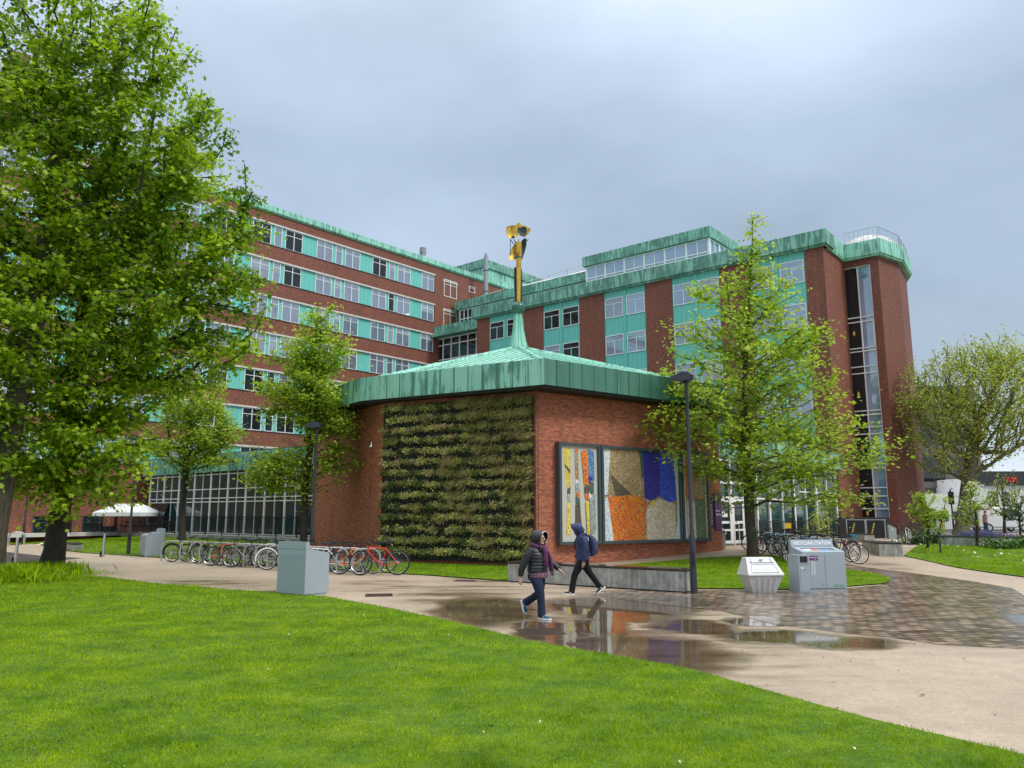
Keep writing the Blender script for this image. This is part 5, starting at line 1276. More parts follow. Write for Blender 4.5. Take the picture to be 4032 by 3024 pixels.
# ============================================================ STREET FURNITURE
def lamp_post(label, x, y, z, h, rz, group='black street lamps'):
    t = thing('street_lamp', label, 'street lamp', (x, y, z), rz, group)
    b = MB(); b.lathe([(.085, 0), (.078, 1.0), (.076, 1.35), (.05, 1.42), (.046, h - .12), (.05, h - .1), (.05, h)], n=14); b.build('pole', M['lamp_steel'], t, True)
    b = MB(); b.box(-.03, .03, -.082, -.07, .6, 1.0); b.build('hatch', M['black'], t)
    # wedge shaped head reaching out to local -x
    b = MB(); b.yprism([(.12, h + .02), (.12, h + .14), (.02, h + .22), (-.10, h + .22), (-.44, h + .08), (-.44, h + .05), (-.1, h - .01)], -.16, .16)
    hd_ = b.build('lamp_head', M['lamp_steel'], t)
    b = MB(); b._add([(-.13, -.12, h - .013), (-.13, .12, h - .013), (-.40, .12, h + .038), (-.40, -.12, h + .038)], [(0, 3, 2, 1)]); b.build('lens', simple('lamp_glass', (.32,.34,.27), .2), hd_)
    b = MB(); b.box(.06, .18, -.05, .05, h + .03, h + .15); b.lathe([(.075, h - .05), (.075, h + .05)]); b.build('bracket', M['black'], t)
    return t
lamp_post('tall charcoal lamp post between the concrete bench and the white grit bin', XA(2733, 19.3, 2335), 19.3, 0, 5.2, R(-8))
lamp_post('black lamp post beside the slender tree left of the pavilion', XA(1226, 28.3, 2220), 28.3, 0, 5.0, R(8))
lamp_post('black lamp post behind the left recycling unit, its head hidden in maple leaves', XA(504, 35.6, 2190), 35.6, 0.02, 5.2, R(0))
lamp_post('black lamp post far left beside the tubular hoops and brick wall', XA(88, 48, 2147), 48, 0, 5.0, R(0))
lamp_post('dark lamp post behind the right bike rack, its head hidden in leaves', XA(3128, 35.2, 2090), 35.2, .38, 5.0, R(0))
ys_ = thing('warning_sign', 'small blank yellow plate fixed on the railing behind the right bike rack', 'sign', (XA(3103, 36.4, 2070), 36.4, 0))
b = MB(); zc = P(3103, 2070, 36.4).z; b.box(-.14, .14, -.012, .0, zc - .125, zc + .125); b.build('plate', simple('yellow_plate', (.78,.55,.01), .4), ys_)
b = MB(); b.box(-.015, .015, .0, .03, .4, zc - .0); b.build('post', M['black'], ys_)

# recycling units
GREY_P = simple('silver_grey_paint', (.33,.385,.42), .36, .05, .05, 3)
def recycling(label, loc, rz, w, d, ridges=True, front=True, text=True):
    t = thing('recycling_unit', label, 'recycling unit', loc, rz, 'grey recycling units'); hf, hb = .96, 1.08
    b = MB(); b.xprism([(0, .05), (0, hf), (.06, hf + .02), (d, hb + .02), (d, .05)][::-1], -w/2, w/2); b.box(-w/2 + .02, w/2 - .02, .03, d - .02, 0, .05)
    body = b.build('body', GREY_P, t)
    b = MB(); b.xprism([(d - .13, hb), (d - .08, hb + .16), (d + .01, hb + .16), (d + .01, hb)][::-1], -w/2 - .004, w/2 + .004); hdr = b.build('header', GREY_P, t)
    if text:
        lettering('lettering', 'RECYCLING STATION', .105, M['white'], hdr, (0, d - .126, hb + .04), (R(73), 0, 0), 'CENTER', .003)
    b = MB()
    if ridges:
        for k in range(34): z = .09 + k*.0245; b.box(-w/2 + .03, w/2 - .03, d, d + .003, z, z + .012)
        b.box(-w/2 - .001, w/2 + .001, d + .0005, d + .006, hf - .04, hf - .03)
    else: b.box(-w/2 + .03, w/2 - .03, d, d + .003, .1, .9)
    b.build('rear_panel', GREY_P, t)
    if front:
        for k, (x0, x1) in enumerate(((-w/2 + .02, -.005), (.005, w/2 - .02))):
            x0 = x0 + (.13 if k == 0 and text else 0)
            b = MB(); b.box(x0, x1, -.022, -.001, .09, hf - .05); dr = b.build('door', GREY_P, t)
            for z in ((hf - .13,) if k else (.2,)):
                b = MB(); b.ball((x1 - .08 if k == 0 else x0 + .06, -.03, z), .014, 8, 6); b.build('lock', M['steel'], dr, True)
        b = MB(); b.box(-w/2 + .16, -w/2 + .40, -.026, -.0225, hf - .20, hf - .09); lb_ = b.build('sticker', M['purple'], t)
        lettering('lettering', 'MANCHESTER', .034, M['white'], lb_, (-w/2 + .17, -.0275, hf - .145), ext=.0008)
        lettering('lettering', '1824', .022, M['white'], lb_, (-w/2 + .30, -.0275, hf - .185), ext=.0008)
        lettering('lettering', 'The University', .06, M['white'], t, (-w/2 + .25, -.0235, .40), (R(90), R(-90), 0), ext=.001)
        lettering('lettering', 'of Manchester', .06, M['white'], t, (-w/2 + .31, -.0235, .40), (R(90), R(-90), 0), ext=.001)
        # coloured labels on the sloping top with black slots
        sl = math.atan2(hb - hf, d - .06)
        for k, (nm, cc_) in enumerate((('w', (.75,.75,.74,1)), ('r', (.75,.10,.05,1)), ('b', (.03,.20,.50,1)), ('k', (.10,.16,.2,1)))):
            m_ = bpy.data.materials.get('label_' + nm) or simple('label_' + nm, cc_, .4, 0, .05)
            x0 = -w/2 + .14 + k*(w - .26)/4; ww = (w - .26)/4 - .03
            for j, (y0, y1) in enumerate(((.12, .24), (.36, .52))):
                b = MB(); f_ = lambda y: hf + .02 + (y - .06)*math.tan(sl) + .003
                if y1 > d - .14: continue
                b._add([(x0, y0, f_(y0)), (x0 + ww, y0, f_(y0)), (x0 + ww, y1, f_(y1)), (x0, y1, f_(y1))], [(0, 1, 2, 3)]); b.build('label', m_, t)
            b = MB(); b._add([(x0, .27, f_(.27) + .001), (x0 + ww + .02, .27, f_(.27) + .001), (x0 + ww + .02, .33, f_(.33) + .001), (x0, .33, f_(.33) + .001)], [(0, 1, 2, 3)]); b.build('slot', M['black'], t)
    if text:
        # small side bin with a dark hatch
        b = MB(); b.box(-w/2 - .20, -w/2 + .09, -.14, .34, 0, .90); sb_ = b.build('side_bin', GREY_P, t)
        b = MB(); b.box(-w/2 - .16, -w/2 + .04, -.146, -.138, .72, .87); b.build('hatch', M['black'], sb_)
        b = MB(); b.box(-w/2 - .17, -w/2 + .05, -.15, -.139, .69, .715); b.box(-w/2 - .165, -w/2 + .045, -.147, -.14, .03, .60); b.box(-w/2-.06, -w/2-.02, -.16, -.14, .55, .58); b.build('hatch_door', GREY_P, sb_)
        b = MB(); b.box(-w/2 - .15, -w/2 - .07, -.1485, -.1475, .575, .60); b.build('sticker', M['white'], sb_)
        gm = simple('green_print', (.05,.36,.14), .5); lettering('lettering', 'Leafield', .055, gm, t, (w/2 - .26, -.0235, .13), ext=.001)
        b = MB(); b.ring((w/2 - .32, -.0238, .15), .035, .006, 'y', 14, 4); b.build('logo', gm, t)
        b = MB(); b.box(-w/2 + .1, w/2 - .02, -.03, 0, .0, .06); b.build('plinth', M['steel'], t)
    return t
recycling('grey recycling unit with white lettering and coloured labels on its sloping top', (7.72, 19.62, 0), R(11), 1.16, .60)
recycling('grey recycling unit seen from its ribbed back on the edge of the foreground lawn', (-4.80, 19.35, 0), R(145), 1.0, .72, True, True, False)
bpy.data.objects[-1] if False else None
recycling('small looking grey recycling unit far left behind the black lamp post', (-16.35, 35.0, 0), R(-55), 1.3, .75, False, True, False)

# white grit bin
gb = thing('grit_bin', 'white plastic grit bin with a sloping hinged lid on the cobbles', 'grit bin', (6.15, 19.45, 0), R(7)); gb.scale = (.87, .87, .87)
WP = simple('weathered_white_plastic', (.60,.60,.585), .35, 0, .12, 4)
t0, t1_, hb_ = (.34, .22), (.50, .34), .50
b = MB(); b._add([(-.34,-.02,0),(.34,-.02,0),(.34,.46,0),(-.34,.46,0),(-.50,-.16,.46),(.50,-.16,.46),(.50,.62,.46),(-.50,.62,.46)], [(0,3,2,1),(4,5,6,7),(0,1,5,4),(1,2,6,5),(2,3,7,6),(3,0,4,7)])
for k in range(4):
    x = -.2 + k*.155; b.tube([(x*.98, -.035, .07), (x*1.12, -.145, .40)], [(.032, .03)]*2, 8); b.ball((x*.98, -.035, .07), .034, 8, 6)
bod = b.build('body', WP, gb, True)
b = MB(); b._add([(-.53,-.19,.46),(.53,-.19,.46),(.53,.65,.46),(-.53,.65,.46),(-.53,-.19,.51),(.53,-.19,.51),(.50,.65,.51),(-.50,.65,.51),(-.40,.22,.95),(.40,.22,.95),(.40,.50,.95),(-.40,.50,.95)],
    [(0,3,2,1),(0,1,5,4),(1,2,6,5),(2,3,7,6),(3,0,4,7),(4,5,9,8),(5,6,10,9),(6,7,11,10),(7,4,8,11),(8,9,10,11)])
def slope(x, f, d=.0): return (x, -.19 + .41*f - .73*d, .51 + .44*f + .68*d)
lid = b.build('lid', WP, gb)
mod = lid.modifiers.new('bev', 'BEVEL'); mod.width = .018; mod.segments = 3
b = MB(); b._add([slope(-.40, .1, .004), slope(.40, .1, .004), slope(.33, .58, .004), slope(-.33, .58, .004)], [(0, 1, 2, 3)]); b.tube([slope(-.40, .1, .01), slope(.40, .1, .01), slope(.33, .58, .01), slope(-.33, .58, .01)], .009, 5, closed=True); b.build('lid_panel', WP, lid)
b = MB(); b.tube([slope(-.36, .68, .004), slope(.36, .68, .004)], .008, 5); b.build('hinge_line', M['black'], lid)
b = MB(); b.box(-.05, .05, .11, .15, .87, .915)
for s in (-1, 1): b.tube([slope(s*.30, .72, .01), slope(s*.29, .92, .01)], .014, 5)
b.build('catch', WP, lid)
o = lettering('lettering', 'University of Manchester', .058, M['white'], lid, slope(0, .28, .008), (math.atan2(.44, .41), 0, 0), 'CENTER', .002)

# concrete bench
bp = [G(2000, 2291), G(2697, 2335)]
b0, b1 = Vector((bp[0].x - .02, bp[0].y)), Vector((bp[1].x, bp[1].y)); db = (b1 - b0).normalized(); LB = (b1 - b0).length
bn = thing('concrete_bench', 'long streaked concrete bench with a wet dark timber top, behind the two walkers', 'bench', (b0.x, b0.y, 0), math.atan2(db.y, db.x))
for i in range(3):
    b = MB(); b.box(LB*i/3 + .004, LB*(i+1)/3 - .004, .02, .56, .03, .50); b.build('base', M['concrete'], bn)
b = MB(); b.box(0.05, LB - .05, .06, .5, 0, .03); b.build('plinth', M['soffit'], bn)
for i in range(4):
    b = MB(); b.box(-.02, LB + .02, .01 + .143*i, .145 + .143*i, .515, .56); b.build('slat', M['wood_top'], bn)
sc_ = stone_block('stone_bench', 'dark square concrete seat block by the left bollards', 'seat', [(XA(250, 38.5), 38.5), (XA(290, 37.0), 37.0), (XA(331, 37.7), 37.7), (XA(300, 39.3), 39.3)], 0, .50)

# bollards
for px, Y, lab in ((62, 30.0, 'steel bollard left of the leaning maple trunk'), (240, 32.2, 'steel bollard half hidden by the leaning maple trunk'), (405, 34.6, 'steel bollard standing alone left of the far recycling unit')):
    t = thing('bollard', lab, 'bollard', (XA(px, Y, 2200), Y, 0), 0, 'steel bollards')
    b = MB(); b.lathe([(.055, 0), (.055, .96), (.05, 1.0), (.02, 1.02)], n=16); b.build('post', M['steel'], t, True)
    b = MB(); b.box(-.14, -.05, -.03, .03, 0, .26); b.build('bracket', M['black'], t)
# drain covers
IR = simple('rusty_iron', (.13,.085,.065), .35, .5, .3, 30)
def drain(label, px, py, w_, d_, rz, slots=True):
    g_ = G(px, py); t = thing('drain_cover', label, 'drain cover', (g_.x, g_.y, .0), rz); nx, ny = 14, 5
    b = MB()
    for i in range(nx + 1): x = -w_/2 + w_*i/nx; b.box(x - .009, x + .009, -d_/2, d_/2, -.02, .007)
    for j in range(ny + 1): y = -d_/2 + d_*j/ny; b.box(-w_/2, w_/2, y - .012, y + .012, -.02, .0085)
    b.build('grate', IR, t); b = MB(); b.box(-w_/2, w_/2, -d_/2, d_/2, -.03, .0025); b.build('pit', M['black'], t)
drain('rusty iron drain grate at the edge of the foreground lawn below the walkers', 2128, 2488, .68, .62, R(14)); drain('dark drain grate on the path right of the middle recycling unit', 1492, 2344, .62, .62, R(10)); drain('small iron cover in the wet path near the reflections', 2265, 2536, .22, .2, R(10))
drain('dark drain grate on the path beside the grass strip under the planted wall', 1830, 2287, .6, .4, R(-10))
lt = thing('litter', 'crumpled white paper on the grass left of the leaning trunk', 'litter', tuple(G(156, 2150) + Vector((0, 0, .05))))
b = MB(); b._add([(-.14,0,0),(.0,-.02,.02),(.16,.02,.08),(.06,.08,.11),(-.07,.06,.05)], [(0,1,2,3,4)]); b.build('paper', M['white'], lt)

# cycle hoops and bicycles
hoop_x = [75,155,235,318,405,500,595,695,790,890,995,1105,1220,1340,1465,1600,1740]
HOOP = simple('satin_steel', (.50,.51,.50), .3, .6, .08)
def hoop(x, y, z, w_, rz, label, group):
    t = None
    b = MB(); r_ = .26; pts = [(0, 0, 0), (0, 0, .8 - r_)] + [(r_ - r_*math.cos(a), 0, .8 - r_ + r_*math.sin(a)) for a in np.linspace(.2, math.pi/2, 6)] + [(w_ - r_ + r_*math.sin(a), 0, .8 - r_ + r_*math.cos(a)) for a in np.linspace(0, math.pi/2 - .2, 6)] + [(w_, 0, .8 - r_), (w_, 0, 0)]
    b.tube(pts, .029, 8); o = b.build('cycle_hoop', HOOP, None, True, (x, y, z), rz); tag(o, label, 'cycle hoop', group); return o
h0 = None
for i, cx in enumerate(hoop_x):
    px = 600 + cx/2.212; py = 2000 + (465 + (cx - 75)*.072)/2.212; g_ = G(px, py)
    if h0 is None: h0 = hoop(g_.x, g_.y, 0, .86, 0, 'plain steel hoop of the left cycle rack', 'steel hoops of the left bike rack')
    else: c = h0.copy(); COL.objects.link(c); c.location = g_
for i in range(7):
    px = 3000 + i*46; Y = 33.6 - i*.45; g_x = XA(px, Y)
    o = hoop(g_x, Y, gz(g_x, Y), .8, R(38), 'plain steel hoop of the right cycle rack', 'steel hoops of the right bike rack')
for i in range(2):
    o = hoop(XA(40 + 28*i, 47), 47 - .8*i, 0, .8, R(20), 'steel hoop on the far left beside the black lamp post', 'far left steel hoops')

SP_M = simple('spoke_metal', (.5,.5,.5), .3, .9); TY = simple('tyre_rubber', (.014,.014,.014), .7); TYB = simple('brown_tyre', (.05,.03,.02), .7)
def wheel_meshes():
    r_ = .335; b = MB(); b.ring((0, 0, 0), r_, .019, 'y', 32, 6); tyre = b.mesh('tyre', TY, True)
    b = MB(); b.ring((0, 0, 0), r_ - .028, .010, 'y', 32, 4); rim = b.mesh('rim', SP_M, True)
    b = MB()
    for k in range(18): a = k*math.pi/9; b.tube([(0, .02*(-1)**k, 0), (math.cos(a)*(r_ - .03), 0, math.sin(a)*(r_ - .03))], .0022, 3, cap=False)
    b.tube([(0, -.05, 0), (0, .05, 0)], .02, 8)
    return tyre, rim, b.mesh('spokes', SP_M)
WM = wheel_meshes()
PAINT = {}
def paint(n, c):
    if n not in PAINT: PAINT[n] = simple('bike_paint_' + n, c, .25, .2, .03)
    return PAINT[n]
def frame_mesh(style, mat, forkmat=None):
    b = MB(); RW, FW, BB, SC, ST_, HT, HB = (-.52,0,.335), (.53,0,.335), (-.06,0,.28), (-.19,0,.76), (-.21,0,.86), (.33,0,.80), (.36,0,.68)
    if style == 'step': b.tube([HB, (.1, 0, .42), BB], .02, 7); b.tube([HT, (.08, 0, .55), (-.12, 0, .50)], .016, 7)
    else: b.tube([HB, BB], .022 if style == 'mtb' else .018, 8); b.tube([HT, SC], .017 if style != 'mtb' else .02, 8)
    b.tube([BB, SC], .017, 8); b.tube([HT, HB], .022, 8)
    for s in (-.05, .05):
        b.tube([(RW[0], s, RW[2]), (BB[0] - .04, s*.6, BB[2])], .010, 6); b.tube([(RW[0], s, RW[2]), (SC[0] - .01, s*.4, SC[2] - .03)], .009, 6)
    return b
def make_bike(label, x, y, z, rz, col, style='road', white_rim=False, tyre=None, mud=False, lean=0, steer=0, group='bikes parked in the left rack', sc=1.0, basket=None, forkc=None, scb=None):
    t = thing('bicycle', label, 'bicycle', (x, y, z), rz, group); t.rotation_euler = (R(lean), 0, rz); t.scale = (sc,)*3
    pm = paint(*col)
    for i, wx in enumerate((-.52, .53)):
        wroot = bpy.data.objects.new('wheel', WM[2]); COL.objects.link(wroot); wroot.parent = t; wroot.location = (wx, 0, .355)
        if i: wroot.rotation_euler = (0, 0, R(steer))
        ty = obj('tyre', WM[0], wroot); rm = obj('rim', WM[1], wroot)
        if tyre: me = WM[0].copy(); me.materials[0] = tyre; ty.data = me
        if white_rim: me = WM[1].copy(); me.materials[0] = M['white']; rm.data = me
    fr = frame_mesh(style, pm).build('frame', pm, t, True)
    b = MB()
    for s in (-.045, .045): b.tube([(.37, s, .66), (.42, s*1.1, .5), (.53, s*1.1, .355)], .012 if style != 'mtb' else .018, 6)
    b.tube([(.37, -.045, .67), (.37, .045, .67)], .016, 6); b.tube([(.37, 0, .67), (.31, 0, .92)], .013, 6)
    b.build('fork', paint(*forkc) if forkc else (pm if style != 'mtb' else M['black']), t, True)
    b = MB()
    if style == 'drop':
        b.tube([(.31, 0, .9), (.40, 0, .93)], .014, 6); 
        for s in (-1, 1): b.tube([(.40, 0, .93), (.41, s*.19, .93), (.50, s*.2, .93), (.54, s*.2, .86), (.46, s*.2, .80)], .013, 6)
    else:
        b.tube([(.31, 0, .92), (.36, 0, .97)], .014, 6); b.tube([(.26, -.31, .99), (.34, -.14, .97), (.36, 0, .97), (.34, .14, .97), (.26, .31, .99)], .013, 6)
        for s in (-1, 1): b.tube([(.34, s*.2, .965), (.40, s*.24, .93), (.38, s*.3, .92)], .006, 5); b.tube([(.36, s*.1, .96), (.44, s*.03, .88), (.40, 0, .70)], .005, 4)
    b.build('handlebar', M['black'], t, True)
    b = MB(); b._add([(-.38,-.075,.93),(-.38,.075,.93),(-.2,.05,.92),(-.02,.016,.93),(-.02,-.016,.93),(-.2,-.05,.92),(-.37,-.07,.97),(-.37,.07,.97),(-.2,.04,.965),(-.03,.012,.955),(-.03,-.012,.955),(-.2,-.04,.965)],
        [(0,1,2,3,4,5)[::-1],(6,7,8,9,10,11)[::-1],(0,1,7,6),(1,2,8,7),(2,3,9,8),(3,4,10,9),(4,5,11,10),(5,0,6,11)]); b.tube([(-.19, 0, .75), (-.22, 0, .93)], .013, 6); b.build('saddle', M['black'], t)
    b = MB(); b.ring((-.06, -.05, .29), .085, .006, 'y', 20, 4); b.tube([(-.06, -.06, .29), (-.02, -.065, .13)], .01, 5); b.box(-.07, .03, -.14, -.06, .11, .13); b.tube([(-.06, .06, .29), (-.10, .065, .45)], .01, 5); b.box(-.15, -.05, .06, .14, .44, .46)
    b.tube([(-.06, -.05, .375), (-.52, -.05, .40)], .005, 4); b.tube([(-.06, -.05, .205), (-.5, -.05, .30)], .005, 4); b.ring((-.52, -.05, .355), .045, .006, 'y', 14, 4); b.build('crankset', SP_M, t)
    if mud:
        b = MB()
        for wx, a0_, a1_ in ((-.52, -.3, 3.3), (.53, .6, 3.1)):
            b.tube([(wx + math.cos(a)*.375, 0, .355 + math.sin(a)*.375) for a in np.linspace(a0_, a1_, 14)], [(.03, .005)]*14, 6, flat=(0, 1, 0))
        b.build('mudguard', M['white'] if mud == 'white' else M['black'], t)
    if basket:
        b = MB(); b.box(-.66, -.36, -.09, .09, .86, 1.0); b.build('pannier', paint(*basket), t)
    if style == 'mtb':
        b = MB(); b.ring((.53, -.035, .355), .08, .01, 'y', 18, 4); b.build('brake_disc', M['steel'], t)
    return t
def bk(label, cx, cyb, rz, *a, **k):
    """place a bike by the ground point under its middle, measured in the enlarged rack view"""
    g_ = G(600 + cx/2.212, 2000 + cyb/2.212); return make_bike(label, g_.x, g_.y, g_.z, R(rz), *a, **k)
silver = ('silver', (.28,.28,.29,1)); black = ('black', (.02,.02,.02,1)); white = ('white', (.70,.70,.68,1)); red = ('red', (.62,.02,.02,1)); orange = ('orange', (.85,.22,.01,1)); green = ('green', (.10,.30,.16,1)); purple = ('purple', (.20,.05,.22,1)); blue = ('blue', (.03,.10,.35,1)); pink = ('pink', (.70,.08,.14,1)); teal = ('teal', (.10,.45,.42,1)); maroon = ('maroon', (.14,.03,.035,1)); bronze = ('bronze', (.28,.10,.03,1))
bk('silver step through bicycle, leftmost in the left rack', 286, 472, 2, silver, 'step', mud='silver', lean=6)
bk('bicycle with a bright red frame and orange rear stays in the left rack', 635, 505, 4, red, 'road', lean=5, forkc=('red', 0))
bk('pale grey bicycle with black tyres and low saddle beside the red one', 812, 520, 176, silver, 'road', lean=-5)
bk('purple and white bicycle with brown tyres in the left rack', 900, 512, 14, purple, 'mtb', tyre=TYB, lean=5)
bk('white bicycle with light frame between the purple one and the recycling unit', 978, 500, 10, white, 'mtb', lean=4)
bk('dark bicycle with white mudguards half behind the middle recycling unit', 1130, 540, 4, ('grey', (.2,.22,.24,1)), 'step', mud='white', white_rim=True, lean=4)
bk('black bicycle almost hidden behind the middle recycling unit', 1300, 548, 8, black, 'mtb', lean=-4)
bk('white and red bicycle just right of the middle recycling unit', 1475, 575, -170, white, 'mtb', lean=5, forkc=red)
bk('red drop bar bicycle behind the orange one in the left rack', 1660, 560, -12, red, 'drop', lean=-4)
bk('orange bicycle with thin black tyres in the left rack', 1775, 578, 12, orange, 'road', lean=5)
bk('black bicycle with straight bar behind the big red one', 1900, 560, -165, black, 'mtb', lean=-6)
bk('big red mountain bicycle with disc brake, rightmost in the left rack', 1975, 588, 186, red, 'mtb', lean=6, steer=-16, sc=1.08)
def rk(label, px, Y, rz, *a, **k):
    x = XA(px, Y); return make_bike(label, x, Y, gz(x, Y), R(rz), *a, group='bikes parked in the right rack', **k)
rk('black bicycle seen nearly end on, left of the tulip tree trunk', 2943, 33.6, 70, black, 'road', lean=10)
rk('dark bicycle with pink fork beside the tree trunk in the right rack', 3030, 32.6, 196, ('navy', (.03,.05,.12,1)), 'drop', white_rim=False, lean=-5, forkc=pink)
rk('blue bicycle deep in the left half of the right rack', 3040, 33.8, 20, blue, 'mtb', lean=4)
rk('white bicycle with bright rims and green trim left of the recycling lettering', 3110, 31.9, 165, white, 'road', white_rim=True, lean=5)
rk('silver bicycle behind the white one in the right rack', 3115, 33.4, 200, silver, 'mtb', lean=4)
rk('black bicycle turned towards the camera left of the front recycling unit', 3100, 30.6, 58, black, 'road', lean=-6, white_rim=True)
rk('blue framed bicycle with white mudguard behind the front recycling unit', 3165, 32.4, 12, blue, 'road', lean=5, mud='white')
rk('grey bicycle with tall stem in the middle of the right rack', 3190, 31.4, 190, ('grey', 0), 'mtb', lean=-8)
rk('teal and white bicycle above the recycling header', 3225, 31.6, 22, teal, 'road', lean=6, white_rim=True)
rk('white bicycle with turquoise trim behind the recycling header', 3255, 30.9, 14, white, 'road', lean=7)
rk('black bicycle with blue pannier on the right side of the right rack', 3305, 30.9, 196, black, 'road', lean=-5, basket=('lightblue', (.04,.18,.28,1)), mud='black')
rk('maroon drop bar bicycle with white rims, nearest in the right rack', 3316, 29.6, 172, maroon, 'road', white_rim=True, lean=8, sc=1.05)
rk('black bicycle behind the blue one near the tree trunk', 3000, 33.9, 160, black, 'mtb', lean=6)
rk('teal bicycle behind the white one with bright rims', 3080, 32.9, 25, teal, 'mtb', lean=-6)
rk('red city bicycle deep in the middle of the right rack', 3150, 33.2, 188, red, 'step', lean=5)
rk('black bicycle with white mudguards above the recycling header', 3210, 32.4, 10, black, 'road', lean=-6, mud='white')
rk('purple bicycle farthest back in the right rack', 3240, 33.0, 170, purple, 'mtb', lean=5)
rk('black bicycle with light rims just behind the maroon one', 3290, 30.3, 168, black, 'road', white_rim=True, lean=5)
bk('green bicycle between the two silver ones in the left rack', 720, 500, 20, green, 'road', lean=-6)
bk('black bicycle behind the leftmost silver one', 400, 470, 175, black, 'road', lean=-8)
bk('grey bicycle right behind the white and red one', 1560, 556, 15, ('grey', 0), 'mtb', lean=-6)
bk('black bicycle leaning between the first hoops of the left rack', 520, 486, 8, black, 'mtb', lean=6)
bk('dark blue bicycle behind the pale grey one in the left rack', 850, 508, 6, ('navy', 0), 'road', lean=-7)
bk('black bicycle with brown tyres just left of the middle recycling unit', 1040, 522, 172, black, 'mtb', tyre=TYB, lean=5)
bk('black bicycle behind the red drop bar one in the left rack', 1620, 545, 8, black, 'road', lean=7)
bx = lambda px, Y: XA(px, Y)
make_bike('white bicycle leaning end on by the stair tower foot', bx(3566, 38.2), 38.2, gz(18, 38.2), R(78), white, 'mtb', lean=8, group='bikes by the stair tower')
make_bike('black bicycle with light rims beside the one leaning by the tower', bx(3590, 38.9), 38.9, gz(18, 38.9), R(30), black, 'road', white_rim=True, group='bikes by the stair tower')
make_bike('black bicycle seen three quarters behind the yellow green sapling', bx(3636, 38.0), 38.0, gz(18, 38), R(60), black, 'mtb', lean=-4, group='bikes by the stair tower')
make_bike('dark bicycle farthest right by the tower, beside the hedge bush', bx(3655, 38.3), 38.3, gz(18, 38), R(25), ('grey', 0), 'road', group='bikes by the stair tower')
make_bike('dark bicycle half hidden by the grey wayfinding wedge', bx(3540, 39.2), 39.2, gz(18, 39), R(40), black, 'road', group='bikes by the stair tower')

# ---------------------------------------------- background on the right
bk1 = thing('dark_tower', 'tall dark grey building behind the plane tree on the right', 'building', (XA(3590, 84), 84, .4), R(-4))
dg = simple('dark_grey_cladding', (.115,.105,.09), .5, 0, .2, .5); WB = XA(3880, 84) - XA(3590, 84)
b = MB(); b.box(0, WB, 0, 12, 4.2, 15.2); b.box(.3, WB - .6, .3, 11, 0, 4.2); b.build('wall', dg, bk1)
b = MB(); b.box(WB - 1.6, WB - .5, -.03, 0, 3.0, 14.2); b.build('glazing', M['glass_blind'], bk1)
for i in range(2):
    for j in range(3):
        b = MB(); b.box(0, 2.4, -.04, .01, 0, 2.6); o = b.build('window', M['glass_dark'], bk1, loc=(1.6 + i*3.4, -.0, 4.9 + j*3.9))
        b = MB()
        for x in (0, 1.17, 2.34): b.box(x, x + .06, -.07, -.041, 0, 2.6)
        b.build('frame', M['grey_frame'], o)
bk2 = thing('white_shop_building', 'low white rendered building under a black sign band at the right edge', 'building', (XA(3640, 76), 76, .4), R(0))
W2_ = XA(4300, 76) - XA(3640, 76)
b = MB(); b.box(0, W2_, 0, 10, 0, 3.4); b.box(XA(3880, 76) - XA(3640, 76), W2_, -.02, 10, 3.4, 5.0); b.build('wall', M['white'], bk2)
b = MB(); x0 = XA(3872, 76) - XA(3640, 76); b.box(x0, W2_, -.25, .3, 4.2, 5.55); b.build('sign_band', simple('black_sign_band', (.035,.04,.035), .5), bk2)
RED = simple('red_letter', (.8,.02,.03), .4)
lettering('lettering', 'KM', .75, RED, bk2, (XA(3984, 75.7) - XA(3640, 76), -.27, 4.5), ext=.02)
for px0, px1, z0, z1 in ((3700, 3740, .8, 1.7), (3760, 3790, .9, 1.7), (3905, 3945, 2.2, 3.6), (3960, 3990, 2.2, 3.6), (3990, 4030, .4, 2.2), (3650, 3690, .2, 1.9)):
    b = MB(); b.box(0, XA(px1, 76) - XA(px0, 76), -.05, .01, z0, z1); o = b.build('window', M['glass_dark'], bk2, loc=(XA(px0, 76) - XA(3640, 76), 0, 0))
bar_fence('black street fence far behind the plane tree trunk', (XA(3640, 66), 66), (XA(3960, 66), 66), .4, 1.3, .16)
tl = thing('traffic_light', 'black traffic light left of the plane tree trunk', 'traffic light', (XA(3757, 62), 62, .4))
b = MB(); b.lathe([(.06, 0), (.06, 3.4)]); b.build('pole', M['black'], tl)
b = MB(); b.box(-.16, .16, -.14, .1, 2.2, 3.2); hd2 = b.build('signal_head', M['black'], tl)
for k in range(3): b = MB(); b.tube([(0, -.14, 2.37 + k*.32), (-.02, -.32, 2.39 + k*.32)], .12, 10); b.build('hood', M['black'], hd2)
yb = thing('bollard', 'small yellow bollard at the far street fence', 'bollard', (XA(3715, 65), 65, .4))
b = MB(); b.lathe([(.09, 0), (.09, .9), (.05, 1.0)]); b.build('post', simple('yellow_bollard', (.7,.5,.03), .5), yb, True)
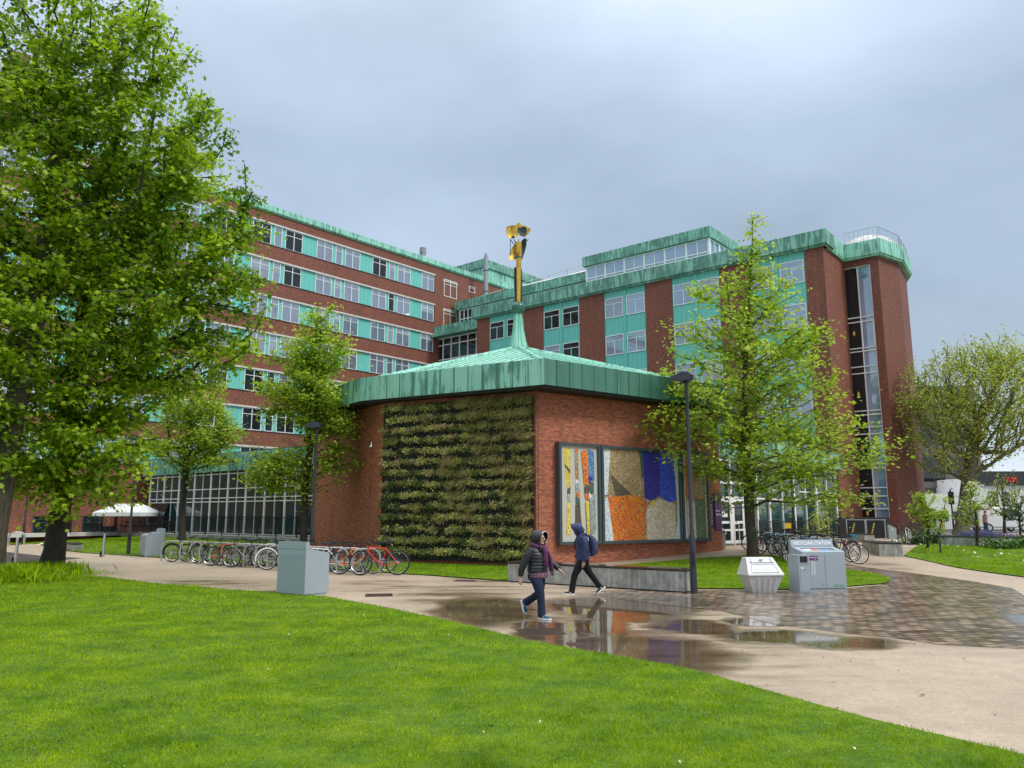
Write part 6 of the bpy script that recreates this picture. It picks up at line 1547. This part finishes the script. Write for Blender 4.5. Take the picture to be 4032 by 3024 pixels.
# parked van, mostly hidden
cr = thing('parked_van', 'white van parked on the far street behind the flower strip', 'van', (XA(3940, 64), 64, .42), R(180))
b = MB(); b.yprism([(-2.2, .35), (-2.25, 1.0), (-1.6, 1.25), (-1.0, 1.95), (2.2, 1.98), (2.25, .35)], -.9, .9); o = b.build('body', M['white'], cr); md = o.modifiers.new('b', 'BEVEL'); md.width = .1; md.segments = 2
for s in (-.91, .91): b = MB(); b.yprism([(-1.45, 1.25), (-.95, 1.82), (-.1, 1.85), (-.1, 1.25)], min(s, s*.99), max(s, s*.99)); b.build('side_window', M['glass_dark'], cr)
b = MB(); b._add([(-1.63,-.8,1.27),(-1.05,-.75,1.9),(-1.05,.75,1.9),(-1.63,.8,1.27)], [(0,1,2,3)]); b.build('windscreen', M['glass_dark'], cr)
for x in (-1.4, 1.4):
    for y in (-.85, .85):
        b = MB(); b.ring((0, 0, 0), .26, .09, 'y', 18, 6); wroot = b.build('wheel', TY, cr, True, (x, y, .35)); b = MB(); b.tube([(0, -.06, 0), (0, .06, 0)], .2, 12); b.build('rim', M['steel'], wroot)
# distant tower above the maples
ot = thing('far_tower', 'pale glazed tower with a brick fin glimpsed above the maples at the top left', 'tower', (-56, 66, 0), R(35))
b = MB(); b.box(-10, 7.5, 0, 12, 0, 46); b.build('wall', M['stone'], ot)
b = MB(); b.box(7.5, 9.3, -.6, 12, 0, 47); b.build('fin', M['brick_tower'], ot)
for k in range(14): b = MB(); b.box(-9.5, 7.0, -.03, .01, 1.5 + k*3.2, 3.6 + k*3.2); b.build('window', M['glass_blind'], ot)
# ============================================================ PEOPLE
def remeshed(name, mbs, voxel, mat, smooth=4, fac=.5):
    m = MB()
    for q in mbs: o_ = len(m.v); m.v += q.v; m.f += [tuple(o_ + i for i in f) for f in q.f]; m.m += q.m
    me = bpy.data.meshes.new('tmp'); me.from_pydata(m.v, [], m.f); me.update()
    o = bpy.data.objects.new('tmp', me); COL.objects.link(o)
    r = o.modifiers.new('r', 'REMESH'); r.mode = 'VOXEL'; r.voxel_size = voxel; r.use_smooth_shade = True
    s = o.modifiers.new('s', 'SMOOTH'); s.factor = fac; s.iterations = smooth
    dg = bpy.context.evaluated_depsgraph_get(); out = bpy.data.meshes.new_from_object(o.evaluated_get(dg))
    COL.objects.unlink(o); bpy.data.objects.remove(o); out.name = name; out.materials.clear(); out.materials.append(mat)
    out.polygons.foreach_set('use_smooth', [True]*len(out.polygons)); finish_uv(out)
    return out
def loft(pts, rad, n=18, quilt=0, period=.05, sub=1):
    """tube through pts with (ra, rb) radii, optionally quilted with rounded bands"""
    P_ = [Vector(p) for p in pts]; R_ = [r_ if isinstance(r_, tuple) else (r_, r_) for r_ in rad]
    pp, rr = [], []; L = 0
    for i in range(len(P_)-1):
        seg = (P_[i+1]-P_[i]).length; k = max(1, int(seg/.012)) if quilt else 3
        for j in range(k):
            f = j/k; g_ = f
            q = 1 + quilt*(abs(math.sin(math.pi*(L + seg*f)/period)) - .6) if quilt else 1
            pp.append(P_[i].lerp(P_[i+1], f)); rr.append(((R_[i][0]*(1-g_) + R_[i+1][0]*g_)*q, (R_[i][1]*(1-g_) + R_[i+1][1]*g_)*q))
        L += seg
    pp.append(P_[-1]); rr.append(R_[-1]); b = MB(); b.tube(pp, rr, n, flat=(1, 0, 0)); return b
def sph(c, r): b = MB(); b.ball(c, r, 16, 12); return b
def hand_mb(wrist, d, side, palmn, s=1.0):
    """open relaxed hand: palm, four unequal curled fingers and a thumb leaving the side of the palm"""
    d = Vector(d).normalized(); pn = Vector(palmn).normalized(); sd_ = d.cross(pn).normalized()*side; w_ = Vector(wrist); out = []
    b = MB(); b.tube([w_ - d*.02*s, w_ + d*.03*s, w_ + d*.08*s, w_ + d*.095*s], [(.024*s, .018*s), (.034*s, .017*s), (.040*s, .015*s), (.034*s, .011*s)], 12, flat=pn); out.append(b)
    for k, (o_, ln) in enumerate(((.030, .068), (.010, .078), (-.010, .072), (-.029, .056))):
        p0 = w_ + d*.085*s + sd_*o_*s; p1 = p0 + (d*.9 + pn*.25).normalized()*ln*.45*s; p2 = p1 + (d*.75 + pn*.6).normalized()*ln*.32*s; p3 = p2 + (d*.45 + pn*.85).normalized()*ln*.25*s
        b = MB(); b.tube([p0 - d*.02*s, p0, p1, p2, p3], [.009*s, .0092*s, .0085*s, .0078*s, .006*s], 8); out.append(b)
    p0 = w_ + d*.025*s + sd_*.030*s; b = MB(); b.tube([p0, p0 + (d*.5 + sd_*.7 + pn*.3).normalized()*.035*s, p0 + (d*.85 + sd_*.7 + pn*.45).normalized()*.066*s], [.012*s, .010*s, .0075*s], 8); out.append(b)
    return out
def head_mb(c, s=1.0):
    """head facing +x"""
    c = Vector(c); out = [sph(c + Vector((-.012, 0, .03))*s, (.098*s, .077*s, .098*s)), sph(c + Vector((.022, 0, -.035))*s, (.066*s, .060*s, .078*s))]
    b = MB(); b.tube([c + Vector((.082, 0, .035))*s, c + Vector((.098, 0, .0))*s, c + Vector((.108, 0, -.018))*s, c + Vector((.088, 0, -.028))*s], [.009*s, .012*s, .016*s, .012*s], 8); out.append(b)
    out.append(sph(c + Vector((.080, 0, -.052))*s, (.012*s, .026*s, .010*s))); out.append(sph(c + Vector((.066, 0, -.092))*s, (.022*s, .026*s, .018*s)))
    for y in (-1, 1):
        out.append(sph(c + Vector((-.012, y*.078, -.005))*s, (.02*s, .010*s, .032*s))); out.append(sph(c + Vector((.062, y*.036, -.02))*s, (.026*s, .024*s, .024*s)))
        out.append(sph(c + Vector((.072, y*.032, .028))*s, (.014*s, .022*s, .008*s)))
    return out
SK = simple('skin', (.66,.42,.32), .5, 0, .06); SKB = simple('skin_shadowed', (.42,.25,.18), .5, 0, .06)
def cloth(name, col, rough=.75, var=.25):
    t = NT(name); n = t.noise(t.coord(), 9, 5, .6, .5); t.bump(n, .45, .03)
    return t.set(t.mix(n, tuple(x*(1-var) for x in col)+(1,), tuple(min(1, x*(1+var)) for x in col)+(1,)), rough, 0, .3)
def shoe(parent, ankle, ang, yaw, upper, sole_m, s=1., letter=None, side=-1):
    """ang: pitch of the foot, positive when the heel is lifted"""
    e_ = bpy.data.objects.new('shoe', None); COL.objects.link(e_); bpy.data.objects.remove(e_)
    prof = [(-.085, .0), (-.05, .055), (.03, .045), (.10, .02), (.165, .008)]
    mbs = [MB()]; mbs[0].tube([(-.085, 0, .035), (-.06, 0, .05), (.0, 0, .055), (.07, 0, .042), (.13, 0, .032), (.165, 0, .028)], [(.024, .026), (.036, .045), (.037, .048), (.043, .033), (.041, .022), (.022, .012)], 14, flat=(0, 0, 1))
    b = MB(); b.tube([(-.03, 0, .05), (-.035, 0, .10)], [(.036, .045), (.034, .04)], 12, flat=(0, 1, 0)); mbs.append(b)
    up_ = obj('shoe', remeshed('shoe', mbs, .008, upper, 3), parent)
    up_.location = ankle; up_.rotation_euler = (0, ang, yaw)
    pts = [(-.098, .026), (-.06, .040), (0, .038), (.08, .047), (.14, .042), (.178, .018)]; out_ = pts + [(x, -y) for x, y in pts[::-1]]
    b = MB(); b.prism(out_[::-1], -.004, .026); so = b.build('sole', sole_m, up_)
    if letter:
        b = MB(); y = side*.0475
        for x0, x1, z0, z1 in ((0, 0, .035, .075), (.012, .035, .075, .035), (.047, .047, .035, .075)): b.tube([(x0 - .02, y, z0), (x1 - .02, y, z1)], [(.007, .004)]*2, 5)
        b.build('shoe_mark', M['white'], up_)
    else:
        b = MB()
        for k in range(3): b.tube([(-.03 + k*.03, side*.044, .03), (-.01 + k*.03, side*.040, .07)], [(.006, .003)]*2, 5)
        b.build('shoe_stripe', M['white'], up_)
    b = MB()
    for k in range(3): b.box(.03 + k*.022, .042 + k*.022, -.022, .022, .088 - k*.012, .094 - k*.012)
    b.build('lace', M['white'], up_)
    return up_

# ---------------------------------------------- woman in the puffer jacket
gx = XA(2118, 14.75, 2430)
wm = thing('person', 'person in a black hooded puffer jacket, purple scarf and dark jeans walking to the right', 'person', (gx, 14.75, 0), R(-36), 'two walkers on the wet path'); wm.scale = (1.02, 1.06, .955)
HC = Vector((.045, 0, 1.505))
bd = [*head_mb(HC, 1.0)]
bd += [loft([(.0,0,1.30),(.015,0,1.37),(.03,0,1.45)], [(.052,.055),(.048,.05),(.052,.055)]), loft([(0,0,.86),(0,0,1.05),(-.01,0,1.22),(-.01,0,1.33)], [(.11,.14),(.10,.13),(.10,.15),(.05,.07)])]
RH, LH = Vector((-.17, -.285, .77)), Vector((.30, .27, .90))
bd += [loft([(-.01,-.15,1.28),(-.10,-.24,1.03),RH + Vector((.01,.0,.02))], [.035,.03,.022]), loft([(-.01,.15,1.28),(.06,.25,1.04),LH + Vector((-.02,0,.02))], [.035,.03,.022])]
bd += hand_mb(RH, (-.15,-.05,-1), -1, (.3,1,.0), .95) + hand_mb(LH, (.75,.1,-.65), 1, (-.4,-.6,-.5), .95)
bd += [loft([(0,-.085,.86),(.11,-.09,.46),(.15,-.09,.09)], [(.07,.07),(.05,.05),(.03,.03)]), loft([(0,.085,.86),(-.02,.09,.46),(-.36,.09,.27)], [(.07,.07),(.05,.05),(.03,.03)])]
obj('body', remeshed('body', bd, .0085, SK, 2, .4), wm)
jk = [loft([(.0,0,.86),(.0,0,.95),(.01,0,1.06),(.005,0,1.18),(-.01,0,1.27),(-.01,0,1.345),(.0,0,1.40)], [(.205,.165),(.205,.165),(.19,.16),(.195,.155),(.20,.13),(.13,.10),(.085,.085)], 26, .09, .062)]
# ra is across the body here because the loft is oriented on the x axis
jk = [MB() for _ in range(0)]
def torso(secs, quilt=0, period=.06, n=30):
    """secs: (x, z, depth radius, width radius)"""
    rows = []
    for i in range(len(secs)-1):
        a, c = secs[i], secs[i+1]; k = max(1, int(abs(c[1]-a[1])/.01))
        for j in range(k): f = j/k; rows.append([a[q]*(1-f) + c[q]*f for q in range(4)])
    rows.append(list(secs[-1])); vs = []; fs = []
    for r_ in rows:
        q = 1 + quilt*(abs(math.sin(math.pi*r_[1]/period)) - .6) if quilt else 1
        for k in range(n):
            a = 2*math.pi*k/n; ca, sa = math.cos(a), math.sin(a)
            vs.append((r_[0] + r_[2]*q*ca, r_[3]*q*sa, r_[1]))
    for i in range(len(rows)-1):
        for k in range(n): fs.append((i*n+k, i*n+(k+1) % n, (i+1)*n+(k+1) % n, (i+1)*n+k))
    fs += [tuple(range(n))[::-1], tuple((len(rows)-1)*n + k for k in range(n))]
    b = MB(); b._add(vs, fs); return b
PUF = simple('black_puffer_nylon', (.016,.017,.021), .42, 0, .2, 10)
jk = [torso([(.0,.86,.165,.215),(.0,.95,.17,.21),(.01,1.06,.16,.19),(.01,1.18,.155,.195),(-.01,1.27,.13,.205),(-.01,1.33,.105,.16),(.0,1.40,.085,.085)], .07, .062)]
jk += [loft([(-.01,-.16,1.30),(-.05,-.215,1.2),(-.115,-.265,1.03),(-.15,-.285,.93),RH + Vector((.0,.0,.03))], [.078,.074,.066,.06,.048], 16, .10, .055), loft([(-.01,.16,1.30),(.03,.215,1.2),(.09,.265,1.05),(.19,.28,.98),LH + Vector((-.02,0,.02))], [.078,.074,.066,.06,.048], 16, .10, .055)]
obj('jacket', remeshed('jacket', jk, .011, PUF, 2, .4), wm)
# hood: shell around the head, open to the front
hd_ = MB(); n1, n2 = 22, 13; vs = []; fs = []
for sgn in (0, 1):
    s_ = 1.0 - .10*sgn
    for i in range(n2 + 1):
        f = i/n2                       # from the rim (front) to the back
        xx = .105 - .25*f; rr = (.128 + .018*math.sin(f*math.pi))*(1 if f < .75 else math.cos((f-.75)/.25*math.pi*.46))*s_*(1 + .035*(abs(math.sin(f*9)) - .5))
        for k in range(n1):
            a = -math.pi*.5 + 2*math.pi*k/n1; low = max(0, -math.sin(a))
            vs.append((HC.x + xx + (.02*math.sin(a) if i == 0 else 0) - low*.05, rr*math.cos(a)*.93, HC.z + .012 + rr*math.sin(a)*(1.04 + .22*low)))
N = (n2+1)*n1
for sgn in (0, 1):
    for i in range(n2):
        for k in range(n1):
            q = (sgn*N + i*n1+k, sgn*N + i*n1+(k+1) % n1, sgn*N + (i+1)*n1+(k+1) % n1, sgn*N + (i+1)*n1+k); fs.append(q if sgn else q[::-1])
for k in range(n1): fs.append((k, (k+1) % n1, N+(k+1) % n1, N+k))
fs.append(tuple(n2*n1 + k for k in range(n1))); fs.append(tuple(N + n2*n1 + k for k in range(n1))[::-1])
hd_._add(vs, fs); ho = hd_.build('hood', PUF, wm, True)
b = MB(); b.tube([vs[k] for k in range(2, n1 - 7)], .006, 5); b.build('hood_piping', M['white'], ho)
HAIR = simple('dark_hair', (.010,.008,.009), .35)
ha = [sph(HC + Vector((-.02, 0, .035)), (.104, .086, .102))]
for y in (-1, 1): ha.append(loft([HC + Vector((.03, y*.07, .05)), HC + Vector((.045, y*.082, -.05)), (.10, y*.085, 1.36), (.145, y*.08, 1.26)], [(.018,.03),(.026,.03),(.03,.035),(.018,.02)]))
hm = remeshed('hair', ha, .011, HAIR, 2); ho2 = obj('hair', hm, wm); ho2.location = (-.012, 0, .004)
b = MB()
for y in (-.032, .032): b.ring(HC + Vector((.098, y, .012)), .023, .0035, 'x', 14, 4)
b.tube([HC + Vector((.10, -.01, .014)), HC + Vector((.10, .01, .014))], .003, 4)
for y in (-1, 1): b.tube([HC + Vector((.098, y*.055, .016)), HC + Vector((.0, y*.082, .01))], .003, 4)
b.build('glasses', M['black'], wm)
b = MB()
for y in (-.032, .032): b.ball(HC + Vector((.086, y, .010)), (.006, .012, .006), 8, 6)
b.build('eye', HAIR, wm); b = MB(); b.ball(HC + Vector((.091, 0, -.052)), (.004, .021, .006), 8, 6); b.build('lips', simple('lips', (.32,.09,.08), .4), wm)
SCF = cloth('plum_scarf', (.15,.045,.11), .85, .35)
sc1 = [MB()]; sc1[0].tube([(.0 + .125*math.cos(a), .115*math.sin(a), 1.385 - .045*math.cos(a)) for a in np.linspace(-2.6, 2.6, 14)], .038, 10)
sc1 += [loft([(.13,-.02,1.37),(.19,-.03,1.25),(.20,-.035,1.1),(.20,-.03,.98)], [(.018,.05),(.02,.05),(.02,.055),(.014,.055)]), loft([(.13,.03,1.36),(.20,.05,1.2),(.225,.085,1.0),(.235,.10,.88)], [(.018,.045),(.02,.05),(.02,.05),(.014,.055)]), sph((.16,0,1.30),(.04,.05,.045))]
sf = obj('scarf', remeshed('scarf', sc1, .010, SCF, 2), wm)
b = MB()
for k in range(10): b.tube([(.235, .06 + k*.009, .89), (.238 + .01*(k % 3), .055 + k*.011, .80 + .012*(k % 2))], .003, 4)
for k in range(8): b.tube([(.20, -.065 + k*.01, .985), (.205, -.07 + k*.011, .90)], .003, 4)
b.build('scarf_fringe', simple('fringe', (.06,.02,.045), .8), sf)
tn = NT('speckled_tunic'); n_ = tn.n('ShaderNodeTexVoronoi'); n_.inputs['Scale'].default_value = 90; tn.l(tn.coord(), n_.inputs[0])
TUN = tn.set(tn.ramp(n_.outputs['Distance'], [(.2, (.5,.36,.40,1)), (.45, (.10,.035,.07,1))]), .8)
obj('tunic', remeshed('tunic', [torso([(.015,.76,.155,.195),(.01,.82,.165,.20),(.0,.92,.15,.19)])], .012, TUN, 3), wm)
JN = cloth('dark_blue_denim', (.012,.024,.052), .8, .4)
tr = [torso([(-.02,.72,.14,.17),(-.02,.80,.16,.19),(-.01,.88,.14,.175)]),
      loft([(.0,-.085,.80),(.07,-.092,.64),(.125,-.095,.46),(.14,-.095,.28),(.15,-.095,.05)], [(.105,.115),(.095,.10),(.072,.078),(.064,.068),(.072,.078)], 18),
      loft([(-.02,.085,.80),(-.02,.092,.62),(-.03,.095,.46),(-.18,.095,.36),(-.335,.095,.265)], [(.105,.115),(.095,.10),(.075,.078),(.066,.07),(.075,.078)], 18)]
obj('jeans', remeshed('jeans', tr, .011, JN, 3), wm)
TEAL_S = cloth('teal_suede', (.03,.10,.16), .7, .3)
shoe(wm, (.175, -.095, .008), 0, R(-4), TEAL_S, M['white'])
shoe(wm, (-.40, .095, .215), R(72), R(-4), TEAL_S, M['white'], side=-1)

# ---------------------------------------------- man with the backpack
gx = XA(2296, 19.0, 2338)
mn = thing('person', 'person in a dark blue hooded rain jacket and black trousers striding to the left', 'person', (gx, 19.0, 0), R(183), 'two walkers on the wet path'); mn.scale = (1, 1, .965)
HC = Vector((.12, 0, 1.585))
bd = [*head_mb(HC, 1.03), loft([(.04,0,1.38),(.065,0,1.45),(.09,0,1.53)], [(.058,.058),(.055,.055),(.058,.06)]), loft([(0,0,.92),(0,0,1.1),(.01,0,1.28),(.02,0,1.41)], [(.10,.14),(.10,.13),(.10,.15),(.06,.08)])]
NH, FH = Vector((.015, .235, .80)), Vector((.13, -.215, .84))
bd += [loft([(.01,.17,1.36),(-.03,.235,1.10),NH + Vector((0,0,.02))], [.038,.033,.025]), loft([(.01,-.17,1.36),(.03,-.23,1.1),FH + Vector((0,0,.02))], [.038,.033,.025])]
bd += hand_mb(NH, (.1,.0,-1), 1, (.2,-1,0), 1.) + hand_mb(FH, (.35,0,-1), -1, (.2,1,0), 1.)
bd += [loft([(0,.09,.92),(.20,.09,.48),(.29,.09,.09)], [(.075,.075),(.052,.052),(.032,.032)]), loft([(0,-.09,.92),(-.17,-.09,.50),(-.43,-.09,.17)], [(.075,.075),(.052,.052),(.032,.032)])]
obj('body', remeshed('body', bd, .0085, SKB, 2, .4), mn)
NV = cloth('navy_rain_shell', (.028,.042,.105), .5, .4)
jk = [torso([(.0,.83,.165,.205),(.0,.95,.165,.20),(.0,1.12,.15,.20),(.0,1.28,.145,.215),(.0,1.38,.12,.19),(.03,1.44,.09,.12),(.06,1.50,.08,.085)]),
      loft([(.0,.18,1.38),(-.02,.225,1.27),(-.035,.245,1.10),(-.01,.245,.96),NH + Vector((0,0,.02))], [.08,.077,.068,.062,.052], 16), loft([(.0,-.18,1.38),(.01,-.22,1.27),(.03,-.24,1.10),(.08,-.23,.96),FH + Vector((0,0,.02))], [.08,.077,.068,.062,.052], 16)]
jo = obj('jacket', remeshed('jacket', jk, .011, NV, 2), mn)
b = MB(); b.box(-.10, .06, .305, .309, .86, .862); b.tube([(-.06, .205, 1.0), (.10, .17, 1.0)], .004, 4)
b.build('pocket_seam', M['black'], jo)
hd_ = MB(); vs = []; fs = []
for sgn in (0, 1):
    s_ = 1.0 - .09*sgn
    for i in range(n2 + 1):
        f = i/n2; xx = .12 - .27*f; rr = (.115 + .028*math.sin(f*math.pi))*(1 if f < .7 else math.cos((f-.7)/.3*math.pi*.46))*s_
        for k in range(n1):
            a = -math.pi*.5 + 2*math.pi*k/n1; low = max(0, -math.sin(a))
            vs.append((HC.x + xx + (.035*math.sin(a) if i <= 1 else 0) - low*.04, rr*math.cos(a)*.95, HC.z + .01 + rr*math.sin(a)*(1.0 + .35*low)))
for sgn in (0, 1):
    for i in range(n2):
        for k in range(n1):
            q = (sgn*N + i*n1+k, sgn*N + i*n1+(k+1) % n1, sgn*N + (i+1)*n1+(k+1) % n1, sgn*N + (i+1)*n1+k); fs.append(q if sgn else q[::-1])
for k in range(n1): fs.append((k, (k+1) % n1, N+(k+1) % n1, N+k))
fs.append(tuple(n2*n1 + k for k in range(n1))); fs.append(tuple(N + n2*n1 + k for k in range(n1))[::-1])
hd_._add(vs, fs); hd_.build('hood', NV, mn, True)
obj('hair', remeshed('hair', [sph(HC + Vector((-.018, 0, .04)), (.098, .082, .092))], .012, HAIR, 1), mn)
b = MB()
for y in (-.033, .033): b.ball(HC + Vector((.088, y, .010)), (.006, .012, .006), 8, 6)
b.build('eye', HAIR, mn); b = MB(); b.ball(HC + Vector((.094, 0, -.054)), (.004, .021, .006), 8, 6); b.build('lips', simple('lips', (.32,.09,.08), .4), mn)
BT = cloth('black_trousers', (.009,.009,.011), .85, .4)
tr = [torso([(-.01,.78,.135,.17),(-.01,.86,.15,.185),(.0,.94,.14,.175)]),
      loft([(.0,.09,.86),(.09,.095,.70),(.205,.095,.48),(.25,.095,.28),(.285,.095,.075)], [(.11,.115),(.10,.105),(.078,.08),(.068,.072),(.07,.075)], 18),
      loft([(-.01,-.09,.86),(-.08,-.095,.68),(-.185,-.095,.50),(-.31,-.095,.33),(-.42,-.095,.17)], [(.11,.115),(.10,.105),(.078,.08),(.066,.07),(.066,.07)], 18)]
obj('trousers', remeshed('trousers', tr, .011, BT, 3), mn)
BSH = cloth('black_trainer', (.018,.018,.026), .6, .3)
shoe(mn, (.315, .095, .008), R(-2), 0, BSH, M['white'], 1.05, 'N', 1)
shoe(mn, (-.475, -.095, .105), R(38), 0, BSH, M['white'], 1.05, 'N', 1)
bkp = thing('backpack', 'faded blue backpack worn by the person striding to the left', 'backpack', tuple(mn.location), R(183)); bkp.scale = (1, 1, .965)
BK = cloth('faded_blue_canvas', (.045,.055,.115), .7, .3)
bg = [MB()]; bg[0].tube([(-.19, 0, .93), (-.235, 0, .98), (-.27, 0, 1.08), (-.265, 0, 1.22), (-.235, 0, 1.34), (-.19, 0, 1.41), (-.16, 0, 1.43)], [(.03,.08), (.08,.14), (.10,.155), (.10,.155), (.085,.14), (.05,.10), (.02,.05)], 20, flat=(0, 1, 0))
bg.append(sph((-.33, 0, 1.08), (.05, .11, .11)))
bo = obj('body', remeshed('body', bg, .012, BK, 3), bkp)
b = MB()
for y in (-1, 1): b.tube([(-.16, y*.10, 1.40), (-.05, y*.13, 1.475), (.10, y*.14, 1.40), (.165, y*.14, 1.25), (.14, y*.17, 1.08), (.0, y*.215, .99), (-.17, y*.12, .98)], [(.024, .006)]*7, 6, flat=(0, 1, 0))
b.tube([(-.19, -.03, 1.41), (-.20, 0, 1.46), (-.19, .03, 1.41)], .007, 5)
b.build('strap', BK, bkp)
b = MB(); b.tube([(-.335, -.10, 1.15), (-.375, 0, 1.17), (-.335, .10, 1.15)], .004, 4); b.tube([(-.28, -.14, 1.30), (-.335, 0, 1.33), (-.28, .14, 1.30)], .004, 4); b.build('zip', M['black'], bkp)

# ---------------------------------------------- small figure with an umbrella on the far street
Y = 58; fx = XA(3884, Y, 2080)
pp = thing('person', 'distant person in a pale pink top and blue jeans under a red umbrella', 'person', (fx, Y, .42), R(190))
HC = Vector((.02, 0, 1.56)); bd = [*head_mb(HC, 1.0), loft([(0,0,1.38),(.01,0,1.5)], [.05,.05]), loft([(0,0,.86),(0,0,1.2),(0,0,1.4)], [(.09,.13),(.1,.13),(.05,.07)]),
  loft([(0,-.17,1.36),(.0,-.22,1.1),(.05,-.22,.86)], [.04,.034,.025]), loft([(0,.17,1.36),(.06,.22,1.14),(.20,.12,1.28)], [.04,.034,.025]), *hand_mb((.05,-.22,.85), (0,0,-1), -1, (0,1,0)), *hand_mb((.20,.12,1.28), (.3,-.2,1), 1, (-1,0,0)),
  loft([(0,-.09,.86),(.08,-.09,.46),(.02,-.09,.05)], [.06,.05,.035]), loft([(0,.09,.86),(.0,.09,.46),(-.08,.09,.05)], [.06,.05,.035])]
obj('body', remeshed('body', bd, .014, SK, 1), pp)
obj('top', remeshed('top', [torso([(0,.84,.13,.18),(0,1.1,.12,.17),(0,1.32,.12,.19),(0,1.42,.07,.09)]), loft([(0,-.17,1.36),(.0,-.22,1.1),(.04,-.22,.9)], [.06,.055,.045]), loft([(0,.17,1.36),(.06,.22,1.14),(.17,.14,1.25)], [.06,.055,.045])], .015, cloth('pale_pink_knit', (.60,.38,.44)), 2), pp)
obj('jeans', remeshed('jeans', [torso([(0,.78,.11,.16),(0,.88,.12,.165)]), loft([(0,-.09,.84),(.08,-.09,.46),(.02,-.09,.08)], [.09,.07,.06]), loft([(0,.09,.84),(.0,.09,.46),(-.08,.09,.08)], [.09,.07,.06])], .015, cloth('mid_blue_denim', (.08,.14,.24)), 2), pp)
b = MB()
for y, x in ((-.09, .05), (.09, -.05)): b.tube([(x - .09, y, .04), (x + .14, y, .03)], [(.04, .035), (.035, .02)], 8, flat=(0, 0, 1))
b.build('shoe', M['white'], pp); obj('hair', remeshed('hair', [sph(HC + Vector((-.03, 0, .03)), (.10, .09, .11))], .02, HAIR, 1), pp)
um = thing('umbrella', 'open red umbrella held by the distant person in pink', 'umbrella', (fx - .18, Y - .15, .42))
b = MB(); b.lathe([(.5, 1.72), (.40, 1.84), (.22, 1.93), (.03, 1.97)], n=8); b.build('canopy', simple('red_umbrella', (.50,.08,.07), .5), um)
b = MB(); b.tube([(0, 0, 1.2), (0, 0, 2.03)], .01, 6); b.build('shaft', M['steel'], um)
